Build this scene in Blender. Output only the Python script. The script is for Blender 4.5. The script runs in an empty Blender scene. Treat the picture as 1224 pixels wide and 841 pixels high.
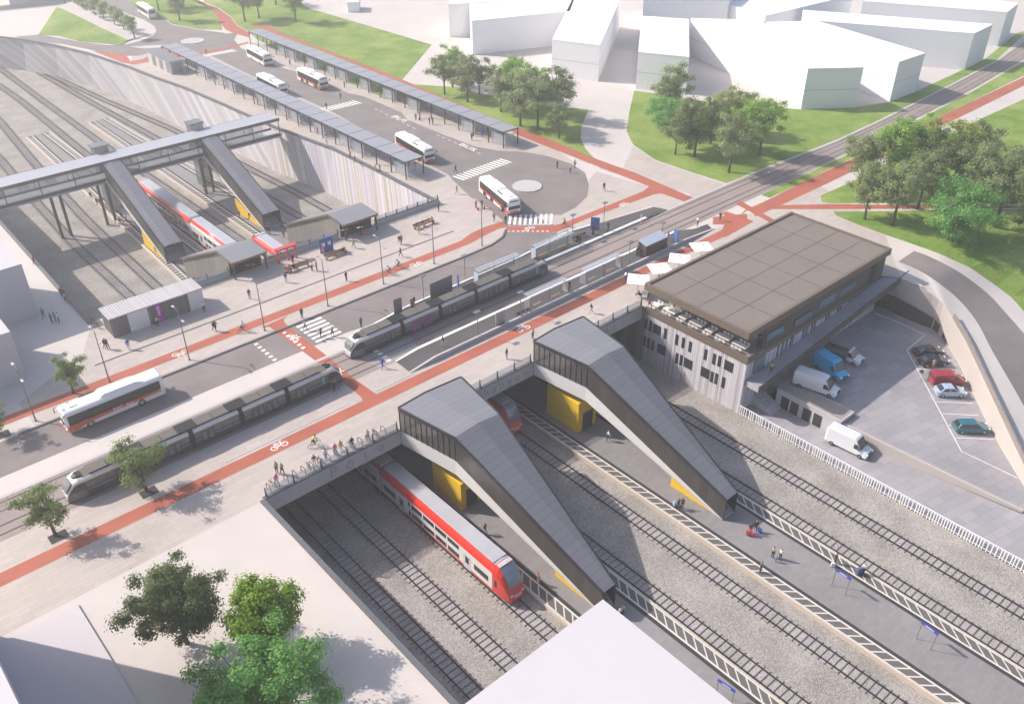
import bpy, bmesh, math, random
from math import sin, cos, pi, radians, sqrt, atan2, hypot
from mathutils import Vector, Matrix
from mathutils.geometry import tessellate_polygon
random.seed(7)
SC = bpy.context.scene
COL = SC.collection
R = radians
# ------------------------------------------------------------------ camera and the survey it gives
AZ, PIT, FPX, HC = R(41.67686), R(33.6445), 1063.86, 66.0
FW = Vector((sin(AZ)*cos(PIT), cos(AZ)*cos(PIT), -sin(PIT)))
RT = Vector((cos(AZ), -sin(AZ), 0))
UP = RT.cross(FW)
def G(x, y, z=0.0):
    """world point of photo pixel (x, y) on the level z"""
    d = FW*FPX + RT*(x-612) - UP*(y-420.5)
    t = (z-HC)/d.z
    return Vector((d.x*t, d.y*t, z))
def GP(pts, z=0.0):
    return [G(p[0], p[1], z)[:2] for p in pts]
cd = bpy.data.cameras.new('camera'); cam = bpy.data.objects.new('camera', cd); COL.objects.link(cam)
cam.location = (0, 0, HC); cam.rotation_euler = (R(90)-PIT, 0, -AZ)
cd.sensor_width = 36; cd.lens = 36*FPX/1224; cd.clip_start = 0.5; cd.clip_end = 5000
SC.camera = cam
# ------------------------------------------------------------------ materials
MATS = {}
def nodes(name):
    m = bpy.data.materials.new(name); m.use_nodes = True
    nt = m.node_tree; b = nt.nodes['Principled BSDF']
    MATS[name] = m
    return m, nt, b
def mat(name, col, rough=0.6, metal=0.0, var=0.12, scale=1.5, bump=0.0, bscale=8.0, spec=0.35, coat=0.0, var2=0.0, scale2=0.12):
    m, nt, b = nodes(name)
    c = tuple(col)+(1,) if len(col) == 3 else tuple(col)
    b.inputs['Roughness'].default_value = rough
    b.inputs['Metallic'].default_value = metal
    b.inputs['Specular IOR Level'].default_value = spec
    b.inputs['Coat Weight'].default_value = coat
    tc = nt.nodes.new('ShaderNodeTexCoord')
    n = nt.nodes.new('ShaderNodeTexNoise'); n.inputs['Scale'].default_value = scale; n.inputs['Detail'].default_value = 5
    n.inputs['Roughness'].default_value = 0.65
    nt.links.new(tc.outputs['Object'], n.inputs['Vector'])
    mr = nt.nodes.new('ShaderNodeMapRange'); mr.inputs[1].default_value = 0.25; mr.inputs[2].default_value = 0.75
    mr.inputs[3].default_value = 1-var; mr.inputs[4].default_value = 1+var
    nt.links.new(n.outputs['Fac'], mr.inputs[0])
    fac = mr.outputs[0]
    if var2:
        n2 = nt.nodes.new('ShaderNodeTexNoise'); n2.inputs['Scale'].default_value = scale2; n2.inputs['Detail'].default_value = 3
        nt.links.new(tc.outputs['Object'], n2.inputs['Vector'])
        m2 = nt.nodes.new('ShaderNodeMapRange'); m2.inputs[1].default_value = 0.3; m2.inputs[2].default_value = 0.7
        m2.inputs[3].default_value = 1-var2; m2.inputs[4].default_value = 1+var2
        nt.links.new(n2.outputs['Fac'], m2.inputs[0])
        mu = nt.nodes.new('ShaderNodeMath'); mu.operation = 'MULTIPLY'
        nt.links.new(fac, mu.inputs[0]); nt.links.new(m2.outputs[0], mu.inputs[1]); fac = mu.outputs[0]
    vm = nt.nodes.new('ShaderNodeVectorMath'); vm.operation = 'SCALE'; vm.inputs[0].default_value = c[:3]
    nt.links.new(fac, vm.inputs['Scale'])
    nt.links.new(vm.outputs[0], b.inputs['Base Color'])
    if bump:
        nb = nt.nodes.new('ShaderNodeTexNoise'); nb.inputs['Scale'].default_value = bscale; nb.inputs['Detail'].default_value = 4
        nt.links.new(tc.outputs['Object'], nb.inputs['Vector'])
        bp = nt.nodes.new('ShaderNodeBump'); bp.inputs['Strength'].default_value = bump
        nt.links.new(nb.outputs['Fac'], bp.inputs['Height']); nt.links.new(bp.outputs['Normal'], b.inputs['Normal'])
    return m
def mixrgb(nt, a, b_, fac, mode='MIX'):
    n = nt.nodes.new('ShaderNodeMix'); n.data_type = 'RGBA'; n.blend_type = mode
    for sock, v in ((n.inputs[0], fac), (n.inputs[6], a), (n.inputs[7], b_)):
        if hasattr(v, 'is_output'): nt.links.new(v, sock)
        elif isinstance(v, (int, float)): sock.default_value = v
        else: sock.default_value = tuple(v)+(1,) if len(v) == 3 else v
    return n.outputs[2]
def paving(name, c1, c2, mortar, bw, bh, rot=0.0, msize=0.012, mott=0.08, rough=0.75):
    """slab paving: staggered slabs, each a touch different, with joints"""
    m, nt, b = nodes(name)
    tc = nt.nodes.new('ShaderNodeTexCoord'); mp = nt.nodes.new('ShaderNodeMapping'); mp.inputs['Rotation'].default_value = (0, 0, rot)
    nt.links.new(tc.outputs['Object'], mp.inputs['Vector'])
    br = nt.nodes.new('ShaderNodeTexBrick'); br.inputs['Scale'].default_value = 1.0
    br.inputs['Brick Width'].default_value = bw; br.inputs['Row Height'].default_value = bh
    br.inputs['Mortar Size'].default_value = msize; br.inputs['Mortar Smooth'].default_value = 0.3; br.inputs['Bias'].default_value = 0.0
    br.inputs['Color1'].default_value = tuple(c1)+(1,); br.inputs['Color2'].default_value = tuple(c2)+(1,); br.inputs['Mortar'].default_value = tuple(mortar)+(1,)
    nt.links.new(mp.outputs[0], br.inputs['Vector'])
    n = nt.nodes.new('ShaderNodeTexNoise'); n.inputs['Scale'].default_value = 0.09; n.inputs['Detail'].default_value = 6
    nt.links.new(tc.outputs['Object'], n.inputs['Vector'])
    mr = nt.nodes.new('ShaderNodeMapRange'); mr.inputs[1].default_value = .3; mr.inputs[2].default_value = .7
    mr.inputs[3].default_value = 1-mott; mr.inputs[4].default_value = 1+mott
    nt.links.new(n.outputs['Fac'], mr.inputs[0])
    vm = nt.nodes.new('ShaderNodeVectorMath'); vm.operation = 'SCALE'
    nt.links.new(br.outputs['Color'], vm.inputs[0]); nt.links.new(mr.outputs[0], vm.inputs['Scale'])
    nt.links.new(vm.outputs[0], b.inputs['Base Color']); b.inputs['Roughness'].default_value = rough; b.inputs['Specular IOR Level'].default_value = .25
    return m
def ballast(name, stones, scale=4.5):
    m, nt, b = nodes(name)
    tc = nt.nodes.new('ShaderNodeTexCoord')
    vo = nt.nodes.new('ShaderNodeTexVoronoi'); vo.inputs['Scale'].default_value = scale
    nt.links.new(tc.outputs['Object'], vo.inputs['Vector'])
    sep = nt.nodes.new('ShaderNodeSeparateColor'); nt.links.new(vo.outputs['Color'], sep.inputs[0])
    ra = nt.nodes.new('ShaderNodeValToRGB')
    el = ra.color_ramp.elements
    el[0].position = 0.0; el[0].color = tuple(stones[0])+(1,)
    el[1].position = 1.0; el[1].color = tuple(stones[-1])+(1,)
    for i, c in enumerate(stones[1:-1]):
        e = el.new((i+1)/(len(stones)-1)); e.color = tuple(c)+(1,)
    nt.links.new(sep.outputs[0], ra.inputs[0])
    n = nt.nodes.new('ShaderNodeTexNoise'); n.inputs['Scale'].default_value = .25; n.inputs['Detail'].default_value = 6
    nt.links.new(tc.outputs['Object'], n.inputs['Vector'])
    mr = nt.nodes.new('ShaderNodeMapRange'); mr.inputs[1].default_value = .3; mr.inputs[2].default_value = .7; mr.inputs[3].default_value = .82; mr.inputs[4].default_value = 1.15
    nt.links.new(n.outputs['Fac'], mr.inputs[0])
    vm = nt.nodes.new('ShaderNodeVectorMath'); vm.operation = 'SCALE'
    nt.links.new(ra.outputs['Color'], vm.inputs[0]); nt.links.new(mr.outputs[0], vm.inputs['Scale'])
    nt.links.new(vm.outputs[0], b.inputs['Base Color']); b.inputs['Roughness'].default_value = .95; b.inputs['Specular IOR Level'].default_value = .1
    bp = nt.nodes.new('ShaderNodeBump'); bp.inputs['Strength'].default_value = .55; bp.inputs['Distance'].default_value = .08
    nt.links.new(vo.outputs['Distance'], bp.inputs['Height']); bp.invert = True
    nt.links.new(bp.outputs['Normal'], b.inputs['Normal'])
    return m
def grass(name, a, b_, c):
    m, nt, b = nodes(name)
    tc = nt.nodes.new('ShaderNodeTexCoord')
    n1 = nt.nodes.new('ShaderNodeTexNoise'); n1.inputs['Scale'].default_value = .09; n1.inputs['Detail'].default_value = 7; n1.inputs['Roughness'].default_value = .7
    n2 = nt.nodes.new('ShaderNodeTexNoise'); n2.inputs['Scale'].default_value = 2.2; n2.inputs['Detail'].default_value = 6; n2.inputs['Roughness'].default_value = .75
    for n in (n1, n2): nt.links.new(tc.outputs['Object'], n.inputs['Vector'])
    r1 = nt.nodes.new('ShaderNodeMapRange'); r1.inputs[1].default_value = .38; r1.inputs[2].default_value = .62; nt.links.new(n1.outputs['Fac'], r1.inputs[0])
    r2 = nt.nodes.new('ShaderNodeMapRange'); r2.inputs[1].default_value = .35; r2.inputs[2].default_value = .65; nt.links.new(n2.outputs['Fac'], r2.inputs[0])
    c1 = mixrgb(nt, a, b_, r1.outputs[0]); r3 = nt.nodes.new('ShaderNodeMath'); r3.operation = 'MULTIPLY'; r3.inputs[1].default_value = .55
    nt.links.new(r2.outputs[0], r3.inputs[0])
    c2 = mixrgb(nt, c1, c, r3.outputs[0])
    nt.links.new(c2, b.inputs['Base Color']); b.inputs['Roughness'].default_value = .95; b.inputs['Specular IOR Level'].default_value = .1
    bp = nt.nodes.new('ShaderNodeBump'); bp.inputs['Strength'].default_value = .6; bp.inputs['Distance'].default_value = .25
    nt.links.new(n2.outputs['Fac'], bp.inputs['Height']); nt.links.new(bp.outputs['Normal'], b.inputs['Normal'])
    return m
def glass(name, tint, alpha=0.35, rough=0.05):
    """thin pane: mostly see-through, some tint, sky reflections"""
    m, nt, b = nodes(name)
    out = nt.nodes['Material Output']
    b.inputs['Base Color'].default_value = tuple(tint)+(1,); b.inputs['Roughness'].default_value = rough; b.inputs['Specular IOR Level'].default_value = .6
    tr = nt.nodes.new('ShaderNodeBsdfTransparent'); tr.inputs[0].default_value = (.94, .955, .96, 1)
    mx = nt.nodes.new('ShaderNodeMixShader'); mx.inputs[0].default_value = alpha
    nt.links.new(tr.outputs[0], mx.inputs[1]); nt.links.new(b.outputs[0], mx.inputs[2]); nt.links.new(mx.outputs[0], out.inputs['Surface'])
    return m
def cladding(name, cols, pitch, axis='y', slant=0.0, gap=.08, rough=.7, bump=.35):
    """vertical boards of differing tones along an axis, optionally slanted"""
    m, nt, b = nodes(name)
    tc = nt.nodes.new('ShaderNodeTexCoord'); sp = nt.nodes.new('ShaderNodeSeparateXYZ'); nt.links.new(tc.outputs['Object'], sp.inputs[0])
    u = sp.outputs['Y' if axis == 'y' else 'X']
    if slant:
        k = nt.nodes.new('ShaderNodeMath'); k.operation = 'MULTIPLY_ADD'; k.inputs[1].default_value = slant
        nt.links.new(sp.outputs['Z'], k.inputs[0]); nt.links.new(u, k.inputs[2]); u = k.outputs[0]
    d = nt.nodes.new('ShaderNodeMath'); d.operation = 'DIVIDE'; d.inputs[1].default_value = pitch; nt.links.new(u, d.inputs[0])
    fl = nt.nodes.new('ShaderNodeMath'); fl.operation = 'FLOOR'; nt.links.new(d.outputs[0], fl.inputs[0])
    fr = nt.nodes.new('ShaderNodeMath'); fr.operation = 'FRACT'; nt.links.new(d.outputs[0], fr.inputs[0])
    wn = nt.nodes.new('ShaderNodeTexWhiteNoise'); wn.noise_dimensions = '1D'; nt.links.new(fl.outputs[0], wn.inputs['W'])
    ra = nt.nodes.new('ShaderNodeValToRGB'); ra.color_ramp.interpolation = 'CONSTANT'
    el = ra.color_ramp.elements; n = len(cols)
    el[0].position = 0; el[0].color = tuple(cols[0])+(1,)
    el[1].position = 1/n; el[1].color = tuple(cols[1])+(1,)
    for i in range(2, n):
        e = el.new(i/n); e.color = tuple(cols[i])+(1,)
    nt.links.new(wn.outputs['Value'], ra.inputs[0])
    lt = nt.nodes.new('ShaderNodeMath'); lt.operation = 'LESS_THAN'; lt.inputs[1].default_value = gap; nt.links.new(fr.outputs[0], lt.inputs[0])
    dk = nt.nodes.new('ShaderNodeVectorMath'); dk.operation = 'SCALE'; dk.inputs['Scale'].default_value = .45; nt.links.new(ra.outputs[0], dk.inputs[0])
    c = mixrgb(nt, ra.outputs[0], dk.outputs[0], lt.outputs[0])
    nt.links.new(c, b.inputs['Base Color']); b.inputs['Roughness'].default_value = rough; b.inputs['Specular IOR Level'].default_value = .2
    if bump:
        bp = nt.nodes.new('ShaderNodeBump'); bp.inputs['Strength'].default_value = bump; bp.inputs['Distance'].default_value = .05; bp.invert = True
        nt.links.new(lt.outputs[0], bp.inputs['Height']); nt.links.new(bp.outputs['Normal'], b.inputs['Normal'])
    return m
M = MATS
def chaikin(P, k=2):
    for _ in range(k):
        q = [P[0]]
        for a, b in zip(P, P[1:]): q += [a.lerp(b, .25), a.lerp(b, .75)]
        P = q+[P[-1]]
    return P
# ------------------------------------------------------------------ mesh helpers
class MB:
    def __init__(s): s.v, s.f, s.k, s.names = [], [], [], []
    def mi(s, m):
        if m not in s.names: s.names.append(m)
        return s.names.index(m)
    def add(s, vs, fs, m):
        o = len(s.v); s.v += [tuple(v) for v in vs]; k = s.mi(m)
        for f in fs: s.f.append([i+o for i in f]); s.k.append(k)
        return s
    def bx(s, x0, x1, y0, y1, z0, z1, m):
        vs = [(x, y, z) for z in (z0, z1) for y in (y0, y1) for x in (x0, x1)]
        return s.add(vs, [(0, 2, 3, 1), (4, 5, 7, 6), (0, 1, 5, 4), (2, 6, 7, 3), (0, 4, 6, 2), (1, 3, 7, 5)], m)
    def cb(s, c, size, m, rz=0.0):
        hx, hy, hz = size[0]/2, size[1]/2, size[2]/2; ca, sa = cos(rz), sin(rz)
        vs = []
        for z in (-hz, hz):
            for y in (-hy, hy):
                for x in (-hx, hx): vs.append((c[0]+x*ca-y*sa, c[1]+x*sa+y*ca, c[2]+z))
        return s.add(vs, [(0, 2, 3, 1), (4, 5, 7, 6), (0, 1, 5, 4), (2, 6, 7, 3), (0, 4, 6, 2), (1, 3, 7, 5)], m)
    def sheet(s, poly, z, m):
        pts = [Vector((p[0], p[1], z if not callable(z) else z(p[0], p[1]))) for p in poly]
        return s.poly3(pts, m)
    def poly3(s, pts, m, holes=()):
        loops = [[Vector((p[0], p[1], 0)) for p in pts]]+[[Vector((p[0], p[1], 0)) for p in h] for h in holes]
        allp = list(pts)
        for h in holes: allp += list(h)
        tri = tessellate_polygon(loops)
        fs = []
        for t in tri:
            a, b, c = [Vector(allp[i][:2]) for i in t]
            fs.append(t if (b-a).cross(c-a) > 0 else (t[0], t[2], t[1]))
        return s.add([(p[0], p[1], p[2] if len(p) > 2 else 0) for p in allp], fs, m)
    def prism(s, poly, z0, z1, m, mtop=None):
        n = len(poly)
        a = sum(poly[i][0]*poly[(i+1) % n][1]-poly[(i+1) % n][0]*poly[i][1] for i in range(n))
        if a < 0: poly = poly[::-1]
        f0 = z0 if callable(z0) else (lambda x, y: z0)
        f1 = z1 if callable(z1) else (lambda x, y: z1)
        lo = [(p[0], p[1], f0(p[0], p[1])) for p in poly]; hi = [(p[0], p[1], f1(p[0], p[1])) for p in poly]
        s.add(lo+hi, [(i, (i+1) % n, n+(i+1) % n, n+i) for i in range(n)], m)
        tri = tessellate_polygon([[Vector((p[0], p[1], 0)) for p in poly]])
        fx = []
        for t in tri:
            A, B, C = [Vector(poly[i][:2]) for i in t]
            fx.append(t if (B-A).cross(C-A) > 0 else (t[0], t[2], t[1]))
        s.add(hi, fx, mtop or m); s.add(lo, [f[::-1] for f in fx], m)
        return s
    def strip(s, A, B, m):
        """quads between two rows of 3d points"""
        n = len(A); return s.add(list(A)+list(B), [(i, i+1, n+i+1, n+i) for i in range(n-1)], m)
    def loft(s, rings, m, caps=True, mats=None, close=True):
        n = len(rings[0]); o = len(s.v)
        for r in rings: s.v += [tuple(p) for p in r]
        for a in range(len(rings)-1):
            for i in range(n if close else n-1):
                j = (i+1) % n
                s.f.append([o+a*n+i, o+a*n+j, o+(a+1)*n+j, o+(a+1)*n+i]); s.k.append(s.mi(mats[i] if mats else m))
        if caps:
            s.f.append([o+i for i in range(n)][::-1]); s.k.append(s.mi(m))
            s.f.append([o+(len(rings)-1)*n+i for i in range(n)]); s.k.append(s.mi(m))
        return s
    def tube(s, pts, r, m, n=6, caps=True):
        pts = [Vector(p) for p in pts]; rr = r if isinstance(r, (list, tuple)) else [r]*len(pts)
        rings = []; up = None
        for i, p in enumerate(pts):
            d = (pts[min(i+1, len(pts)-1)]-pts[max(i-1, 0)]).normalized()
            if up is None: up = Vector((0, 0, 1)) if abs(d.z) < .9 else Vector((1, 0, 0))
            a = d.cross(up).normalized(); b = a.cross(d).normalized(); up = b
            rings.append([p+(a*cos(2*pi*k/n)+b*sin(2*pi*k/n))*rr[i] for k in range(n)])
        return s.loft([q[::-1] for q in rings], m, caps)
    def cyl(s, c, r, z0, z1, m, n=16, r1=None):
        r1 = r if r1 is None else r1
        return s.loft([[(c[0]+q*cos(2*pi*k/n), c[1]+q*sin(2*pi*k/n), z) for k in range(n)] for q, z in ((r, z0), (r1, z1))], m)
    def wheel(s, c, r, w, m, axis='y', n=16, ri=0.0):
        rings = []
        for q, o in ((ri, -w/2), (r*.92, -w/2), (r, -w*.3), (r, w*.3), (r*.92, w/2), (ri, w/2)):
            ring = []
            for k in range(n):
                a = 2*pi*k/n
                if axis == 'y': ring.append((c[0]+q*cos(a), c[1]+o, c[2]+q*sin(a)))
                else: ring.append((c[0]+o, c[1]+q*cos(a), c[2]+q*sin(a)))
            rings.append(ring)
        return s.loft(rings, m, caps=False)
    def torus(s, c, r, t, m, axis='y', n=18, k=6):
        rings = []
        for i in range(n+1):
            a = 2*pi*i/n; ring = []
            for j in range(k):
                b = 2*pi*j/k; q = r+t*cos(b); o = t*sin(b)
                ring.append((c[0]+q*cos(a), c[1]+o, c[2]+q*sin(a)) if axis == 'y' else (c[0]+o, c[1]+q*cos(a), c[2]+q*sin(a)))
            rings.append(ring)
        return s.loft(rings, m, caps=False)
    def build(s, name, parent=None, smooth=False, bevel=0.0, world=False, kind=None, fix=True):
        me = bpy.data.meshes.new(name)
        vs = s.v
        if world and parent is not None:
            l = parent.location; vs = [(x-l.x, y-l.y, z-l.z) for x, y, z in vs]
        me.from_pydata(vs, [], s.f)
        for n in s.names: me.materials.append(M[n])
        me.polygons.foreach_set('material_index', s.k)
        if fix:
            bm = bmesh.new(); bm.from_mesh(me); bmesh.ops.remove_doubles(bm, verts=bm.verts, dist=1e-5)
            bmesh.ops.recalc_face_normals(bm, faces=bm.faces); bm.to_mesh(me); bm.free()
        if smooth: me.polygons.foreach_set('use_smooth', [True]*len(me.polygons))
        me.update()
        o = bpy.data.objects.new(name, me); COL.objects.link(o)
        if bevel:
            b = o.modifiers.new('bevel', 'BEVEL'); b.width = bevel; b.segments = 2; b.limit_method = 'ANGLE'; b.angle_limit = R(40)
        if parent is not None: o.parent = parent
        if kind: o['kind'] = kind
        return o
def tag(o, label, cat, group=None):
    o['label'] = label; o['category'] = cat
    if group: o['group'] = group
    return o
def thing(name, label, cat, loc=(0, 0, 0), rz=0.0, group=None):
    o = bpy.data.objects.new(name, None); COL.objects.link(o); o.empty_display_size = .5
    o.location = loc; o.rotation_euler = (0, 0, rz)
    return tag(o, label, cat, group)
def dup(root, loc, rz=0.0, label=None, group=None):
    def cp(o, par):
        c = o.copy(); COL.objects.link(c); c.parent = par
        for ch in kids.get(o, ()): cp(ch, c)
        return c
    kids = {}
    def walk(o):
        kids[o] = list(o.children)
        for ch in kids[o]: walk(ch)
    walk(root)
    r = cp(root, None); r.location = loc; r.rotation_euler = (0, 0, rz)
    if label: r['label'] = label
    if group: r['group'] = group
    return r
def text(body, size, m, name='lettering', parent=None, loc=(0, 0, 0), rot=(0, 0, 0), ext=.004, align='CENTER', bold=0.0):
    cu = bpy.data.curves.new(name, 'FONT'); cu.body = body; cu.size = size; cu.extrude = ext; cu.align_x = align; cu.align_y = 'CENTER'; cu.offset = bold
    t = bpy.data.objects.new(name, cu); COL.objects.link(t)
    dg = bpy.context.evaluated_depsgraph_get()
    me = bpy.data.meshes.new_from_object(t.evaluated_get(dg)); bpy.data.objects.remove(t); bpy.data.curves.remove(cu)
    me.materials.clear(); me.materials.append(M[m])
    o = bpy.data.objects.new(name, me); COL.objects.link(o); o.location = loc; o.rotation_euler = rot
    if parent is not None: o.parent = parent
    return o
def struct(mb, name, smooth=False, **k): return mb.build(name, None, smooth, kind='structure', **k)
# ------------------------------------------------------------------ the materials used
paving('paving', (.46, .405, .378), (.41, .362, .340), (.31, .275, .258), 1.8, .6, rot=0.0, msize=.016, mott=.07)
mat('pale_ground', (.52, .475, .458), .8, var=.03, scale=.3, var2=.04)
mat('asphalt', (.20, .173, .172), .85, var=.14, scale=6, var2=.12, scale2=.22)
mat('asphalt_dark', (.085, .083, .085), .85, var=.18, scale=5, var2=.1, scale2=.3)
mat('red_lane', (.36, .105, .068), .8, var=.10, scale=5, var2=.10, scale2=.25)
mat('tram_bed', (.27, .222, .212), .85, var=.08, scale=5, var2=.08)
mat('tram_bed_grey', (.30, .285, .285), .85, var=.07, scale=5)
mat('kerb', (.11, .115, .13), .7, var=.1)
mat('line_dark', (.035, .033, .035), .8, var=.1)
mat('hatch_white', (.60, .555, .52), .8, var=.08, scale=3)
mat('white_line', (.78, .76, .74), .7, var=.06, scale=3)
mat('rail', (.035, .034, .037), .45, metal=.4, var=.2, scale=3)
mat('sleeper', (.20, .19, .19), .9, var=.15, scale=3)
mat('sleeper_dark', (.17, .157, .155), .9, var=.15, scale=3)
ballast('ballast', [(.215, .195, .182), (.29, .265, .248), (.345, .316, .296), (.42, .388, .365)], 9.0)
ballast('track_ballast', [(.29, .265, .262), (.33, .30, .298), (.36, .33, .328), (.40, .37, .365)], 7.0)
grass('lawn', (.14, .235, .04), (.32, .38, .11), (.095, .175, .025))
paving('platform', (.25, .235, .24), (.22, .207, .213), (.18, .17, .175), .9, .45, rot=0.0, msize=.012, mott=.09)
mat('platform_edge', (.50, .43, .365), .8, var=.1, scale=3)
mat('slab_grey', (.115, .108, .105), .85, var=.15, scale=4)
mat('concrete', (.46, .44, .45), .75, var=.06, scale=1.5, var2=.07, scale2=.2, bump=.05)
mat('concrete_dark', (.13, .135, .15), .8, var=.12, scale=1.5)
mat('concrete_white', (.66, .64, .64), .7, var=.04, scale=1.2)
mat('strip_white', (.53, .485, .47), .75, var=.03, scale=.5, var2=.04, scale2=.2)
mat('white_model', (.50, .47, .50), .75, var=.02, scale=.3)
mat('metal_dark', (.045, .045, .05), .45, metal=.3, var=.1)
mat('metal_grey', (.22, .22, .23), .4, metal=.5, var=.1)
mat('metal_light', (.5, .5, .52), .35, metal=.5, var=.08)
mat('yellow', (.75, .48, .02), .5, var=.06, scale=.8)
mat('white_paint', (.78, .77, .78), .35, var=.03, scale=1, coat=.3)
mat('black', (.012, .012, .013), .5, var=.1)
mat('rubber', (.015, .015, .016), .85, var=.1)
mat('dark_glass', (.03, .035, .04), .08, var=.1, spec=.7)
mat('blue_sign', (.035, .06, .40), .4, var=.05)
mat('wood', (.36, .19, .09), .6, var=.2, scale=5)
mat('timber_brown', (.10, .08, .068), .7, var=.12, scale=2, var2=.08)
mat('bronze', (.165, .128, .10), .55, metal=.15, var=.08, scale=1.5)
glass('glass', (.42, .45, .48), .18)
glass('glass_white', (.60, .62, .68), .26)
glass('glass_dark', (.10, .13, .14), .55)
glass('smoked', (.085, .078, .074), .88, .25)
# ================================================================== light, air, ground
SUN_EL, SUN_DIR = 38.0, Vector((-.566, .824, 0))     # where the sun stands, seen from the ground
w = bpy.data.worlds.new('World'); SC.world = w; w.use_nodes = True
nt = w.node_tree; bg = nt.nodes['Background']
sky = nt.nodes.new('ShaderNodeTexSky'); sky.sky_type = 'NISHITA'; sky.sun_disc = False
sky.sun_elevation = R(SUN_EL); sky.sun_rotation = atan2(SUN_DIR.x, SUN_DIR.y)
sky.air_density = 1.0; sky.dust_density = 2.0; sky.ozone_density = 1.0
nt.links.new(sky.outputs[0], bg.inputs[0]); bg.inputs[1].default_value = .135
sl = bpy.data.lights.new('sun', 'SUN'); sl.energy = 4.6; sl.angle = R(.6); sl.color = (1, .915, .81)
so = bpy.data.objects.new('sun', sl); COL.objects.link(so)
d = Vector((-SUN_DIR.x*cos(R(SUN_EL)), -SUN_DIR.y*cos(R(SUN_EL)), -sin(R(SUN_EL))))
so.rotation_euler = d.to_track_quat('-Z', 'Y').to_euler(); so.location = (-60, 90, 120)
SC.view_settings.view_transform = 'Standard'; SC.view_settings.look = 'None'
SC.view_settings.exposure = 0.52; SC.view_settings.gamma = 1.0; SC.view_settings.use_curve_mapping = False
SC.cycles.use_denoising = True; SC.cycles.max_bounces = 6; SC.cycles.volume_bounces = 1; SC.cycles.transparent_max_bounces = 12
SC.cycles.use_adaptive_sampling = True; SC.cycles.adaptive_threshold = .02; SC.cycles.caustics_reflective = False; SC.cycles.caustics_refractive = False
# haze: one even box of air
hm = bpy.data.materials.new('haze'); hm.use_nodes = True; hnt = hm.node_tree
hnt.nodes.remove(hnt.nodes['Principled BSDF'])
pv = hnt.nodes.new('ShaderNodeVolumePrincipled'); pv.inputs['Color'].default_value = (.97, .975, .985, 1); pv.inputs['Density'].default_value = HAZE = 0.00092
pv.inputs['Anisotropy'].default_value = 0.65
hnt.links.new(pv.outputs[0], hnt.nodes['Material Output'].inputs['Volume']); hm.cycles.homogeneous_volume = True
M['haze'] = hm
MB().bx(-420, 1250, -260, 1250, -11.5, 67.5, 'haze').build('haze', kind='stuff')


PX0, PX1, SB, NB, ZP = 27.1, 88.0, 70.3, 118.8, -9.0      # pit sides, deck south and north edge, ballast level
# top of the curving retaining wall of the cutting upstream (east side)
WT = [(88.0, NB), (88.3, 139), (88.1, 154), (85.6, 173.5), (84.9, 184), (84.3, 196), (83.2, 212), (81.3, 225.5), (80, 239), (77, 258), (73.1, 272.3), (68.3, 285), (60, 300), (50, 318)]
WB = [(85.6, NB), (85.9, 140), (85.9, 154.5), (83.5, 173), (82.8, 184), (81.8, 196), (80.3, 212.6), (79.9, 226), (79.0, 239.5), (76.2, 259), (72.4, 274), (67.5, 287), (59, 302), (48, 322)]
WL = [(26.6, NB), (27.3, 163), (29, 175), (29, 215), (27, 250), (22, 290), (15, 320)]        # left bank upstream
def zE(y):            # fall of the access road east of the car park
    ks = [(52, 0), (46.5, 0), (44, -1.1), (40, -2.6), (35, -3.4), (30, -3.9), (25, -4.9), (20, -6.6), (10, -8.6)]
    if y >= 52: return 0.0
    for (a, za), (b, zb) in zip(ks, ks[1:]):
        if y >= b: return za+(zb-za)*(a-y)/(a-b)
    return -8.6
def GE(x, y):
    p = G(x, y, 0)
    for _ in range(12): p = G(x, y, .5*p.z+.5*zE(p.y))
    return p
def zlot(y): return -6.2+(min(max(y, 10), 47)-46)*.088
def GL(x, y):         # point on the sloping car park
    p = G(x, y, -6)
    for _ in range(12): p = G(x, y, zlot(p.y))
    return p
lawnE_in = [GE(*p) for p in [(996, 253), (1000, 258), (1030, 270), (1060, 281), (1086.6, 290), (1124, 303.5), (1160, 320), (1190, 341), (1210, 356), (1224, 372), (1250, 405), (1285, 460), (1320, 540)]]
roadE_o = [GE(*p) for p in [(1092.6, 299.8), (1110, 306), (1124, 312.6), (1140, 321), (1153, 329), (1183, 351.7), (1205, 377), (1224, 398), (1247, 430), (1275, 480), (1312, 550)]]
roadE_i = [GE(*p) for p in [(1073.8, 312.6), (1088, 318), (1100, 323.8), (1112, 331), (1124, 339.6), (1145, 356), (1168, 383), (1184, 416), (1201, 445), (1226, 488), (1262, 560)]]
wall_top = [GE(*p) for p in [(1062, 326), (1092, 339), (1104, 345), (1123, 357.7), (1132, 368), (1143, 388), (1153, 404), (1169, 438), (1189, 481), (1210, 526), (1232, 572)]]
bld_back = (122.3, 52.0)
# ground sheet with the cuttings and the car park left out
gnd = [(-300, -200), (PX0, -200), (PX0, SB), (PX1, SB), (PX1, 69.6), (122.3, 69.6), bld_back]
gnd += [(p.x, p.y) for p in wall_top[:3]]
gnd += [(roadE_i[0].x, roadE_i[0].y), (roadE_o[0].x, roadE_o[0].y)]
gnd += [(p.x, p.y) for p in lawnE_in[4::-1]]
lawnE_far = [(r[0], r[1]) for r in GP([(1224, 250), (1320, 250)])]+[(520, 75), (520, -200)]
gnd += lawnE_far[:3]+[(1100, 75), (1100, 1100), (-300, 1100)]
pit_n = [(26.6, NB)]+[(PX1, NB)]+WT[1:]+[(15, 330)]+WL[::-1][:-1]
mb = MB(); mb.poly3([(p[0], p[1], 0) for p in gnd], 'pale_ground', holes=[[(p[0], p[1], 0) for p in pit_n]]); struct(mb, 'ground', fix=False)
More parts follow.
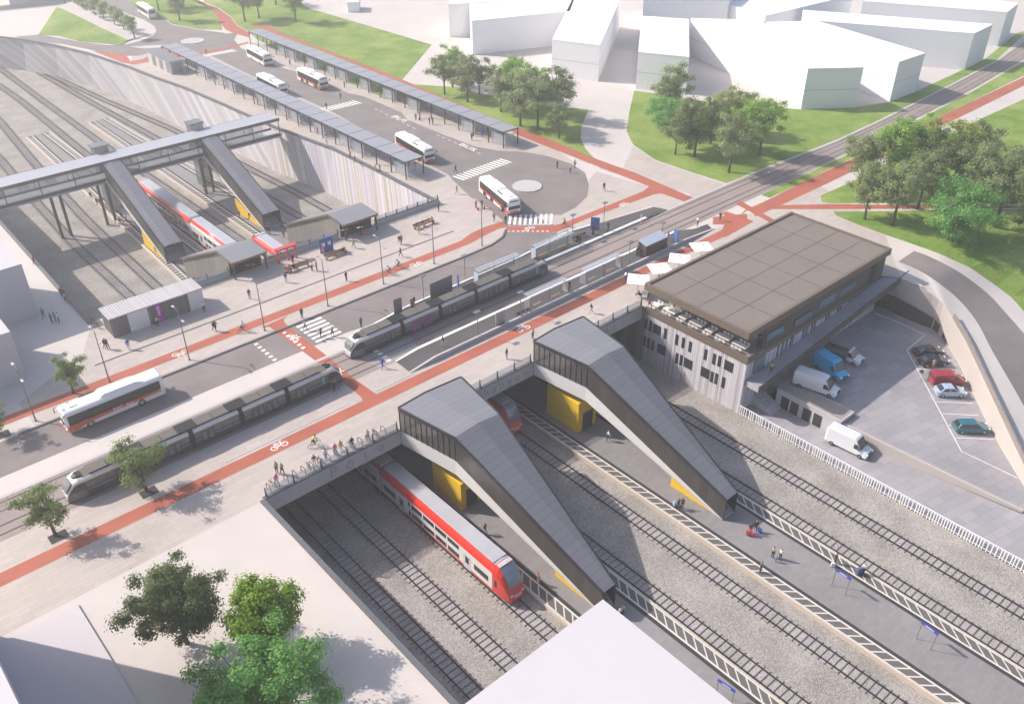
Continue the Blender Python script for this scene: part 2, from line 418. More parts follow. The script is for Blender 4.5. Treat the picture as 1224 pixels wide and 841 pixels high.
# east side pieces that fall with the access road
mb = MB()
for a, b in zip(roadE_i, roadE_i[1:]): pass
pass
# pale bands either side of it
def resamp(P, n):
    L = [0]
    for a, b in zip(P, P[1:]): L.append(L[-1]+(b-a).length)
    out = []
    for i in range(n):
        t = L[-1]*i/(n-1); k = 0
        while k < len(P)-2 and L[k+1] < t: k += 1
        f = (t-L[k])/max(1e-6, L[k+1]-L[k]); out.append(P[k].lerp(P[k+1], f))
    return out
RI, RO = resamp(chaikin(roadE_i), 40), resamp(chaikin(roadE_o), 40)
mb = MB(); mb.strip(RI, RO, 'asphalt'); struct(mb, 'road', smooth=True)
mb = MB(); A = resamp(lawnE_in[4:], 40); mb.strip(RO, A, 'pale_ground')
A = resamp(chaikin(wall_top)[8:], 40); mb.strip(A, RI, 'pale_ground'); struct(mb, 'pavement', smooth=True)
# lawn beyond
inn = [Vector(p) for p in lawnE_in]
mb = MB(); pts = [(p.x, p.y, p.z+.01) for p in inn]+[(330, 0, -3), (520, -60, 0), (520, 75, .01)]+[(p[0], p[1], .01) for p in lawnE_far[1::-1]]
mb.poly3(pts, 'lawn'); struct(mb, 'lawn')
def lay(px, m, name, z, zz=0.0, pre=(), post=()):
    poly = list(pre)+GP(px, zz)+list(post)
    mb = MB(); mb.sheet(poly, zz+z, m); return struct(mb, name)
def layw(poly, m, name, z):
    mb = MB(); mb.sheet(poly, z, m); return struct(mb, name)
# lawns on the level
lay([(308, 48), (355, 71), (400, 91), (430, 104), (462, 119), (481, 95.5), (516, 53.7), (440, 31), (371, 10.5), (340, -6), (250, -6), (243, 2), (262, 10), (276, 20), (284, 31), (296, 37)], 'lawn', 'lawn', .008)
lay([(495, 101), (540, 104), (584, 114), (640, 126), (703, 131), (695, 152), (694, 165), (699, 177), (712, 191), (680, 180), (640, 163), (600, 148), (560, 131), (520, 113)], 'lawn', 'lawn', .008)
lay([(758, 108.6), (800, 114), (823, 119), (890, 125), (958, 131), (1023, 128), (1063, 122), (1098, 108), (1152, 83), (1177, 71), (1215, 40), (1230, 36), (1191, 72), (1130, 104), (1056, 141), (1000, 167), (933, 195), (868, 219), (830, 207), (783, 191), (757, 173), (749, 157), (752, 135)], 'lawn', 'lawn', .008)
lay([(910, 233), (920, 236.5), (957, 219), (1006, 195), (1083, 158), (1160, 122), (1223, 91), (1300, 45), (1290, 40), (1223, 74), (1165, 108), (1085, 150), (1019, 182)], 'lawn', 'verge', .008)
lay([(981, 234), (982, 241), (990, 243), (1080, 242.5), (1224, 243), (1400, 245), (1450, 20), (1290, 80), (1223, 119), (1130, 161.5), (1060, 197), (1010, 221)], 'lawn', 'lawn', .008)
lay([(118, 2), (126, -6), (230, -6), (240, 2), (262, 20), (266, 36), (240, 35.5), (206, 29), (190, 18.5), (150, 1)], 'lawn', 'lawn', .008)
lay([(222, -6), (224, -2), (235, 0), (247, -2), (246, -6)], 'paving', 'path', .006)
# red and pale path up through the lawns at the top
lay([(228, 0), (243, 3), (262, 11), (276, 21), (283, 31), (296, 38), (300, 40), (297, 45), (283, 41), (270, 36), (263, 28), (258, 17), (248, 8), (232, -4), (240, -6)], 'red_lane', 'cycle_path', .012)
# paving of the plaza
layw([(23, 70.3), (27.1, 70.3), (88, 70.3), (88, 69.6), (122.3, 69.6), (122.3, 52), (124, 49.8), (128, 53), (140, 62), (146, 78.5), (117, 79.2), (50, 79.2), (50, 82.6), (-40, 82.6), (-40, 69.9)], 'paving', 'paving', .006)
layw([(13, 99.5), (88, 99.5), (93, 104), (94, 114), (99.5, 125), (103.5, 134), (103, 200), (103.5, 245), (94, 250), (86, 250), (80.6, 239), (81.7, 225.5), (83.7, 212), (84.8, 196), (85.4, 184), (86.0, 173.5), (88.5, 154), (88.7, 139), (88.3, NB), (26.6, NB), (23, 112), (13, 106)], 'paving', 'paving', .006)
layw([(-40, 89.3), (50.6, 89.3), (51, 90.3), (53, 92.9), (52, 93), (-40, 92.8)], 'strip_white', 'paving', .007)
lay([(720, 196), (705, 214), (692, 240), (655, 258), (640, 276), (680, 277), (778, 246), (797, 252), (868, 221), (830, 208), (783, 192), (757, 174), (742, 206), (700, 190), (620, 158), (600, 152), (380, 68), (300, 50), (296, 57), (312, 64), (347, 83), (410, 115), (456, 137), (508, 155), (530, 160), (600, 190), (660, 196)], 'paving', 'paving', .005)
layw([(50, 79.25), (57, 79.25), (57, 82.65), (50, 82.65)], 'paving', 'paving', .0075)
# roads
layw([(-60, 92.9), (52, 92.9), (56, 92.4), (62, 92.7), (84, 93.3), (94.5, 94.6), (97.2, 98.4), (97.2, 103.6), (101, 100.5), (105, 101.0), (110, 103), (114, 106.5), (117.6, 111), (118.8, 116), (118.2, 122), (116.2, 127), (112.6, 131), (110.7, 136), (110.2, 146), (110.0, 158), (111.9, 163), (112.0, 178), (110.6, 183), (110.6, 205), (109.0, 214), (110.4, 222), (110.4, 236), (113, 245), (118, 252), (103, 256), (100, 250), (101, 241), (100.2, 211), (100.5, 173), (98.6, 153), (97.6, 135), (97.6, 130.5), (97.4, 127.6), (96.4, 125), (94, 117), (93.4, 112), (92.0, 106), (90.5, 103.0), (89.8, 102.4), (87.5, 100.6), (84.4, 99.7), (79.3, 99.45), (-60, 99.45)], 'asphalt', 'road', .011)
lay([(18, 44), (48, 41.5), (95, 50), (130, 54.3), (152, 53), (170, 48.5), (183, 42.5), (187, 37), (184, 31), (172, 24), (140, 12), (112, 2), (100, -6), (128, -6), (150, 0), (190, 19), (206, 30), (240, 36), (268, 39.5), (277, 46), (278, 54), (262, 58.5), (245, 62), (222, 64), (205, 61), (192, 60), (182, 62.5), (165, 67), (140, 67), (110, 60), (75, 53), (35, 49)], 'asphalt', 'road', .0095)
lay([(150, 65), (156, 73.5), (170, 71), (180, 66), (193, 58), (200, 60), (212, 64), (235, 63), (262, 59), (297, 50), (297, 52), (262, 61.5), (240, 65.5), (225, 68), (200, 75), (180, 74), (160, 77.5), (146, 75), (110, 61)], 'red_lane', 'cycle_path', .013)
# islands
for c, r in (((630, 223), 2.75), ((215, 50), 2.6), ((230, 49.5), 3.2)):
    if c[0] == 215: continue
    p = G(*c); mb = MB(); mb.cyl((p.x, p.y), r, 0, .16, 'concrete', 32); struct(mb, 'traffic_island')
# tram bed
bedN = [(-60, 89.3), (133, 89.3)]+GP([(900, 208), (1000, 169), (1056, 143), (1130, 106), (1191, 74), (1223, 51), (1290, 0)])
bedS = [(-60, 82.7), (117, 82.5)]+GP([(937, 220), (1019, 180), (1085, 148), (1165, 106), (1223, 72), (1330, 5)])
layw(bedN+bedS[::-1], 'tram_bed', 'tram_bed', .012)
layw([(50.5, 82.8), (57, 82.8), (59, 89.2), (50.2, 89.2)], 'tram_bed_grey', 'tram_bed', .017)
# cycle lanes
layw([(-40, 76.35), (88, 76.35), (105, 76.6), (117, 76.4), (122, 76.6), (125.5, 79.3), (120, 82.4), (117.6, 80.6), (119, 79.2), (117, 78.2), (-40, 78.25)], 'red_lane', 'cycle_lane', .014)
layw([(-40, 102.5), (82, 102.5), (86, 103.2), (89, 103.6), (90.7, 103.1), (91.6, 105.2), (88, 105.7), (84.5, 105.3), (81.5, 104.3), (-40, 104.3)], 'red_lane', 'cycle_lane', .015)
lay([(605, 271), (660, 270), (675, 266), (768, 229), (776, 223), (640, 170), (620, 162), (600, 150), (560, 134), (520, 117), (470, 96), (420, 75), (380, 59), (340, 45), (298, 30), (318, 30), (345, 43), (420, 71), (480, 95), (520, 112), (600, 145), (640, 160), (715, 191), (760, 207), (830, 237), (821, 242), (790, 231), (780, 233), (700, 262), (665, 278), (605, 276.5)], 'red_lane', 'cycle_lane', .013)
lay([(311, 392), (322, 390.5), (331.5, 398), (357.7, 416.8), (378, 432), (412.6, 459), (431, 474), (434, 479), (452, 472), (448, 469.7), (425.6, 454), (392.8, 426.6), (370.8, 410), (347, 392), (340.5, 386), (339, 381.5), (344, 377)], 'red_lane', 'cycle_lane', .018)
lay([(884, 258), (897, 249), (903, 259), (960, 233), (1006, 211), (1060, 186), (1104, 161.5), (1223, 103), (1290, 72), (1290, 60), (1223, 92.6), (1083, 158.5), (1006, 196), (957, 219), (920, 238), (890, 251.5)], 'red_lane', 'cycle_path', .013)
lay([(905, 246), (1000, 244), (1090, 245.5), (1224, 246), (1224, 249), (1090, 249.5), (1000, 250), (905, 250)], 'red_lane', 'cycle_path', .016)
lay([(879, 243.5), (885, 240), (926, 263), (920, 266)], 'red_lane', 'cycle_path', .019)
lay([(862, 255), (868, 252.5), (901, 264.5), (868, 283), (846, 286), (872, 268), (874, 262)], 'red_lane', 'cycle_path', .017)
# road going north between the white blocks: a faint blue band down its middle
lay([(668, 181), (672, 178), (690, 190), (720, 203), (760, 215), (800, 226), (826, 232), (820, 235), (790, 227), (750, 216), (710, 204), (684, 192)], 'pale_ground', 'road', .0105)
# kerbs and dark drain
mb = MB(); K = [Vector((x, y, .075)) for x, y in [(11, 99.5), (40, 99.5), (79.3, 99.5), (84.4, 99.75), (87.5, 100.65), (89.8, 102.4)]]
for a, b in zip(K, K[1:]):
    c = (a+b)/2; l = (b-a).length; mb.cb(c, (l+.05, .32, .15), 'kerb', atan2(b.y-a.y, b.x-a.x))
struct(mb, 'kerb')
layw([(23, 107.85), (83, 107.85), (83, 108.1), (23, 108.1)], 'line_dark', 'drain_channel', .02)
mb = MB(); mb.bx(47.2, 53, 78.72, 78.9, .008, .04, 'concrete'); mb.bx(27, 43.5, 78.72, 78.9, .008, .04, 'concrete'); struct(mb, 'kerb')
# crossings
def stripes(name, org, along, across, n, w, gap, L, z=.024, m='white_line'):
    org = Vector(org); a = Vector(along).normalized(); c = Vector(across).normalized(); mb = MB()
    for i in range(n):
        p = org+a*i*(w+gap)
        q = [p, p+a*w, p+a*w+c*L, p+c*L]; mb.sheet([x[:2] for x in q], z, m)
    return struct(mb, name)
stripes('crossing_marking', (47.6, 93.4), (0, 1), (1, 0), 6, .5, .5, 4.0)
stripes('crossing_marking', (41.0, 93.3), (0, 1), (1, 0), 6, .45, .55, .55)
stripes('crossing_marking', (45.3, 93.3), (0, 1), (1, 0), 6, .45, .55, .55)
a0, a1 = G(540.5, 211), G(600, 189); n = 15; dd = (a1-a0); st = dd.length/n; cr = (G(552, 215)-G(540.5, 211))
stripes('crossing_marking', a0[:2]+(0,) if False else (a0.x, a0.y), (dd.x, dd.y), (cr.x, cr.y), n, st*.52, st*.48, 3.0)
a0, a1 = G(607, 270), G(663, 268); dd = a1-a0; cr = G(609, 257)-a0; st = dd.length/9
stripes('crossing_marking', (a0.x, a0.y), (dd.x, dd.y), (cr.x, cr.y), 9, st*.5, st*.5, 4.2)
a0, a1 = G(378, 131), G(424, 120); dd = a1-a0; st = dd.length/11; cr = G(388, 134)-a0
stripes('crossing_marking', (a0.x, a0.y), (dd.x, dd.y), (cr.x, cr.y), 11, st*.55, st*.45, 3.0)
a0, a1 = G(240, 66), G(278, 59); dd = a1-a0; st = dd.length/12; cr = G(250, 69)-a0
stripes('crossing_marking', (a0.x, a0.y), (dd.x, dd.y), (cr.x, cr.y), 12, st*.55, st*.45, 2.6)
for A, B in (((606, 277), (659, 277)), ((607, 269.5), (660, 268.5))):
    a0, a1 = G(*A), G(*B); dd = a1-a0; st = dd.length/9; stripes('crossing_marking', (a0.x, a0.y), (dd.x, dd.y), (-dd.y, dd.x), 9, st*.5, st*.5, .3)
p0 = G(156, 56); stripes('crossing_marking', (p0.x, p0.y), (1, -.55), (.5, -1), 7, .6, .6, 5)
# bicycle symbols on the lanes and BUS on the bays
def bike_mark(x, y, rz, s=1.0):
    mb = MB()
    def ring(cx, cy, r):
        P = [Vector((cx+r*cos(2*pi*i/14), cy+r*sin(2*pi*i/14), 0)) for i in range(15)]; Q = [Vector((cx+(r-.12)*cos(2*pi*i/14), cy+(r-.12)*sin(2*pi*i/14), 0)) for i in range(15)]
        mb.strip(Q, P, 'white_line')
    ring(-.62, 0, .42); ring(.62, 0, .42)
    for a, b in (((-.62, 0), (-.25, .6)), ((-.62, 0), (.1, 0)), ((.1, 0), (-.25, .6)), ((-.25, .55), (.42, .55)), ((.62, 0), (.35, .75)), ((.1, 0), (.45, .55)), ((-.42, .68), (-.1, .68)), ((.35, .75), (.62, .75))):
        a, b = Vector(a+(0,)), Vector(b+(0,)); d = (b-a).normalized()*.01; nn = Vector((-d.y, d.x, 0))*6
        mb.add([a-nn, b-nn, b+nn, a+nn], [(0, 1, 2, 3)], 'white_line')
    o = struct(mb, 'bicycle_marking', fix=False); o.location = (x, y, .03); o.rotation_euler = (0, 0, rz); o.scale = (s, s, 1)
for px, rz in (((334, 533), 0), ((626, 393), 0), ((215, 422), pi), ((497, 315.5), pi), ((350.5, 403.5), R(-90)), ((402, 444), R(-90)), ((633, 273.5), 0), ((746, 245), 0)):
    p = G(*px); bike_mark(p.x, p.y, rz, 1.05)
for px in ((478, 142), (559, 176)):
    p = G(*px); o = text('BUS', 2.3, 'white_line', 'bus_marking', None, (p.x, p.y, .03), (0, 0, R(-90)), ext=0, bold=.02); o['kind'] = 'structure'
    o.scale = (1.25, .75, 1)
def dashes(A, B, n, w=.16):
    a, b = G(*A), G(*B); d = (b-a); L = d.length/n; d.normalize(); nn = Vector((-d.y, d.x, 0))*w/2; mb = MB()
    for i in range(n):
        p = a+d*L*i; q = p+d*L*.5; mb.sheet([(p-nn)[:2], (q-nn)[:2], (q+nn)[:2], (p+nn)[:2]], .026, 'white_line')
    struct(mb, 'bay_marking', fix=False)
dashes((448, 130), (500, 156), 8); dashes((522, 161), (578, 186), 8)
# two small dashed squares between the tram tracks by the crossing
for px in ((449.5, 419.5), (454.5, 423), (460, 427), (464, 430.5)):
    p = G(*px); layw([(p.x-.35, p.y-.3), (p.x+.35, p.y-.3), (p.x+.35, p.y+.3), (p.x-.35, p.y+.3)], 'white_line', 'track_marking', .03)
# tram rails in the bed
TR = [83.6, 85.0, 87.25, 88.65]
for yy in TR:
    f = (yy-82.7)/6.6
    P = [Vector((-60, yy, .03)), Vector((132, yy, .03))]
    e1 = GP([(900, 208), (1000, 169), (1056, 143), (1130, 106), (1191, 74), (1223, 51), (1290, 0)]); e0 = GP([(905, 235), (1019, 180), (1085, 148), (1165, 106), (1223, 72), (1250, 54), (1330, 5)])
    for a, b in zip(e0[1:], e1[1:]): P.append(Vector((a[0]*(1-f)+b[0]*f, a[1]*(1-f)+b[1]*f, .03)))
    mb = MB()
    L, Rr = [], []
    for i, p in enumerate(P):
        d = (P[min(i+1, len(P)-1)]-P[max(i-1, 0)]).normalized(); n_ = Vector((-d.y, d.x, 0))*.075
        L.append(p+n_); Rr.append(p-n_)
    mb.strip(Rr, L, 'rail'); struct(mb, 'tram_rail')
mb = MB(); mb.strip([Vector(p+(.025,)) for p in bedN[:]], [Vector((p[0], p[1]+.5, .025)) for p in bedN], 'concrete'); struct(mb, 'bed_edging')
# tram platforms (raised, with ramps at the ends)
def plat(outer, edge_pts, name):
    mb = MB(); mb.prism(outer, 0, .3, 'asphalt_dark'); struct(mb, name)
plat([(57, 83.0), (110.2, 83.0), (113.5, 81.2), (109, 79.7), (57, 79.55)], None, 'tram_platform')
mb = MB(); mb.poly3([(57, 83.0, .3), (57, 79.55, .3), (52.9, 79.2, .02), (53.0, 82.5, .02)], 'asphalt_dark'); mb.poly3([(109, 79.7, .3), (113.5, 81.2, .3), (117, 81.3, .02), (116, 79.5, .02)], 'asphalt_dark'); struct(mb, 'tram_platform')
mb = MB(); mb.bx(57, 110.2, 82.55, 83.06, .1, .34, 'white_paint'); mb.poly3([(57, 82.6, .33), (57, 83.05, .33), (53, 82.7, .04), (53, 82.45, .04)], 'white_paint')
mb.bx(57, 109, 79.2, 79.5, .0, .62, 'concrete'); mb.prism([(57, 79.2), (57, 79.5), (52.8, 79.4), (52.8, 79.1)], 0, lambda x, y: .06+max(0, (x-52.8))*.13, 'concrete')
mb.prism([(109, 79.2), (109, 79.5), (116.5, 79.6), (116.5, 79.3)], 0, lambda x, y: max(.06, .62-(x-109)*.08), 'concrete'); struct(mb, 'platform_kerb')
plat([(57, 89.45), (110.7, 89.45), (113, 90.4), (110.5, 92.3), (97, 94.3), (84, 93.0), (62, 92.4), (57.5, 91.6)], None, 'tram_platform')
mb = MB(); mb.poly3([(57, 89.45, .3), (57.5, 91.6, .3), (52, 90.4, .02), (52, 89.6, .02)], 'concrete'); mb.poly3([(113, 90.4, .3), (110.7, 89.45, .3), (116.5, 89.4, .02), (115.5, 92, .02), (110.5, 92.3, .3)], 'asphalt_dark'); struct(mb, 'tram_platform')
mb = MB(); mb.bx(57, 110.7, 89.38, 89.9, .1, .34, 'white_paint')
pp = [(51.5, 90.2), (55.8, 91.7), (61.7, 92.5), (72, 92.75), (84.3, 93.1), (97, 94.4), (103, 93.4)]
for a, b in zip(pp, pp[1:]):
    l = hypot(b[0]-a[0], b[1]-a[1]); mb.cb(((a[0]+b[0])/2, (a[1]+b[1])/2, .22), (l+.1, .3, .44), 'white_paint', atan2(b[1]-a[1], b[0]-a[0]))
struct(mb, 'platform_kerb')
# ================================================================== the railway cutting
mb = MB()
pit = [(PX0, -200), (520, -200), (300, -60), (130, 30), (123, 48), (PX1+.3, 52), (PX1, SB), (85.8, NB)]+WB[1:]+[(20, 345), (5, 330), (10, 300)]+WL[::-1]+[(PX0, NB)]
pit = [(PX0, -200), (PX1, -200), (PX1, 52.3), (PX1, NB)]+WB[1:]+[(20, 345), (5, 330)]+WL[::-1]
mb.sheet(pit, ZP, 'ballast'); struct(mb, 'track_bed')
# car park floors: lower lane by the fence, upper lot
WALLX = [(93.4, 43.2, -6.0), (96.9, 17.6, -8.62)]
mb = MB(); mb.poly3([(PX1, -200, -8.85), (130, -200, -8.85), (130, 6, -8.85), (97.0, 17, -8.8), (93.4, 43.2, -8.8), (93.4, 52.3, -8.8), (PX1, 52.3, -8.8)], 'lotpave') if False else None
paving('lot_paving', (.35, .33, .355), (.29, .275, .298), (.20, .19, .205), 2.4, 1.2, rot=R(12), msize=.02, mott=.12)
mb.poly3([(PX1, -200, -8.85), (200, -200, -8.85), (112, 10, -8.85), (96.9, 17.6, -8.75), (93.4, 43.2, -8.75), (93.4, 52.3, -8.75), (PX1, 52.3, -8.75)], 'lot_paving'); struct(mb, 'lower_yard')
mb = MB(); base = [Vector((p.x+.2, p.y+.1, 0)) for p in wall_top[3:]]
lotp = [(93.4, 52.3, zlot(52)), (93.4, 49.9, zlot(49.9)), (96.5, 49.9, zlot(49.9)), (96.5, 39.8, zlot(39.8)), (93.9, 39.8, zlot(39.8)), (97.3, 17.6, zlot(17.6)), (106, 6, zlot(8))]+[(p.x, p.y, zlot(p.y)) for p in base[::-1]]+[(p.x+.2, p.y+.1, zlot(p.y)) for p in wall_top[2::-1]]+[(122.5, 52.3, zlot(52))]
mb.poly3(lotp, 'lot_paving'); struct(mb, 'car_park')
# retaining walls
def wallbox(name, label, poly, z0, z1, m, cat='wall', group=None):
    mb = MB(); mb.prism(poly, z0, z1, m); o = mb.build(name); tag(o, label, cat, group); return o
cladding('wall_boards', [(.52, .48, .53), (.42, .38, .42), (.56, .54, .58), (.36, .33, .38), (.48, .45, .49), (.50, .47, .44), (.44, .37, .16), (.54, .51, .55), (.47, .44, .48), (.40, .37, .41), (.50, .47, .51)], .36, 'y', slant=-.5)
cladding('wall_panels', [(.44, .41, .43), (.38, .355, .375), (.48, .455, .475), (.42, .395, .415), (.35, .33, .35)], 2.2, 'y', slant=-1.6, gap=.03)
def lean_wall(i0, i1, name, label, m):
    t = thing(name, label, 'retaining wall', (WT[i0][0], WT[i0][1], 0))
    A = [Vector((WB[i][0], WB[i][1], ZP)) for i in range(i0, i1+1)]; B = [Vector((WT[i][0], WT[i][1], .0)) for i in range(i0, i1+1)]
    C = [b+Vector((.45, .1, 0)) for b in B]; D = [a+Vector((3, .5, 0)) for a in A]
    mb = MB(); mb.strip(A, B, m); mb.strip(C, D, m); mb.build('wall_face', t, world=True)
    mb = MB(); S = [b+Vector((-.25, 0, .02)) for b in B]; E_ = [b+Vector((.4, 0, .02)) for b in B]
    S2 = [p+Vector((0, 0, .28)) for p in S]; E2 = [p+Vector((0, 0, .28)) for p in E_]
    mb.strip(S, S2, 'kerb'); mb.strip(S2, E2, 'kerb'); mb.strip(E2, E_, 'kerb'); mb.strip(E_, S, 'kerb'); mb.build('coping', t, world=True)
lean_wall(0, 3, 'retaining_wall', 'leaning lilac-grey wall of slanted boards with yellow streaks beside the near bus canopy', 'wall_boards')
lean_wall(3, len(WT)-1, 'retaining_wall', 'long pale panelled wall curving away along the cutting beyond the footbridge', 'wall_panels')
mb = MB()
for a, b in zip(WL, WL[1:]):
    mb.add([(a[0], a[1], ZP), (b[0], b[1], ZP), (b[0], b[1], .25), (a[0], a[1], .25), (a[0]-.5, a[1], .25), (b[0]-.5, b[1], .25), (b[0]-.5, b[1], 0), (a[0]-.5, a[1], 0)], [(0, 1, 2, 3), (3, 2, 5, 4), (4, 5, 6, 7)], 'concrete_dark')
tag(mb.build('retaining_wall'), 'grey concrete wall on the left bank of the cutting beside the white blocks', 'retaining wall')
mb = MB(); mb.bx(PX0-.45, PX0, -60, SB-.02, ZP, .0, 'concrete_dark'); mb.bx(PX0-.5, PX0+.03, -60, SB, .004, .22, 'kerb')
tag(mb.build('retaining_wall'), 'dark grey wall running down from the railing end beside the bottom left pale ground', 'retaining wall')
mb = MB(); mb.bx(PX1+.05, PX1+.5, SB-.2, NB, ZP, -.02, 'under_boards') if False else None
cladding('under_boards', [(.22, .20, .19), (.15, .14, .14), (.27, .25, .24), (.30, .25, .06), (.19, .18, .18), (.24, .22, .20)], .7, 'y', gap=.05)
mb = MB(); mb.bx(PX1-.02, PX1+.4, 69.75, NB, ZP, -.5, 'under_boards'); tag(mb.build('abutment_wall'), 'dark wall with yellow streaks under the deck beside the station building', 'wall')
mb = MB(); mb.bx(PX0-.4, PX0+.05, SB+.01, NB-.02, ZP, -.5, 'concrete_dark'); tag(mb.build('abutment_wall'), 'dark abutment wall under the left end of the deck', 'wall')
# deck and its beams
t = thing('bridge_deck', 'wide concrete bridge carrying plaza, tramway and road across the railway cutting', 'bridge', (57, 94, 0))
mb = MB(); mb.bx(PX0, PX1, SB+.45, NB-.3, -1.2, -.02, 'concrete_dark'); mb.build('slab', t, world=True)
mb = MB()
for x0, x1 in ((PX0, 44.9), (54.3, 66.3), (75.6, PX1-.05)): mb.bx(x0, x1, SB, SB+.4, -2.0, .05, 'concrete')
mb.bx(44.9, 54.3, SB+.2, SB+.42, -2, .0, 'concrete'); mb.bx(66.3, 75.6, SB+.2, SB+.42, -2, .0, 'concrete'); e = mb.build('edge_beam', t, world=True)
for x0, x1 in ((PX0, 44.85), (54.35, 66.25), (75.65, PX1-.1)): mb = MB(); mb.bx(x0, x1, SB-.06, SB+.45, .05, .17, 'kerb'); mb.build('coping', t, world=True)
mb = MB(); mb.bx(26.8, 64, NB-.02, NB+.35, -1.6, .02, 'concrete'); mb.bx(64, PX1, NB-.02, NB+.35, -1.6, .02, 'concrete'); mb.build('edge_beam', t, world=True)
mat('letter_grey', (.29, .28, .295), .8, var=.05)
for s, x, w_ in (('P', 35.6, 1), ('ô', 37.8, 1), ('l', 39.9, 1), ('e', 42.1, 1)): text(s, 2.0, 'letter_grey', 'lettering', e, (x-57, SB-94-.012, -1.0), (R(90), 0, 0))
for i, s in enumerate('échanges'): text(s, 1.8, 'letter_grey', 'lettering', e, (55.6+i*1.32-57, SB-94-.012, -1.0), (R(90), 0, 0))
for i, s in enumerate('multi'): text(s, 1.8, 'letter_grey', 'lettering', e, (77.3+i*1.6-57, SB-94-.012, -1.0), (R(90), 0, 0))
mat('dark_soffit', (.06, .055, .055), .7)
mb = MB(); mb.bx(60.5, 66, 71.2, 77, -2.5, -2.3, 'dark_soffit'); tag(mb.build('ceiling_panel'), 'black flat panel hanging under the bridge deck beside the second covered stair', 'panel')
# rows of dark piers under the deck
for x in (38.0, 50.0, 70.0):
    for y in (84, 104):
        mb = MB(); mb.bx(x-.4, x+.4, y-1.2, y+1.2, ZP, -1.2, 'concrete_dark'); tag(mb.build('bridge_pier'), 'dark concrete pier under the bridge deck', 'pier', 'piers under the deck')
# glass balustrades
def balustrade(name, label, A, B, n, z=0.17, h=1.1, gm='glass_white', group=None):
    A, B = Vector((A[0], A[1], 0)), Vector((B[0], B[1], 0)); d = B-A; rz = atan2(d.y, d.x); t = thing(name, label, 'balustrade', (A.x, A.y, z), rz, group)
    L = d.length; mb = MB(); mb.bx(.05, L-.05, -.015, .015, .03, h, gm); mb.build('glass_pane', t)
    for i in range(n+1):
        x = min(max(L*i/n, .08), L-.08); mb = MB(); mb.prism([(x-.09, -.1), (x+.09, -.1), (x+.09, .1), (x-.09, .1)], 0, .02, 'metal_dark')
        mb.add([(x-.07, -.12, .02), (x+.07, -.12, .02), (x+.07, .14, .02), (x-.07, .14, .02), (x-.05, .02, h+.1), (x+.05, .02, h+.1), (x+.05, .08, h+.1), (x-.05, .08, h+.1)], [(0, 1, 5, 4), (1, 2, 6, 5), (2, 3, 7, 6), (3, 0, 4, 7), (4, 5, 6, 7)], 'metal_dark'); mb.build('post', t)
    return t
balustrade('balustrade', 'glass balustrade behind the bicycle racks at the left end of the bridge', (27.4, SB+.2), (44.7, SB+.2), 5)
balustrade('balustrade', 'glass balustrade between the two covered stairs on the bridge edge', (54.5, SB+.2), (66.1, SB+.2), 4)
balustrade('balustrade', 'glass balustrade between the second covered stair and the station building', (75.8, SB+.2), (87.9, SB+.2), 4)
# upstream parapet pieces
def parapet(x0, x1, label, n):
    t = thing('parapet', label, 'parapet', ((x0+x1)/2, NB, 0))
    mb = MB(); mb.bx(x0, x1, NB-.3, NB-.04, .0, .75, 'concrete'); mb.build('wall', t, world=True)
    mb = MB(); mb.bx(x0, x1, NB-.38, NB+.02, .751, .84, 'kerb'); mb.build('coping', t, world=True)
    mb = MB(); mb.bx(x0+.1, x1-.1, NB-.2, NB-.17, .84, 1.5, 'glass_white'); mb.build('glass_pane', t, world=True)
    for i in range(n+1):
        x = x0+.1+(x1-x0-.2)*i/n; mb = MB()
        mb.add([(x-.07, NB-.3, .84), (x+.07, NB-.3, .84), (x+.07, NB-.05, .84), (x-.07, NB-.05, .84), (x-.05, NB-.2, 1.65), (x+.05, NB-.2, 1.65), (x+.05, NB-.14, 1.65), (x-.05, NB-.14, 1.65)], [(0, 1, 5, 4), (1, 2, 6, 5), (2, 3, 7, 6), (3, 0, 4, 7), (4, 5, 6, 7)], 'metal_dark'); mb.build('post', t, world=True)
parapet(40.5, 47.6, 'low wall with glass top between the white kiosk and the first stair entrance', 2)
parapet(53.6, 67.2, 'low wall with glass top behind the benches and the blue panels', 5)
parapet(74.4, 88.0, 'low wall with glass top ending at the corner of the leaning boarded wall', 6)
# ------------------------------------------------------------------ tracks
def polyline_at(P, s):
    for a, b in zip(P, P[1:]):
        l = (b-a).length
        if s <= l or b is P[-1]:
            d = (b-a).normalized(); return a+d*min(s, l), d
        s -= l
def track(label, pts, dense):
    P = [Vector((x, y, 0)) for x, y in pts]; L = sum((b-a).length for a, b in zip(P, P[1:]))
    t = thing('railway_track', label, 'railway track', (P[0].x, P[0].y, ZP), 0, 'railway tracks')
    n = max(2, int(L/6)); S = [polyline_at(P, L*i/n) for i in range(n+1)]
    mb = MB(); A = []; B = []
    for p, d in S:
        q = Vector((d.y, -d.x, 0)); A.append(p-q*1.05+Vector((0, 0, ZP+.015))); B.append(p+q*1.05+Vector((0, 0, ZP+.015)))
    mb.strip(A, B, 'track_ballast'); mb.build('ballast_bed', t, world=True, fix=False)
    for sgn in (-1, 1):
        mb = MB(); rings = []
        for p, d in S:
            q = Vector((d.y, -d.x, 0)); c = p+q*.752*sgn
            rings.append([c-q*.05+Vector((0, 0, ZP+.05)), c+q*.05+Vector((0, 0, ZP+.05)), c+q*.05+Vector((0, 0, ZP+.21)), c-q*.05+Vector((0, 0, ZP+.21))])
        mb.loft(rings, 'rail'); mb.build('rail', t, world=True)
    mb = MB(); k = int(L/dense)
    for i in range(k):
        p, d = polyline_at(P, (i+.5)*dense); rz = atan2(d.y, d.x)
        mb.cb((p.x, p.y, ZP+.06), (.075, 2.3, .07), 'sleeper_dark', rz)
    mb.build('sleepers', t, world=True, kind='stuff', fix=False)
    return t
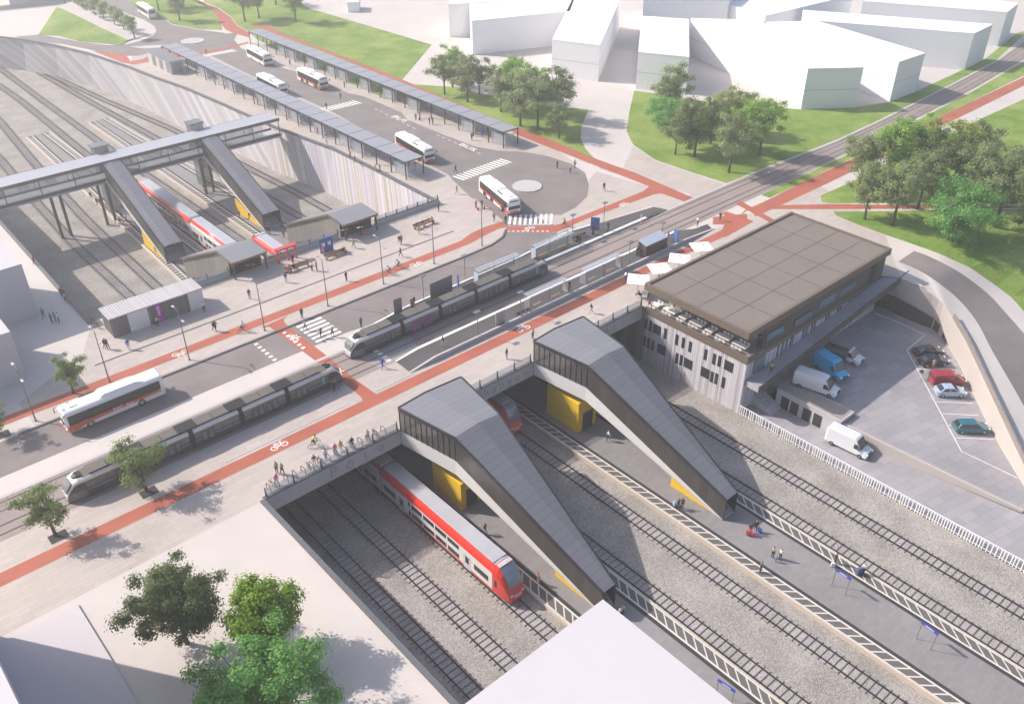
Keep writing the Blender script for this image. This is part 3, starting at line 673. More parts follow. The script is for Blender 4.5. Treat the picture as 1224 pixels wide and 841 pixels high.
track('track nearest the dark wall left of the double-deck train, running down to the bottom edge', [(32.7, -5), (32.7, SB+8)], .75)
track('second track from the left wall, running past the white-roofed corner and on under the bridge', [(37.25, -5), (37.3, 77)], .75)
track('leftmost track in the cutting beyond the bridge, passing the white kiosk', [(38.2, 112), (38.1, 165), (39.5, 200), (40.6, 215), (41.6, 240), (41, 270), (38, 300)], .75)
track('track under the first double-deck train, along the left side of the first platform', [(42.85, -5), (42.85, 140), (43.6, 175), (45.7, 210), (48.4, 245), (50, 280), (47, 330)], .75)
track('track along the right side of the first platform, with the longer upstream train on it', [(55.0, -5), (55.0, 60), (56.2, 120), (56.4, 170), (56.4, 210), (57.6, 260), (57.2, 285), (50, 340)], .75)
track('track along the left side of the second platform with the red train nose on it', [(62.0, -5), (62.0, 150), (61.6, 210), (61.9, 257), (62.5, 295), (58, 340)], .75)
track('track along the right side of the second platform', [(75.9, -5), (75.9, 120), (75.4, 165), (72.6, 208), (70.8, 248), (69.5, 290), (66, 330)], .75)
track('outermost track beside the white fence and the boarded wall', [(82.0, -5), (82.0, 120), (81.0, 160), (78.0, 213), (74.2, 245), (71.5, 275), (68.5, 310)], .75)
# ------------------------------------------------------------------ station platforms
def platform(label, x0, x1, y0, y1, lean, hatch, x0b=None, x1b=None):
    x0b = x0 if x0b is None else x0b; x1b = x1 if x1b is None else x1b
    t = thing('station_platform', label, 'platform', ((x0+x1)/2, (y0+y1)/2, ZP))
    poly = [(x0, y0), (x1, y0), (x1b, y1), (x0b, y1)]
    mb = MB(); mb.prism(poly, ZP, -8.42, 'platform_edge', 'platform'); mb.build('body', t, world=True)
    f = lambda u, y: (x0+(x0b-x0)*(y-y0)/(y1-y0), x1+(x1b-x1)*(y-y0)/(y1-y0))
    for side in (0, 1):
        sg = 1 if side == 0 else -1
        mb = MB(); xa, xb = f(0, y0)[side], f(0, y1)[side]
        def q(a, b, z, m):
            mb.add([(xa+sg*a, y0, z), (xa+sg*b, y0, z), (xb+sg*b, y1, z), (xb+sg*a, y1, z)], [(0, 1, 2, 3) if sg > 0 else (3, 2, 1, 0)], m)
        q(-.12, .15, -8.40, 'platform_edge'); q(.15, 1.5, -8.405, 'slab_grey'); q(1.5, 1.95, -8.40, 'line_dark')
        q(1.28, 1.5, -8.395, 'hatch_white'); q(.12, .26, -8.395, 'hatch_white'); mb.build('edge_strip', t, world=True, fix=False)
        mb = MB(); y = y0+.4; k = hatch[side]
        while y < y1-1.5:
            u = f(0, y)[side]; w_ = .22
            mb.add([(u+sg*.28, y, -8.392), (u+sg*.28, y+w_, -8.392), (u+sg*1.3, y+w_+k, -8.392), (u+sg*1.3, y+k, -8.392)], [(0, 1, 2, 3)], 'hatch_white'); y += 1.3 if abs(k) > .3 else 1.0
        o = mb.build('white_hatching', t, world=True, fix=False); o['kind'] = 'stuff'
    return t
platform('long grey platform left of the first covered stair, with the red-nosed train alongside', 44.9, 53.6, -10, SB+20, 0, (1.2, -1.3))
platform('long grey platform below the second covered stair, with blue signs', 64.95, 74.45, -10, SB+20, 0, (-.98, -1.3))
platform('grey platform beyond the bridge on the left, at the foot of the footbridge stair', 45.2, 54.9, 100, 228.5, 0, (0.0, .0), 49.4, 54.8)
platform('grey platform beyond the bridge on the right, behind the second train', 64.2, 73.6, 100, 229, 0, (-.98, .0), 64.2, 69.4)
# ------------------------------------------------------------------ covered stairs down to the platforms
cladding('stair_panels', [(.072, .065, .06), (.06, .055, .051), (.08, .073, .067), (.067, .061, .057)], 1.05, 'y', gap=.04, rough=.35, bump=.15)
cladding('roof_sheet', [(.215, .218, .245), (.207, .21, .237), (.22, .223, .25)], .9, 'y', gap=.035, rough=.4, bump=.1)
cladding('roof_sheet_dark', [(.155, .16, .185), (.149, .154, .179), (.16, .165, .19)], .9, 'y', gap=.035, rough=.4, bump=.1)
def big_stair(label, xl0, xr0, xl1, xr1, xl2, xr2, Y0, Y1, Y2, zt0, zt1, zt2, zb0, zb1, zb2):
    """covered stair narrowing and dropping: stations 0 (street), 1 (kink), 2 (platform)"""
    t = thing('covered_stair', label, 'covered stair', ((xl0+xr0)/2, Y0, 0))
    YS = (Y0, Y1, Y2); XL = (xl0, xl1, xl2); XR = (xr0, xr1, xr2); ZT = (zt0, zt1, zt2); ZB = (zb0, zb1, zb2)
    V = lambda i, x, z: Vector((x, YS[i], z))
    # roof in four facets, with a ridge line slipping from the middle to the side
    XM = [XL[0]+(XR[0]-XL[0])*.42, XL[1]+(XR[1]-XL[1])*.52, XL[2]+(XR[2]-XL[2])*.95]
    mb = MB()
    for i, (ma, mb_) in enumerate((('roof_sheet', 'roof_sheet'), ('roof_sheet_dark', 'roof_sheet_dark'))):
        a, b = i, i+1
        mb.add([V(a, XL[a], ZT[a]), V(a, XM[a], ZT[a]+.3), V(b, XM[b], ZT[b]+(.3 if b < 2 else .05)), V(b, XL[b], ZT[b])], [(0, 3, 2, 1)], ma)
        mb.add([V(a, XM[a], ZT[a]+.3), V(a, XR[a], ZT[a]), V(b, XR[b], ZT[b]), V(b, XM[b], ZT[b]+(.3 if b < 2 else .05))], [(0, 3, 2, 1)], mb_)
    mb.build('roof', t, world=True)
    mb = MB()
    for X in (XL, XR):
        mb.loft([[V(i, X[i]-.12, ZT[i]-.28), V(i, X[i]+.12, ZT[i]-.28), V(i, X[i]+.12, ZT[i]+.06), V(i, X[i]-.12, ZT[i]+.06)] for i in range(3)], 'metal_dark')
    mb.loft([[Vector((XL[0], Y0-.02+o, zt0-.28+z_)), Vector((XM[0], Y0-.02+o, zt0+z_+.02)), Vector((XR[0], Y0-.02+o, zt0-.28+z_))] for o, z_ in ((0, 0), (0, .34), (.2, .34), (.2, 0))], 'metal_dark', caps=False, close=False)
    mb.build('roof_edge', t, world=True)
    # side walls: glazed near the top, solid panels lower down
    for X, s in ((XL, -1), (XR, 1)):
        mb = MB(); o = Vector((s*.05, 0, 0))
        for i in range(2):
            a, b = i, i+1; A0, A1 = V(a, X[a], ZB[a]), V(a, X[a], ZT[a]-.28); B0, B1 = V(b, X[b], ZB[b]), V(b, X[b], ZT[b]-.28)
            mb.add([A0, B0, B1, A1], [(0, 1, 2, 3)], 'stair_panels' if i else 'smoked')
        mb.build('side_wall', t, world=True, fix=False)
        mb = MB()
        for i in range(11):
            f = i/10; x = X[0]+(X[1]-X[0])*f; y = Y0+(Y1-Y0)*f; zb = ZB[0]+(ZB[1]-ZB[0])*f; zt = ZT[0]+(ZT[1]-ZT[0])*f
            mb.cb((x, y, (zb+zt)/2-.1), (.1, .07, zt-zb-.2), 'metal_dark')
        mb.build('glazing_bar', t, world=True)
    # white stringers below the walls
    zs = (-2.0, ZB[1]-2.1, -8.41)
    for X, s in ((XL, -1), (XR, 1)):
        mb = MB(); th = .35
        y2 = YS[2]+1.2
        P0 = [(X[0], Y0, zs[0]), (X[0], Y0, ZB[0]), (X[1], Y1, ZB[1]), (X[2], Y2, ZB[2]), (X[2], Y2+1.6, -8.41), (X[1], Y1, zs[1])]
        n = 6; q = [(x-s*th, y, z) for x, y, z in P0]
        mb.add(P0+q, [(0, 1, 2, 5), (5, 2, 3, 4), (6, 11, 8, 7), (11, 10, 9, 8)]+[(i, (i+1) % n, n+(i+1) % n, n+i) for i in range(n)], 'concrete_white'); mb.build('stringer', t, world=True)
    # flight: soffit slab with steps
    mb = MB(); n = 44
    for i in range(n):
        f0, f1 = i/n, (i+1)/n
        y0_, y1_ = Y1+(Y2-Y1)*f0, Y1+(Y2-Y1)*f1; zz = ZB[1]-.3+(-8.4-(ZB[1]-.3))*f1
        x0_, x1_ = XL[1]+(XL[2]-XL[1])*f0+.3, XR[1]+(XR[2]-XR[1])*f0-.3
        mb.bx(x0_, max(x1_, x0_+.4), y1_, y0_, max(zz-.6, -8.4), zz+.18, 'concrete')
    mb.prism([(xl0+.4, Y0+.2), (xl1+.4, Y1), (xr1-.4, Y1), (xr0-.4, Y0+.2)], -.45, -.2, 'concrete'); mb.build('steps', t, world=True)
    # foot posts
    for x in (xl2, xr2): mb = MB(); mb.tube([(x, Y2, -8.42), (x, Y2, zt2)], .09, 'metal_dark'); mb.build('foot_post', t, world=True)
    return t
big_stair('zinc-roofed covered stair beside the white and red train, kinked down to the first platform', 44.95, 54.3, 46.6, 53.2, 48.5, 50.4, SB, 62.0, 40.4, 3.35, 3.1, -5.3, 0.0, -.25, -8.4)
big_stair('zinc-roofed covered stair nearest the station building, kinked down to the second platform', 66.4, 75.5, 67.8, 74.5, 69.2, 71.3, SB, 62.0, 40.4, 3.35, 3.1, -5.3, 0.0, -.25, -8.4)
def yellow_room(label, x0, x1, y0, y1, z1, door=True):
    t = thing('yellow_cabin', label, 'cabin', ((x0+x1)/2, (y0+y1)/2, -8.4))
    mb = MB(); mb.bx(x0, x1, y0, y1, -8.4, z1, 'yellow'); mb.build('walls', t, world=True, bevel=.05)
    if door:
        mb = MB(); mb.bx(x0+(x1-x0)*.25, x0+(x1-x0)*.8, y0-.06, y0-.003, -8.38, -5.6, 'metal_dark'); mb.build('door', t, world=True)
yellow_room('yellow cabin under the top of the first covered stair', 47.2, 50.2, 62.0, 67.5, -4.3)
yellow_room('yellow lift cabin under the top of the second covered stair', 67.9, 71.3, 63.2, 69.2, -3.6)
def yellow_wedge(label, x, y0, y1, zt):
    mb = MB(); mb.add([(x, y0, -8.4), (x, y1, -8.4), (x, y1, zt), (x+.25, y0, -8.4), (x+.25, y1, -8.4), (x+.25, y1, zt)], [(0, 2, 1), (3, 4, 5), (1, 2, 5, 4), (0, 3, 5, 2), (0, 1, 4, 3)], 'yellow'); tag(mb.build('yellow_wedge'), label, 'panel')
yellow_wedge('yellow wedge under the foot of the first covered stair', 48.5, 42.2, 47.4, -6.4)
yellow_wedge('yellow wedge under the foot of the second covered stair', 69.2, 42.4, 48.4, -6.0)
# ------------------------------------------------------------------ footbridge upstream
mat('bridge_roof', (.36, .37, .42), .45, var=.05)
t = thing('footbridge', 'long covered footbridge with glazed sides crossing the tracks beyond the bridge', 'footbridge', (50, 170.6, 0))
XA, XB, YA, YB = -12, 84.6, 168.6, 172.6
mb = MB(); mb.bx(XA, XB, YA-.3, YB+.3, 3.3, 3.62, 'bridge_roof'); mb.build('roof', t, world=True)
mb = MB(); mb.bx(XA, XB, YA-.36, YA-.3, 3.0, 3.64, 'bronze'); mb.bx(XA, XB, YB+.3, YB+.36, 3.0, 3.64, 'bronze'); mb.build('roof_edge', t, world=True)
mb = MB(); mb.bx(XA, XB, YA, YB, -.6, -.02, 'concrete'); mb.build('deck', t, world=True)
mb = MB(); mb.bx(XA, XB, YA-.12, YA-.03, -.2, .35, 'glass_teal') if False else None
mat('teal_edge', (.05, .09, .10), .4)
mb = MB(); mb.bx(XA, XB, YA-.1, YA-.02, -.25, .3, 'teal_edge'); mb.bx(XA, XB, YB+.02, YB+.1, -.25, .3, 'teal_edge'); mb.build('edge_rail', t, world=True)
for y in (YA, YB):
    mb = MB(); mb.bx(XA, XB-4, y-.015, y+.015, .3, 3.0, 'glass'); mb.build('glass_pane', t, world=True)
mb = MB()
for i in range(17):
    x = XA+(XB-XA-.2)*i/16
    for y in (YA, YB): mb.bx(x-.06, x+.06, y-.06, y+.06, .3, 3.3, 'metal_dark')
mb.build('frame_posts', t, world=True)
for x in (24.6, 37.5, 46.0, 66.5):
    for dx in (0, 1.6):
        for y in (YA+.6,):
            mb = MB(); mb.tube([(x+dx, y, ZP), (x+dx+.0, y, -.6)], .28, 'timber_brown', 8); mb.build('column', t, world=True)
def foot_stair(label, x0, x1, Y0, Y2):
    t = thing('covered_stair', label, 'covered stair', (x0, Y0, 0))
    mb = MB(); mb.add([(x0, Y0, 3.3), (x1, Y0, 3.3), (x1, Y2, -5.3), (x0, Y2, -5.3), (x0+1.3, Y0, 3.45), (x0+1.3, Y2, -5.15)], [(0, 4, 5, 3), (4, 1, 2, 5)], 'roof_sheet'); mb.build('roof', t, world=True)
    mb = MB()
    for x in (x0, x1): mb.loft([[(x-.1, y, z-.25), (x+.1, y, z-.25), (x+.1, y, z+.05), (x-.1, y, z+.05)] for y, z in ((Y0, 3.3), (Y2, -5.3))], 'metal_dark')
    mb.build('roof_edge', t, world=True)
    for x in (x0, x1):
        mb = MB(); mb.add([(x, Y0, 0.2), (x, Y2, -8.4), (x, Y2, -5.5), (x, Y0, 3.1)], [(0, 1, 2, 3)], 'stair_panels'); mb.build('side_wall', t, world=True, fix=False)
        mb = MB(); mb.prism([(x-.12, Y2), (x+.12, Y2), (x+.12, Y0), (x-.12, Y0)], lambda a, b: -8.41 if b < Y2+1 else -.7, lambda a, b: -8.3 if b < Y2+1 else .2, 'concrete_white'); mb.build('stringer', t, world=True)
    mb = MB(); n = 40
    for i in range(n):
        y1_, y0_ = Y0+(Y2-Y0)*i/n, Y0+(Y2-Y0)*(i+1)/n; zz = -.2+(-8.2)*(i+1)/n
        mb.bx(x0+.15, x1-.15, y0_, y1_, max(zz-.5, -8.4), zz+.15, 'concrete')
    mb.build('steps', t, world=True)
    for x in (x0, x1): mb = MB(); mb.tube([(x, Y2, -8.42), (x, Y2, -5.3)], .08, 'metal_dark'); mb.build('foot_post', t, world=True)
foot_stair('straight covered stair from the footbridge down to the left platform', 47.6, 51.0, YA-.4, 145.5)
foot_stair('straight covered stair from the footbridge down to the right platform', 67.0, 70.6, YA-.4, 145.8)
yellow_wedge('yellow wedge under the footbridge stair on the left platform', 47.6, 147.0, 155.5, -5.8)
yellow_wedge('yellow wedge under the footbridge stair on the right platform', 67.0, 147.5, 157, -5.6)
for lab, x in (('dark lift housing rising above the footbridge roof over the left platform', 49.5), ('dark lift housing rising above the footbridge roof over the right platform', 68.8)):
    t = thing('lift_shaft', lab, 'lift', (x, 174.2, ZP)); mb = MB(); mb.bx(x-1.3, x+1.3, 173.1, 175.4, ZP+.5, 4.6, 'glass_dark'); mb.build('shaft', t, world=True)
    mb = MB(); mb.bx(x-1.5, x+1.5, 173.0, 175.6, 4.6, 4.95, 'metal_grey'); mb.build('cap', t, world=True)
# ------------------------------------------------------------------ stair entrances at the north parapet
def entrance(label, x0, x1):
    """wedge-roofed stair going down northwards from the plaza to the platform upstream"""
    t = thing('stair_entrance', label, 'stair entrance', ((x0+x1)/2, NB, 0)); ya, yk, yb = 116.6, 121.6, 137.7
    za, zk, zb = 3.0, 3.25, -4.3
    mb = MB(); mb.add([(x0-.3, ya, za), (x1+.3, ya, za), (x1+.3, yk, zk), (x0-.3, yk, zk), (x1+.2, yb, zb), (x0-.2, yb, zb)], [(0, 1, 2, 3), (3, 2, 4, 5)], 'roof_sheet'); mb.build('roof', t, world=True)
    mb = MB(); mb.loft([[(x0-.35, y, z-.32), (x0-.25, y, z-.32), (x0-.25, y, z+.04), (x0-.35, y, z+.04)] for y, z in ((ya, za), (yk, zk), (yb, zb))], 'bronze')
    mb.loft([[(x1+.25, y, z-.32), (x1+.35, y, z-.32), (x1+.35, y, z+.04), (x1+.25, y, z+.04)] for y, z in ((ya, za), (yk, zk), (yb, zb))], 'bronze')
    mb.bx(x0-.3, x1+.3, ya-.06, ya+.02, za-.32, za+.03, 'bronze'); mb.build('roof_edge', t, world=True)
    for x in (x0, x1):
        mb = MB(); mb.add([(x, NB-.3, -.8), (x, yk, -1.0), (x, yb, -8.4), (x, yb, zb-.3), (x, yk, zk-.3), (x, NB-.3, zk-.35)], [(0, 1, 4, 5), (1, 2, 3, 4)], 'grey_boards'); mb.build('side_wall', t, world=True, fix=False)
    for x in (x0, x1): mb = MB(); mb.bx(x-.1, x+.1, ya+.2, ya+.4, 0, za-.2, 'metal_dark'); mb.build('post', t, world=True)
    mb = MB(); n = 40
    for i in range(n):
        y0_, y1_ = NB+(yb-NB)*i/n, NB+(yb-NB)*(i+1)/n; zz = -8.3*(i+1)/n
        mb.bx(x0+.1, x1-.1, y0_, y1_, max(zz-.4, -8.4), zz, 'concrete_dark')
    mb.build('steps', t, world=True)
    mb = MB(); mb.bx(x0, x1, NB-.3, NB, .05, .12, 'line_dark'); mb.bx((x0+x1)/2-.06, (x0+x1)/2+.06, NB-.2, NB+3, -.5, .95, 'metal_dark'); mb.build('handrail', t, world=True)
    mb = MB(); mb.add([(x0-.12, NB-.1, .1), (x0-.12, NB+7.2, -3.9), (x0-.12, NB+7.2, -4.9), (x0-.12, NB-.1, -1.2), (x0-3.6, NB+.1, .1), (x0-3.6, NB+.1, -1.2)], [(0, 1, 4)], 'glass_white'); mb.build('glass_pane', t, world=True, fix=False)
    return t
cladding('grey_boards', [(.19, .178, .166), (.165, .155, .147), (.205, .193, .182), (.178, .168, .158)], .45, 'y', gap=.06)
entrance('grey boarded stair entrance with a wedge roof nearest the white kiosk', 47.7, 53.0)
entrance('grey boarded stair entrance with a wedge roof, right of the two blue panels', 67.5, 73.6)
# fence by the car park
t = thing('fence', 'white picket fence between the gravel and the lower yard', 'fence', (PX1, 52, ZP))
mb = MB(); mb.bx(PX1-.04, PX1+.04, -40, 51.9, ZP+1.42, ZP+1.52, 'white_paint'); mb.bx(PX1-.03, PX1+.03, -40, 51.9, ZP+.18, ZP+.25, 'white_paint'); mb.build('rail', t, world=True)
mb = MB(); rnd = random.Random(3); y = 51.8
while y > -40:
    mb.bx(PX1-.05, PX1+.05, y-.06, y+.06, ZP, ZP+1.42, 'white_paint'); y -= rnd.choice((.32, .32, .36, .5))
mb.build('pickets', t, world=True, kind='stuff')
# ================================================================== station building
def plx(x, y, ax, val):
    d = FW*FPX+RT*(x-612)-UP*(y-420.5); o = Vector((0, 0, HC)); return o+d*((val-o[ax])/d[ax])
cladding('white_boards', [(.56, .53, .57), (.48, .455, .50), (.60, .575, .61), (.40, .38, .42), (.53, .50, .54)], .33, 'y', gap=.12, bump=.5)
cladding('white_boards_x', [(.56, .53, .57), (.48, .455, .50), (.60, .575, .61), (.40, .38, .42), (.53, .50, .54)], .33, 'x', gap=.12, bump=.5)
mat('roof_membrane', (.185, .158, .14), .8, var=.05, scale=.8, var2=.06, scale2=.1)
mat('roof_joint', (.05, .043, .04), .8)
t = thing('station_building', 'station building with a brown flat roof, roof terrace of tables and white boarded walls', 'building', (105, 61, 0))
mb = MB(); mb.bx(88.0, 88.25, 52.0, 69.7, -9.3, -.85, 'white_boards'); mb.build('wall', t, world=True)
mb = MB(); mb.bx(88.25, 122.3, 52.0, 52.25, -9.3, -.85, 'white_boards_x'); mb.build('wall', t, world=True)
mb = MB(); mb.bx(122.05, 122.3, 52.25, 69.6, -9.3, -.02, 'white_boards'); mb.bx(88.25, 122.05, 69.3, 69.6, -9.3, -.02, 'concrete_dark'); mb.build('wall', t, world=True)
mb = MB(); mb.bx(87.94, 122.36, 51.94, 69.64, -.85, -.03, 'bronze'); mb.build('floor_band', t, world=True)
mb = MB(); mb.bx(87.94, 88.14, 51.94, 69.64, -.03, .32, 'bronze'); mb.bx(88.14, 91.5, 51.94, 52.14, -.03, .32, 'bronze'); mb.build('terrace_kerb', t, world=True)
mat('terrace_floor', (.30, .27, .25), .8, var=.08)
mb = MB(); mb.bx(88.15, 121, 52.15, 69.4, -.03, .02, 'terrace_floor'); mb.build('terrace_floor', t, world=True)
mb = MB()
mb.bx(91.35, 91.41, 53.0, 68.6, .03, 3.6, 'glass'); mb.build('glass_wall', t, world=True)
mb = MB(); mb.bx(90.3, 90.36, 66.5, 69.2, .03, 3.5, 'glass') if False else None
for i in range(13): mb.bx(91.3, 91.46, 53+i*1.3-.04, 53+i*1.3+.04, .03, 3.6, 'metal_dark')
mb.build('mullion', t, world=True)
mat('interior', (.42, .45, .47), .8)
mb = MB(); mb.bx(94.5, 94.6, 52.5, 69, .03, 3.6, 'interior'); mb.build('inner_wall', t, world=True)
mb = MB(); mb.bx(91.4, 122.2, 52.05, 52.3, -.03, 3.6, 'timber_brown'); mb.bx(119.8, 122.2, 52.3, 56, .0, 3.6, 'timber_brown'); mb.bx(122.0, 122.25, 56, 69.4, .0, 3.6, 'timber_brown'); mb.bx(94.6, 122, 69.0, 69.3, .0, 3.6, 'glass_dark'); mb.build('upper_wall', t, world=True)
mb = MB(); RX0, RX1, RY0, RY1 = 86.9, 122.9, 51.8, 69.5
mb.bx(RX0, RX1, RY0, RY1, 3.6, 4.25, 'bronze')
for a in ((RX0, RX1, RY0, RY0+.45), (RX0, RX1, RY1-.45, RY1), (RX0, RX0+.45, RY0+.45, RY1-.45), (RX1-.45, RX1, RY0+.45, RY1-.45)): mb.bx(*a, 4.25, 4.6, 'bronze')
rf = mb.build('roof', t, world=True)
mb = MB(); mb.bx(RX0+.45, RX1-.45, RY0+.45, RY1-.45, 4.25, 4.36, 'roof_membrane')
for i in range(1, 6): x = RX0+.45+(RX1-RX0-.9)*i/6; mb.bx(x-.05, x+.05, RY0+.46, RY1-.46, 4.36, 4.366, 'roof_joint')
for i in range(1, 4): y = RY0+.45+(RY1-RY0-.9)*i/4; mb.bx(RX0+.46, RX1-.46, y-.05, y+.05, 4.366, 4.37, 'roof_joint')
o = mb.build('roof_panels', rf); o.location = (-105, -61, 0)
def win(face, px, py, w, h, frame='metal_dark'):
    mb = MB()
    if face == 'w':
        p = plx(px, py, 0, 88.0); mb.bx(87.955, 88.03, p.y-w/2, p.y+w/2, p.z-h/2, p.z+h/2, frame); f = mb.build('window', t, world=True)
        mb = MB(); mb.bx(87.935, 87.95, p.y-w/2+.09, p.y+w/2-.09, p.z-h/2+.1, p.z+h/2-.1, 'dark_glass'); g = mb.build('pane', f); g.location = (-105, -61, 0)
    else:
        p = plx(px, py, 1, 52.0); mb.bx(p.x-w/2, p.x+w/2, 51.955, 52.06, p.z-h/2, p.z+h/2, frame); f = mb.build('window', t, world=True)
        mb = MB(); mb.bx(p.x-w/2+.09, p.x+w/2-.09, 51.935, 51.95, p.z-h/2+.1, p.z+h/2-.1, 'win_glass'); g = mb.build('pane', f); g.location = (-105, -61, 0)
mat('win_glass', (.16, .22, .27), .06, spec=.8, var=.25, scale=.6)
o_ = lambda q: (760+q[0]/6.8, 350+q[1]/6.8)
for q in [(85, 250), (120, 268), (240, 330), (333, 380), (385, 405), (442, 437), (567, 500), (637, 537), (680, 555), (72, 388), (103, 405), (138, 425), (333, 530), (368, 545), (618, 682), (653, 697), (711, 727)]: win('w', *o_(q), .5, 1.75)
for q in [(172, 297), (755, 595), (208, 460), (425, 575), (563, 648)]: win('w', *o_(q), 1.45, 1.55)
o_ = lambda q: (880+q[0]/6.12, 380+q[1]/6.12)
for q in [(305, 235), (335, 220), (367, 200), (490, 115), (512, 105), (550, 75), (572, 60)]: win('s', *o_(q), .42, 1.9)
win('s', *o_((168, 332)), 2.6, 2.4); win('s', *o_((402, 178)), .9, 1.9); win('s', *o_((285, 110)), 4.2, 1.25); win('s', *o_((490, 5)), 4.2, 1.25)
for x in (104.5, 110.5, 113.5): win('s', *[(lambda p: p)(0)]*0, ) if False else None
for x, z in ((107.2, -1.5), (107.9, -1.5), (110.3, -1.3), (111.0, -1.3), (113.4, -1.1)):
    mb = MB(); mb.bx(x-.2, x+.2, 51.955, 52.06, z-.8, z+.8, 'metal_dark'); mb.build('window', t, world=True)
for x in (106.5, 112.0):
    mb = MB(); mb.bx(x-2, x+2, 51.97, 52.06, 1.1, 2.35, 'win_glass'); mb.build('window', t, world=True)
mb = MB(); mb.bx(118.2, 119.7, 51.97, 52.06, .0, 3.2, 'black'); mb.build('door', t, world=True)
mb = MB(); mb.bx(89.3, 90.4, 51.95, 52.05, -5.4, -4.6, 'black'); mb.build('window', t, world=True)
# walkway hung on the south wall, rising to the plaza
fz = lambda x: -3.5+max(0, min(1, (x-90)/33))*3.4
mb = MB()
xs = [88.3, 90, 95, 100, 105, 110, 115, 120, 123, 127]
rings = []
for x in xs:
    z = fz(x); y0 = 49.7 if x < 124 else 50.1
    rings.append([(x, y0, z-.85), (x, 51.93, z-.85), (x, 51.93, z), (x, y0, z)])
mb.loft(rings, 'walk_paving' if False else 'concrete', mats=['timber_brown', 'timber_brown', 'lot_paving', 'bronze']); mb.build('walkway', t, world=True)
mb = MB(); mb.loft([[(x, (49.7 if x < 124 else 50.1)-.03, fz(x)-.86), (x, (49.7 if x < 124 else 50.1)+.12, fz(x)-.86), (x, (49.7 if x < 124 else 50.1)+.12, fz(x)+.14), (x, (49.7 if x < 124 else 50.1)-.03, fz(x)+.14)] for x in xs], 'timber_brown'); mb.build('walkway_edge', t, world=True)
# stairs down beside the yard store
t = thing('outdoor_stair', 'pale concrete steps under the walkway between the boarded wall and the low store', 'stairs', (92, 50.5, -8.75))
mb = MB()
for i in range(10): mb.bx(90.8, 93.2, 48.6+i*.34, 48.6+(i+1)*.34, -8.74, -8.6+i*.16, 'concrete')
mb.build('steps', t, world=True)
t = thing('yard_store', 'low concrete store with four dark doors below the parked vans', 'store', (94.8, 45, -8.75))
mb = MB(); mb.bx(93.3, 96.4, 40.0, 49.8, -8.75, -6.2, 'concrete'); mb.build('wall', t, world=True)
mat('store_roof', (.30, .26, .245), .8, var=.08)
mb = MB(); mb.bx(93.25, 96.45, 39.95, 49.85, -6.2, -6.08, 'concrete'); mb.build('roof', t, world=True)
mb = MB(); mb.bx(93.5, 96.3, 40.2, 49.7, -6.075, -6.06, 'store_roof'); mb.build('roof_covering', t, world=True)
for y in (48.3, 46.8, 44.9, 43.25):
    mb = MB(); mb.bx(93.24, 93.29, y-.6, y+.6, -8.73, -6.85, 'metal_dark'); mb.build('door', t, world=True)
mb = MB(); y0, y1 = 17.6, 39.9
mb.add([(93.7, y1, -8.8), (97.1, y0, -8.8), (97.1, y0, -8.45), (93.7, y1, zlot(y1)+.12), (94.1, y1, -8.8), (97.5, y0, -8.8), (97.5, y0, -8.45), (94.1, y1, zlot(y1)+.12)], [(0, 1, 2, 3), (7, 6, 5, 4), (3, 2, 6, 7), (1, 5, 6, 2), (0, 3, 7, 4)], 'wall_beige') if False else None
mat('wall_beige', (.47, .42, .395), .8, var=.03)
mb.add([(93.7, y1, -8.8), (97.1, y0, -8.8), (97.1, y0, -8.45), (93.7, y1, zlot(y1)+.12), (94.1, y1, -8.8), (97.5, y0, -8.8), (97.5, y0, -8.45), (94.1, y1, zlot(y1)+.12)], [(0, 1, 2, 3), (7, 6, 5, 4), (3, 2, 6, 7), (1, 5, 6, 2), (0, 3, 7, 4)], 'wall_beige')
tag(mb.build('retaining_wall'), 'beige wall tapering down between the upper car park and the lower yard', 'retaining wall')
# curving wall round the car park
t = thing('retaining_wall', 'beige wall curving round the car park below the access road', 'retaining wall', (wall_top[3].x, wall_top[3].y, 0))
n = 46
T = resamp(chaikin(wall_top), n); Bq = [Vector((p.x, p.y, zlot(p.y)-.3)) for p in T]
mb = MB(); mb.strip(Bq, T, 'wall_beige'); mb.build('wall_face', t, world=True, fix=False)
mb = MB(); P1 = [p+Vector((0, 0, .0)) for p in T[13:]]; P2 = [p+Vector((0, 0, .75)) for p in P1]
off = [(q-p).normalized() for p, q in zip(P1, P1[1:])]; off.append(off[-1]); off = [Vector((-d.y, d.x, 0))*.25 for d in off]
P3 = [p+o for p, o in zip(P2, off)]; P4 = [p+o for p, o in zip(P1, off)]
mb.strip(P1, P2, 'wall_beige'); mb.strip(P2, P3, 'wall_beige'); mb.strip(P3, P4, 'wall_beige'); mb.build('parapet', t, world=True)
# dark opening under its left half
m_ = 9; low = [Vector((p.x, p.y, zlot(p.y)))+Vector((-.14, -.14, .02)) for p in resamp(wall_top[:6], m_)]
hs = [2.8, 2.8, 2.75, 2.6, 2.3, 1.9, 1.4, .8, .05]; hi = [p+Vector((0, 0, h)) for p, h in zip(low, hs)]
mat('opening_brown', (.075, .06, .05), .7, var=.15, scale=.4)
mb.strip(low, hi, 'opening_brown'); mb.build('gate_opening', t, world=True, fix=False)
mb = MB(); mb.strip([p+Vector((-.1, -.1, .0)) for p in low], [p+Vector((-.1, -.1, .16)) for p in low], 'concrete'); mb.build('threshold', t, world=True, fix=False)
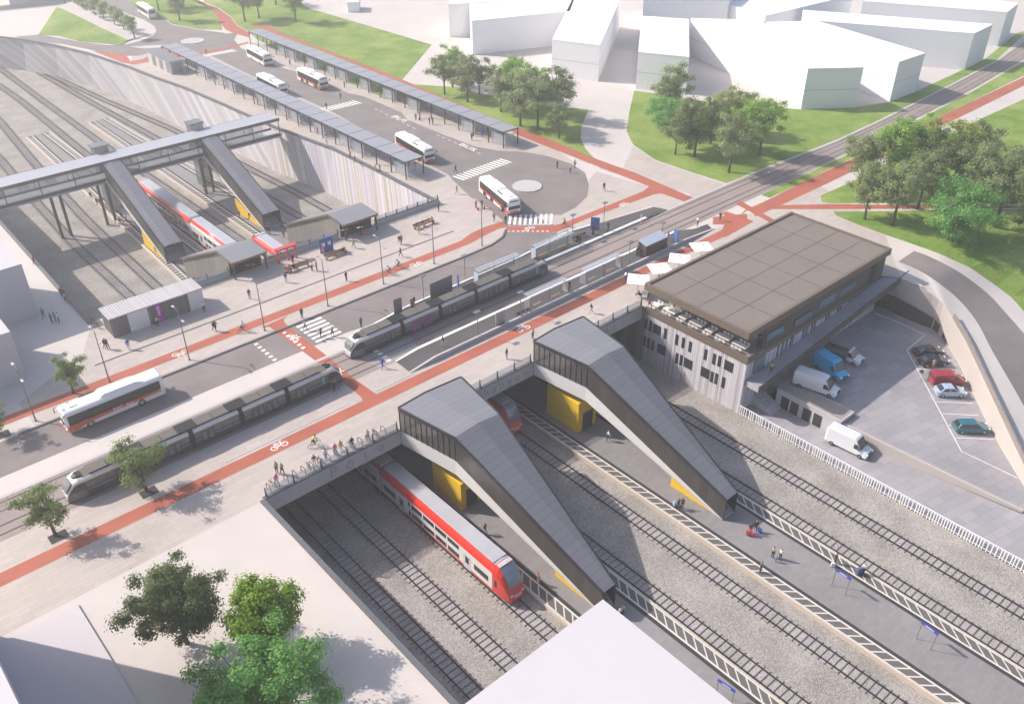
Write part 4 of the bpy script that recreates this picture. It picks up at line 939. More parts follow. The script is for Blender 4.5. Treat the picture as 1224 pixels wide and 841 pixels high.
# parking bays
def lotline(A, B, w=.14):
    a, b = GL(*A), GL(*B); d = (b-a).normalized(); nn = Vector((-d.y, d.x, 0))*w/2; mb = MB()
    k = 10; L = [a.lerp(b, i/k) for i in range(k+1)]
    for p in L: p.z = zlot(p.y)+.025
    mb.strip([p-nn for p in L], [p+nn for p in L], 'white_line'); struct(mb, 'bay_marking')
for A, B in (((1105, 401), (1084, 418)), ((1084, 418), (1122.5, 489)) if False else ((1084, 418), (1149, 539)), ((1149, 539), (1216, 571)), ((1096, 441), (1137, 441)), ((1094, 430), (1100, 430)), ((1119, 480), (1163, 482)), ((1127, 494), (1170, 496.5)), ((1134, 508), (1140, 508)), ((1142, 523), (1188, 525)), ((1110, 455), (1120, 456))): lotline(A, B)
lotline((1045, 374), (1105, 400), .2)
# terrace tables and chairs
mat('table_white', (.76, .72, .68), .5, var=.04); mat('chair_grey', (.55, .55, .56), .5)
def chair_mb(m='chair_grey'):
    mb = MB(); mb.bx(-.22, .22, -.22, .22, .42, .46, m)
    return mb
def make_chair(label, m, group):
    t = thing('chair', label, 'chair', (0, 0, 0), 0, group)
    mb = MB(); mb.bx(-.22, .22, -.22, .22, .42, .46, m); mb.build('seat', t, bevel=.01)
    mb = MB(); mb.bx(-.22, .22, .2, .24, .47, .88, m); mb.build('backrest', t, bevel=.01)
    for x in (-.19, .19):
        for y in (-.19, .19): mb = MB(); mb.tube([(x, y, 0), (x, y, .42)], .02, 'metal_grey', 5); mb.build('leg', t)
    return t
def make_table(label, L, W, m, group):
    t = thing('cafe_table', label, 'table', (0, 0, 0), 0, group)
    mb = MB(); mb.bx(-L/2, L/2, -W/2, W/2, .72, .76, m); mb.build('tabletop', t, bevel=.01)
    for x in (-L/2+.1, L/2-.1):
        for y in (-W/2+.1, W/2-.1): mb = MB(); mb.tube([(x, y, 0), (x, y, .72)], .025, 'metal_light', 5); mb.build('leg', t)
    return t
TG = 'white tables along the roof terrace'; CG = 'chairs around the terrace tables'
tl = ['small white table at the far left corner of the terrace, by the pink-topped sitter', 'long white table next to the small one at the left of the terrace', 'short white table, third along the terrace edge from the left', 'long white table in the middle of the terrace edge', 'short white table right of the middle of the terrace edge', 'long white table, second from the front corner of the terrace', 'long white table nearest the front corner of the terrace', 'white table behind the glass at the front corner of the building']
tp = [(88.9, 68.7, 1.2), (89.1, 66.2, 2.2), (89.1, 63.8, 1.3), (89.2, 61.5, 2.2), (89.1, 59.2, 1.3), (89.2, 56.9, 2.2), (89.2, 54.2, 2.2), (92.6, 53.9, 1.2)]
ta = tb = ch0 = None; rnd = random.Random(5)
for (x, y, L), lab in zip(tp, tl):
    if L > 2:
        if ta is None: o = ta = make_table(lab, 2.2, .95, 'table_white', TG); o.location = (x, y, .02); o.rotation_euler.z = R(90)
        else: o = dup(ta, (x, y, .02), R(90), lab)
    else:
        if tb is None: o = tb = make_table(lab, 1.25, .95, 'table_white', TG); o.location = (x, y, .02); o.rotation_euler.z = R(90)
        else: o = dup(tb, (x, y, .02), R(90), lab)
    n = 3 if L > 2 else 2
    for sx, rz in ((.85, -90), (-.72, 90)):
        if x > 92: continue
        for k in range(n):
            yy = y+(k-(n-1)/2)*.62; xx = x+sx
            lab2 = ('pale chair on the glass side of ' if sx > 0 else 'pale chair on the railing side of ')+'the '+lab.split(',')[0].replace(' of the terrace edge', ' table row' if False else ' of the terrace edge')
            lab2 = ' '.join(lab2.split()[:15])
            if ch0 is None: ch0 = make_chair(lab2, 'chair_grey', CG); ch0.location = (xx, yy, .02); ch0.rotation_euler.z = R(rz)
            else: dup(ch0, (xx, yy, .02), R(rz), lab2)
# parasols and the tables below them on the plaza
UG = 'white square parasols on the plaza'
t = thing('parasol', 'white parasol with its pole in view, over the table of two sitters', 'parasol', (90.0, 73.2, 0), R(38), UG)
mb = MB(); hw = 1.6
P = [(-hw, -hw, 2.55), (hw, -hw, 2.55), (hw, hw, 2.55), (-hw, hw, 2.55), (0, 0, 2.95)]
mb.add(P+[(x, y, z-.12) for x, y, z in P[:4]], [(0, 1, 4), (1, 2, 4), (2, 3, 4), (3, 0, 4), (0, 5, 6, 1), (1, 6, 7, 2), (2, 7, 8, 3), (3, 8, 5, 0), (5, 8, 7, 6)], 'white_cloth') if False else None
mat('white_cloth', (.82, .80, .82), .8, var=.02)
mb.add(P+[(x, y, z-.1) for x, y, z in P[:4]], [(0, 1, 4), (1, 2, 4), (2, 3, 4), (3, 0, 4), (0, 5, 6, 1), (1, 6, 7, 2), (2, 7, 8, 3), (3, 8, 5, 0)], 'white_cloth'); mb.build('canopy', t)
mb = MB(); mb.tube([(0, 0, 0), (0, 0, 2.97)], .04, 'metal_grey', 8); mb.build('pole', t)
mb = MB(); mb.cyl((0, 0), .35, 0, .08, 'metal_grey'); mb.build('base', t)
mb = MB(); mb.cyl((0, 0), .09, 2.93, 3.02, 'metal_grey'); mb.build('cap', t)
for x, y, r, lab in ((95.0, 73.3, 60, 'white parasol second from the terrace corner, beside two people in black'), (99.6, 73.4, 35, 'white parasol third from the terrace corner, over the red lane'), (105.3, 73.6, 57, 'white parasol nearest the far end of the brown roof')): dup(t, (x, y, 0), R(r), lab)
t0 = dup(tb, (90.1, 72.0, .01), R(10), 'white cafe table under the first parasol beside the balustrade', 'plaza cafe tables')
dup(tb, (88.9, 70.95, .01) if False else (92.8, 71.5, .01), R(40), 'white cafe table between the first parasol and the brown roof edge', 'plaza cafe tables')
# ================================================================== cars and vans
def paint(name, c, rough=.25): mat(name, c, rough, metal=.15, var=.02, scale=.5, coat=.8)
paint('paint_black', (.012, .013, .016)); paint('paint_navy', (.008, .014, .035)); paint('paint_red', (.36, .02, .035)); paint('paint_silverblue', (.42, .50, .68)); paint('paint_teal', (.025, .15, .20)); paint('paint_white', (.74, .74, .77)); paint('paint_cyan', (.02, .42, .74))
mat('headlight', (.75, .78, .8), .15, spec=.8); mat('tail_red', (.4, .02, .02), .3); mat('bumper', (.06, .06, .065), .6); mat('plate', (.7, .7, .68), .5)
def shell(mb, prof, w, m, inset=.08, wtop=None):
    """side outline (y,z) swept across the width with rounded shoulders; wtop: half width at the top of the outline"""
    zs = [p[1] for p in prof]; z0, z1 = min(zs), max(zs)
    def hw(z): return w/2 if wtop is None else w/2+(wtop-w/2)*max(0, (z-z0)/(z1-z0))
    cy = sum(p[0] for p in prof)/len(prof); cz = (z0+z1)/2
    rings = []
    for s, k, e in ((-1, .94, 0), (-1, 1, inset), (1, 1, inset), (1, .94, 0)):
        rings.append([(s*(hw(z)-e), cy+(y-cy)*(k if k < 1 else 1), cz+(z-cz)*(.97 if k < 1 else 1)) for y, z in prof])
    mb.loft(rings, m)
def wheels(t, y0, y1, w, r=.32, rimm='metal_light'):
    for x in (-w/2+.1, w/2-.1):
        for y in (y0, y1):
            mb = MB(); mb.wheel((x, y, r), r, .21, 'rubber', 'x', 18, r*.45); o = mb.build('wheel', t, smooth=True)
            mb = MB(); mb.wheel((x+(.06 if x > 0 else -.06), y, r), r*.62, .1, rimm, 'x', 14, .02); mb.build('rim', o)
def car(label, pm_, loc, rz, L=4.2, W=1.75, H=1.45, kind='hatch', group='cars in the marked bays'):
    t = thing('parked_car', label, 'car', loc, rz, group); h = L/2
    mb = MB(); shell(mb, [(-h+.02, .3), (-h, .55), (-h+.06, .86), (-h+.5, .93), (h-1.15, .9), (h-.35, .72), (h-.05, .6), (h, .42), (h-.08, .25), (-h+.1, .22)], W, pm_, .09); mb.build('body', t, smooth=False, bevel=.04)
    rear = -h+(.12 if kind == 'estate' else .3 if kind == 'hatch' else .55); top = -h+(.55 if kind == 'estate' else .95 if kind == 'hatch' else 1.35)
    A = [(rear, .9), (top, H-.04), (top+.35, H), (h-1.95, H-.02), (h-1.1, .9)]
    mb = MB(); shell(mb, A, W-.1, pm_, .05, W/2-.24); mb.build('cabin', t, bevel=.04)
    # glass a little proud of the cabin
    hwz = lambda z: (W-.1)/2+((W/2-.24)-(W-.1)/2)*max(0, (z-.9)/(H-.9))
    zb, zt = .96, H-.12
    for s in (-1, 1):
        segs = ((rear+.3, (rear+h-1.1)/2-.05), ((rear+h-1.1)/2+.05, h-1.4))
        for k, (a, b) in enumerate(segs):
            ta_ = max(a, top+.1) if k == 0 else a; tb_ = b if k == 0 else h-1.95
            mb = MB(); xx = lambda z: s*(hwz(z)+.012)
            mb.add([(xx(zb), a, zb), (xx(zb), b, zb), (xx(zt), tb_, zt), (xx(zt), ta_, zt)], [(0, 1, 2, 3) if s > 0 else (3, 2, 1, 0)], 'dark_glass'); mb.build('side_window', t, fix=False)
    def slab(y0, z0, y1, z1, nm, m, wd0, wd1, off):
        d = Vector((0, y1-y0, z1-z0)).normalized(); n_ = Vector((0, -d.z, d.y)); n_ = n_ if n_.z > 0 else -n_
        p = Vector((0, y0, z0))+n_*off; q = Vector((0, y1, z1))+n_*off; mb = MB()
        mb.add([(-wd0, p.y, p.z), (wd0, p.y, p.z), (wd1, q.y, q.z), (-wd1, q.y, q.z)], [(0, 1, 2, 3)], m); mb.build(nm, t, fix=False)
    slab(h-1.15, .93, h-1.9, H-.06, 'windscreen', 'dark_glass', W/2-.14, W/2-.3, .02)
    slab(rear+.06, .95, top-.04, H-.1, 'rear_window', 'dark_glass', W/2-.16, W/2-.32, .03)
    for s in (-1, 1):
        mb = MB(); mb.cb((s*(W/2-.3), h-.13, .64), (.36, .16, .14), 'headlight'); mb.build('headlight', t, bevel=.03)
        mb = MB(); mb.cb((s*(W/2-.2), -h+.03, .74), (.22, .1, .2), 'tail_red'); mb.build('tail_light', t, bevel=.02)
        mb = MB(); mb.cb((s*(W/2+.06), h-1.45, .95), (.16, .1, .12), pm_); mb.build('mirror', t, bevel=.03)
    mb = MB(); mb.cb((0, h-.03, .36), (W-.25, .1, .14), 'bumper'); mb.build('grille', t, bevel=.02)
    wheels(t, -h+.8, h-.85, W); return t
def van(label, pm_, loc, rz, L=5.9, W=2.0, H=2.5, flat=False, rearglass=False, group='vans'):
    t = thing('panel_van' if not flat else 'flatbed_truck', label, 'van' if not flat else 'truck', loc, rz, group); h = L/2
    nose = [(h-1.05, 1.12), (h-.25, .95), (h-.02, .75), (h, .45), (h-.08, .3)]
    if flat: A = [(h-2.05, .45), (h-2.05, 1.9), (h-1.95, 2.0), (h-1.65, 2.02)]+nose
    else: A = [(-h, .4), (-h+.02, H-.25), (-h+.18, H), (h-2.0, H), (h-1.75, H-.12)]+nose
    mb = MB(); shell(mb, A, W, pm_, .12, W/2-.1); mb.build('body', t, bevel=.07)
    a = (h-1.02, 1.16); b = ((h-1.66, H-.2) if not flat else (h-1.6, 1.96)); d = Vector((0, b[0]-a[0], b[1]-a[1])).normalized(); n_ = Vector((0, -d.z, d.y)); n_ = n_ if n_.y > 0 else -n_
    p = Vector((0,)+a)+n_*.03; q = Vector((0,)+b)+n_*.03; mb = MB()
    mb.add([(-W/2+.13, p.y, p.z), (W/2-.13, p.y, p.z), (W/2-.24, q.y, q.z), (-W/2+.24, q.y, q.z)], [(0, 1, 2, 3)], 'dark_glass'); mb.build('windscreen', t, fix=False)
    zt = min(b[1]-.1, 1.85)
    for s in (-1, 1):
        x0, x1 = s*(W/2+.006), s*(W/2-.04); mb = MB(); f = (0, 1, 2, 3) if s > 0 else (3, 2, 1, 0)
        mb.add([(x0-s*.03, h-1.95, 1.15), (x0-s*.03, h-1.12, 1.15), (x1, h-1.5, zt), (x1, h-1.95, zt)], [f], 'dark_glass'); mb.build('side_window', t, fix=False)
        mb = MB(); mb.cb((s*(W/2+.12), h-1.15, 1.3), (.2, .12, .3), 'bumper'); mb.build('mirror', t, bevel=.03)
        mb = MB(); mb.cb((s*(W/2-.28), h-.1, .78), (.32, .2, .26), 'headlight'); mb.build('headlight', t, bevel=.05)
    mb = MB(); mb.cb((0, h-.01, .45), (W-.2, .12, .26), 'bumper'); mb.build('bumper', t, bevel=.04)
    mb = MB(); mb.cb((0, h-.05, .78), (W-1.1, .1, .18), 'black'); mb.build('grille', t)
    if flat:
        mb = MB(); mb.bx(-W/2-.02, W/2+.02, -h, h-2.15, .72, .86, 'metal_grey'); mb.build('load_bed', t)
        mb = MB(); mb.bx(-W/2-.03, -W/2+.03, -h, h-2.15, .862, 1.18, 'bumper'); mb.bx(W/2-.03, W/2+.03, -h, h-2.15, .862, 1.18, 'bumper'); mb.bx(-W/2+.03, W/2-.03, -h, -h+.06, .862, 1.18, 'bumper'); mb.build('drop_sides', t)
        mb = MB(); mb.bx(-.4, .4, -h+.2, h-2, .45, .7, 'bumper'); mb.build('chassis', t)
    else:
        mb = MB(); mb.bx(-W/2+.15, W/2-.15, -h-.02, -h+.03, 1.25, 1.75, 'dark_glass') if rearglass else mb.bx(-.015, .015, -h-.012, -h+.03, .5, H-.4, 'bumper'); mb.build('rear_door', t)
    wheels(t, -h+1.1, h-.95, W, .35, 'metal_grey'); return t
def place(fn, label, pm_, back, front, z=None, **k):
    a, b = GL(*back), GL(*front); d = b-a
    c = (a+b)/2; c.z = zlot(c.y)+.02 if z is None else z
    return fn(label, pm_, c, atan2(-d.x, d.y), **k)
place(car, 'black saloon at the head of the row of bays, nearest the dark opening', 'paint_black', (1089, 425), (1127, 422), L=4.5, kind='saloon', H=1.4)
place(car, 'dark blue hatchback between the black saloon and the red van', 'paint_navy', (1095, 435.5), (1134, 434), L=4.3)
place(van, 'crimson red van parked between the dark blue and the silver-blue car', 'paint_red', (1108, 458), (1153, 459), L=4.9, W=1.85, H=1.95, rearglass=True, group='cars in the marked bays')
place(car, 'pale silver-blue hatchback parked beside the red van', 'paint_silverblue', (1116, 470), (1153, 472), L=4.2)
place(car, 'teal estate car parked alone at the lower end of the bays', 'paint_teal', (1140, 513), (1179, 515), L=4.6, kind='estate', H=1.5)
a = G(984, 529, -8.75); c = Vector((89.6, 37.6, -8.74))
p0, p1 = G(987, 523, -8.74), G(1040, 548, -8.74); d = p1-p0
van('white panel van driving along the lower yard beside the fence', 'paint_white', (p0+p1)/2, atan2(-d.x, d.y), L=5.9)
def spot(label, pm_, c, fn=van, rz=R(186), **k):
    p = GL(*c); p.z = zlot(p.y)+.02; return fn(label, pm_, p, rz, **k)
place(van, 'white panel van parked against the flat roof of the low store', 'paint_white', (946, 455), (1003, 477), L=6.2)
place(van, 'bright blue panel van parked next to the white one', 'paint_cyan', (972, 432), (1012, 460), L=5.3)
place(van, 'white cab flatbed truck parked furthest under the walkway', 'paint_white', (985, 420), (1030, 438), L=5.5, flat=True)
# ================================================================== bus station canopies
mat('canopy_roof', (.27, .28, .32), .5, var=.05, scale=.5)
mat('poster', (.35, .33, .32), .5, var=.4, scale=1.2)
def bus_canopy(label, x0, x1, ya, yb, n, screens):
    t = thing('bus_canopy', label, 'bus canopy', (x0, ya, 0)); L = yb-ya; s = L/n
    mb = MB(); mb.bx(x0, x1, ya, yb, 3.30, 3.46, 'metal_dark'); mb.build('roof_frame', t, world=True)
    for i in range(n):
        mb = MB(); mb.bx(x0+.12, x1-.12, ya+i*s+.1, ya+(i+1)*s-.1, 3.462, 3.52, 'canopy_roof'); mb.build('roof_panel', t, world=True)
    for i in range(n+1):
        for x in (x0+.15, x1-.15):
            y = min(max(ya+i*s, ya+.15), yb-.15); mb = MB(); mb.bx(x-.09, x+.09, y-.09, y+.09, 0, 3.3, 'metal_dark'); mb.build('post', t, world=True)
    rnd = random.Random(n)
    for i in screens:
        y0, y1 = ya+i*s+.3, ya+(i+1)*s-.3; xm = (x0+x1)/2
        mb = MB(); mb.bx(x0+.7, x0+.74, y0, y1, .15, 2.5, 'glass_white'); mb.bx(x0+.75, x1-.9, y1-.04, y1, .15, 2.5, 'glass_white'); mb.bx(x0+.75, x1-.9, y0, y0+.04, .15, 2.5, 'glass_white'); mb.build('wind_screen', t, world=True)
        mb = MB(); mb.bx(x0+1.0, x0+1.4, y0+.5, y1-.6, .42, .48, 'wood'); mb.bx(x0+1.1, x0+1.2, y0+.8, y0+.9, 0, .42, 'metal_dark'); mb.bx(x0+1.1, x0+1.2, y1-1, y1-.9, 0, .42, 'metal_dark'); mb.build('bench', t, world=True)
    return t
bus_canopy('long grey canopy along the railway side of the bus station', 89.9, 94.3, 131.0, 239.5, 22, (0, 3, 4, 6, 8, 9, 11, 14, 15, 17))
bus_canopy('long grey canopy along the lawn side of the bus station', 114.2, 118.4, 130.9, 238.0, 22, (0, 2, 6, 8, 10, 12, 13, 15, 17, 18))
mat('kiosk_grey', (.20, .185, .18), .7, var=.12)
def hut(label, p, w, l, h, rz=0, m='kiosk_grey', name='hut', cat='hut', roofm='metal_grey'):
    t = thing(name, label, cat, (p[0], p[1], 0), rz)
    mb = MB(); mb.bx(-w/2, w/2, -l/2, l/2, 0, h, m); mb.build('wall', t)
    mb = MB(); mb.bx(-w/2-.12, w/2+.12, -l/2-.12, l/2+.12, h, h+.15, roofm); mb.build('roof', t)
    return t
hut('dark brown hut under the canopy on the lawn side', (117.0, 166.0), 2.2, 8.5, 2.7, 0, 'timber_brown')
t = hut('pale grey hut with screened openings behind the far end of the railway-side canopy', (87.4, 231.5), 3.6, 13.5, 3.0, 0, 'concrete', 'pavilion', 'pavilion')
for y in (-5.2, -1.2, 3.2):
    mb = MB(); mb.bx(-1.84, -1.803, y-1.1, y+1.1, .2, 2.7, 'metal_grey'); mb.build('screen', t)
mb = MB(); mb.bx(-1.3, 1.3, -6.79, -6.753, .2, 2.7, 'metal_grey'); mb.build('screen', t)
# ================================================================== buses
mat('bus_orange', (.62, .10, .02), .3, var=.03, coat=.5); mat('bus_red', (.62, .06, .03), .3, var=.03, coat=.5)
mat('bus_glass', (.018, .019, .021), .12, var=.3, spec=.3)
mat('pale_grey', (.5, .5, .52), .5)
BUSG = 'single-deck buses'
def make_bus(label, loc, rz, stripe='bus_orange', sidewhite=True, L=11.6, coach=False, front_dark=True):
    t = thing('bus', label, 'bus', loc, rz, BUSG); h = L/2; W = 2.55; H = 3.05
    def ring(y, k=1.0, zt=H, zb=.32):
        w = W/2*k; return [(-w, y, zb), (w, y, zb), (w+.02, y, 1.1), (w-.03, y, 2.35), (w-.16, y, zt-.12), (w-.42, y, zt), (-w+.42, y, zt), (-w+.16, y, zt-.12), (-w+.03, y, 2.35), (-w-.02, y, 1.1)]
    mb = MB(); mb.loft([ring(-h, .95, H-.15, .5), ring(-h+.12), ring(h-.25), ring(h, .94, H-.2, .42)], 'white_paint'); mb.build('body', t, bevel=.04)
    z0, z1 = 1.34, 2.52
    for s in (-1, 1):
        x = s*(W/2+.045); xt = s*(W/2+.0)
        mb = MB(); f = (0, 1, 2, 3) if s > 0 else (3, 2, 1, 0)
        mb.add([(x, -h+.5, z0), (x, h-.35, z0-.12), (xt, h-.35, z1), (xt, -h+.5, z1)], [f], 'bus_glass'); mb.build('window_band', t, fix=False)
        mb = MB()
        for i in range(1, 7):
            y = -h+.5+(L-.9)*i/7; mb.add([(x+s*.006, y-.03, z0+.02), (x+s*.006, y+.03, z0+.02), (xt+s*.008, y+.03, z1), (xt+s*.008, y-.03, z1)], [f], 'black')
        o = mb.build('window_bar', t, fix=False); o['kind'] = 'stuff'
        mb = MB(); x2 = s*(W/2+.055)
        if not coach:
            mb.add([(x2, -h+.35, 1.0), (x2, h-2.4, .82), (x2, h-2.4, 1.24), (x2, -h+.9, 1.36)], [f], stripe)
            mb.add([(x2, h-2.4, .82), (x2, h-1.2, .45), (x2, h-.12, .45), (x2, h-.12, 1.22), (x2, h-2.4, 1.2)], [(0, 1, 2, 3, 4) if s > 0 else (4, 3, 2, 1, 0)], stripe); mb.build('stripe', t, fix=False)
        if s > 0 and not coach:
            for y in (h-1.7, -.4, -h+2.6):
                mb = MB(); mb.add([(x2+.012, y-.6, .42), (x2+.012, y+.6, .42), (xt+.035, y+.6, 2.4), (xt+.035, y-.6, 2.4)], [f], 'bus_glass'); mb.build('door', t, fix=False)
    mb = MB(); mb.add([(-W/2+.14, h+.012, 1.15), (W/2-.14, h+.012, 1.15), (W/2-.2, h-.02, 2.72), (-W/2+.2, h-.02, 2.72)], [(3, 2, 1, 0)], 'bus_glass'); mb.build('windscreen', t, fix=False)
    mb = MB(); mb.add([(-W/2+.3, -h-.012, 1.6), (W/2-.3, -h-.012, 1.6), (W/2-.35, -h+.0, 2.55), (-W/2+.35, -h+.0, 2.55)], [(0, 1, 2, 3)], 'bus_glass'); mb.build('rear_window', t, fix=False)
    mb = MB(); mb.cb((0, h+.0, .62), (W-.15, .1, .3), stripe if not coach else 'pale_grey'); mb.build('bumper', t, bevel=.03)
    mb = MB(); mb.cb((0, h+.0, .98), (1.5, .07, .26), 'pale_grey'); mb.build('front_panel', t, bevel=.02)
    mb = MB(); mb.cb((0, h-.02, 2.6), (1.6, .05, .2), 'black'); mb.build('destination_display', t)
    for s in (-1, 1):
        mb = MB(); mb.cb((s*.98, h+.03, .72), (.34, .1, .2), 'headlight'); mb.build('headlight', t, bevel=.03)
        mb = MB(); mb.tube([(s*(W/2-.1), h-.1, 2.75), (s*(W/2+.22), h+.25, 2.6), (s*(W/2+.22), h+.25, 2.2)], .035, 'black', 5); mb.cb((s*(W/2+.22), h+.25, 2.15), (.2, .08, .42), 'black'); mb.build('mirror', t)
        mb = MB(); mb.cb((s*1.05, -h-.0, .95), (.2, .06, .4), 'tail_red'); mb.build('tail_light', t)
    # roof kit: a long humped pod and a hatch
    mb = MB(); a = h-4.4
    mb.loft([[(-.95, y, H-.02), (.95, y, H-.02), (.8, y, z), (-.8, y, z)] for y, z in ((a, H+.02), (a-.6, H+.3), (-h+3.2 if not coach else a-2, H+.28), (-h+2.2 if not coach else a-2.6, H+.0))], 'white_paint'); mb.build('roof_pod', t, bevel=.05)
    mb = MB(); mb.cb((0, h-1.5, H+.05), (.9, .9, .14), 'white_paint'); mb.build('roof_hatch', t, bevel=.04)
    mb = MB(); mb.cb((W/2-.3, h-3.7, H-.02), (.16, 2.2, .14), 'black'); mb.build('roof_vent', t)
    for y in (h-2.6, -h+3.1):
        for s in (-1, 1):
            mb = MB(); mb.wheel((s*(W/2-.11), y, .48), .48, .3, 'rubber', 'x', 20, .24); o = mb.build('wheel', t, smooth=True)
            mb = MB(); mb.wheel((s*(W/2-.0), y, .48), .29, .12, 'metal_light', 'x', 14, .03); mb.build('rim', o)
    return t
def bus_at(label, rear, front, **k):
    a, b = Vector(rear+(0,)), Vector(front+(0,)); d = b-a; return make_bus(label, ((a+b)/2)+Vector((0, 0, .015)), atan2(-d.x, d.y), L=min(12.2, max(10.8, d.length)), **k)
b = bus_at('white and orange bus nearest, driving left on the road beside the kerb tree', (27.3, 96.6), (15.4, 96.55))
for s_, x_ in (('TAC', -.6), ('bus', .9)):
    text(s_, .62, 'white_line', 'lettering', b, (-1.345, x_*-1-.6, 1.1), (R(90), 0, R(-90)), ext=.003)
bus_at('white, black and red bus turning past the round island by the zebra crossing', (97.7, 117.2), (94.7, 105.8), stripe='bus_red')
bus_at('white, black and red bus standing beside the near end of the railway-side canopy', (99.6, 146.2), (98.3, 134.6), stripe='bus_red')
bus_at('white and orange bus waiting alongside the lawn-side canopy', (108.0, 199.5), (107.7, 188.6))
bus_at('white bus with black sides standing alongside the middle of the railway-side canopy', (98.4, 202.0), (97.9, 190.6), stripe='bus_glass')
bus_at('plain white coach with its back to the far crossing', (108.4, 226.0), (107.6, 215.5), coach=True)
bus_at('pale bus far off at the top left, driving away along the tree row', (106.0, 283.5), (107.2, 295.0), coach=True)
# ================================================================== trams
mat('tram_grey', (.042, .039, .037), .45, var=.05, scale=.6, coat=.2); mat('tram_roof', (.115, .104, .094), .7, var=.08, scale=1.5); mat('tram_silver', (.62, .60, .61), .25, metal=.3, var=.04)
mat('tram_brown', (.24, .15, .10), .4); mat('tram_glass', (.15, .158, .17), .12, var=.35, scale=1.2, spec=.3); mat('tram_door', (.03, .03, .029), .35, var=.1); mat('teal_light', (.02, .5, .36), .4); mat('violet', (.20, .05, .17), .4, var=.2)
def make_tram(label, x0, x1, yc, violet=False):
    t = thing('tram', label, 'tram', ((x0+x1)/2, yc, .02), 0, 'trams'); X0, X1 = x0-(x0+x1)/2, x1-(x0+x1)/2; W = 2.36; H = 2.72
    nm = 5; NL = 2.0; body = (X1-X0-2*NL); gap = .55; ml = (body-gap*(nm-1))/nm
    prof = lambda x, kw=1.0, zt=H: [(x, -W/2*kw, .25), (x, W/2*kw, .25), (x, W/2*kw+.02, 1.3), (x, W/2*kw-.05, 2.2), (x, W/2*kw-.12, zt-.25), (x, W/2*kw-.35, zt-.12), (x, -W/2*kw+.35, zt-.12), (x, -W/2*kw+.12, zt-.25), (x, -W/2*kw+.05, 2.2), (x, -W/2*kw-.02, 1.3)]
    for i in range(nm):
        a = X0+NL+i*(ml+gap); b = a+ml
        mb = MB(); ms = ['black', 'tram_grey', 'tram_grey', 'tram_silver', 'tram_silver', 'tram_roof', 'tram_silver', 'tram_silver', 'tram_grey', 'tram_grey']
        mb.loft([prof(a), prof(b)], 'tram_grey', mats=ms); mb.build('module', t)
        for s in (-1, 1):
            f = (0, 1, 2, 3) if s < 0 else (3, 2, 1, 0); y0, y1 = s*(W/2+.035), s*(W/2-.02)
            q = lambda p0, p1, za, zb, m, o=0: mb.add([(p0, y0+s*o, za), (p1, y0+s*o, za), (p1, y1+s*o+ (y0-y1)*(0), zb), (p0, y1+s*o, zb)], [f], m)
            mb = MB(); q(a+.1, b-.1, .98, 1.98, 'tram_glass'); mb.build('window_band', t, fix=False)
            mb = MB(); q(a, b, 2.06, 2.18, 'tram_brown', .01); mb.build('waist_stripe', t, fix=False)
            n = 2 if i in (1, 3) else 1
            for k in range(n):
                dx = a+ml*(k+1)/(n+1)+(0 if n == 2 else (1.2 if i == 0 else -1.2))
                for e in (-.42, .42):
                    mb = MB(); q(dx+e-.36, dx+e+.36, .42, 2.0, 'violet' if violet and i == 1 and s < 0 else 'tram_door', .02); d_ = mb.build('door', t, fix=False)
                    mb = MB(); q(dx+e-.26, dx+e+.26, 0.8, 1.92, 'tram_glass' if not (violet and i == 1 and s < 0) else 'violet', .03); mb.build('door_window', d_, fix=False)
            if i in (0, nm-1):
                dx = (a-.6 if i == 0 else b+.3)
                if i == nm-1:
                    mb = MB(); q(b-1.0, b-.7, 1.1, 2.0, 'teal_light', .03); mb.build('lit_panel', t, fix=False)
        # roof equipment, in two lids with a gap
        mb = MB(); mb.bx(a+.77, (a+b)/2-.05, -.78, .78, H-.12, H+.1, 'tram_roof'); mb.build('roof_cover', t, bevel=.04)
        mb = MB(); mb.bx((a+b)/2+.05, b-.97, -.78, .78, H-.12, H+.1, 'tram_roof'); mb.build('roof_cover', t, bevel=.04)
        if i < nm-1:
            mb = MB(); mb.bx(b+.003, b+gap-.003, -W/2+.07, W/2-.07, .35, H-.2, 'black'); mb.build('bellows', t)
            mb = MB(); mb.bx(b-.95, b+gap+.75, -.85, .85, H-.115, H+.112, 'black'); mb.build('roof_well', t)
    for s, xe in ((-1, X0), (1, X1)):
        xi = xe-s*NL
        st = [(0, 1.0, H), (.55, .97, H-.02), (1.1, .90, H-.25), (1.6, .80, H-.8), (1.9, .68, H-1.4), (2.0, .55, H-1.9)]
        mb = MB(); rings = [[(xi+s*d, p[1], p[2]) for p in prof(0, k, zt)] for d, k, zt in st]
        for r, (d, k, zt) in zip(rings, st):
            for j, p in enumerate(r):
                if j in (3, 8): r[j] = (p[0], p[1], min(p[2], zt-.45))
                if j in (2, 9): r[j] = (p[0], p[1], min(p[2], zt-.75))
        mb.loft(rings, 'tram_silver', mats=['black', 'tram_glass', 'tram_grey', 'tram_silver', 'tram_silver', 'tram_silver', 'tram_silver', 'tram_silver', 'tram_grey', 'tram_glass']); mb.build('nose', t, smooth=False, bevel=.05)
        mb = MB(); p0 = (xi+s*1.18, H-.32); p1 = (xi+s*1.99, 1.25)
        mb.add([(p0[0]+s*.05, -.72, p0[1]), (p0[0]+s*.05, .72, p0[1]), (xi+s*1.72, .86, 1.95), (xi+s*1.96, .6, 1.25), (xi+s*1.96, -.6, 1.25), (xi+s*1.72, -.86, 1.95)], [(0, 1, 2, 5), (5, 2, 3, 4)], 'tram_glass'); mb.build('windscreen', t)
        for y in (-.55, .55):
            mb = MB(); mb.cb((xe-s*.06, y, .95), (.12, .3, .14), 'headlight'); mb.build('headlight', t, bevel=.03)
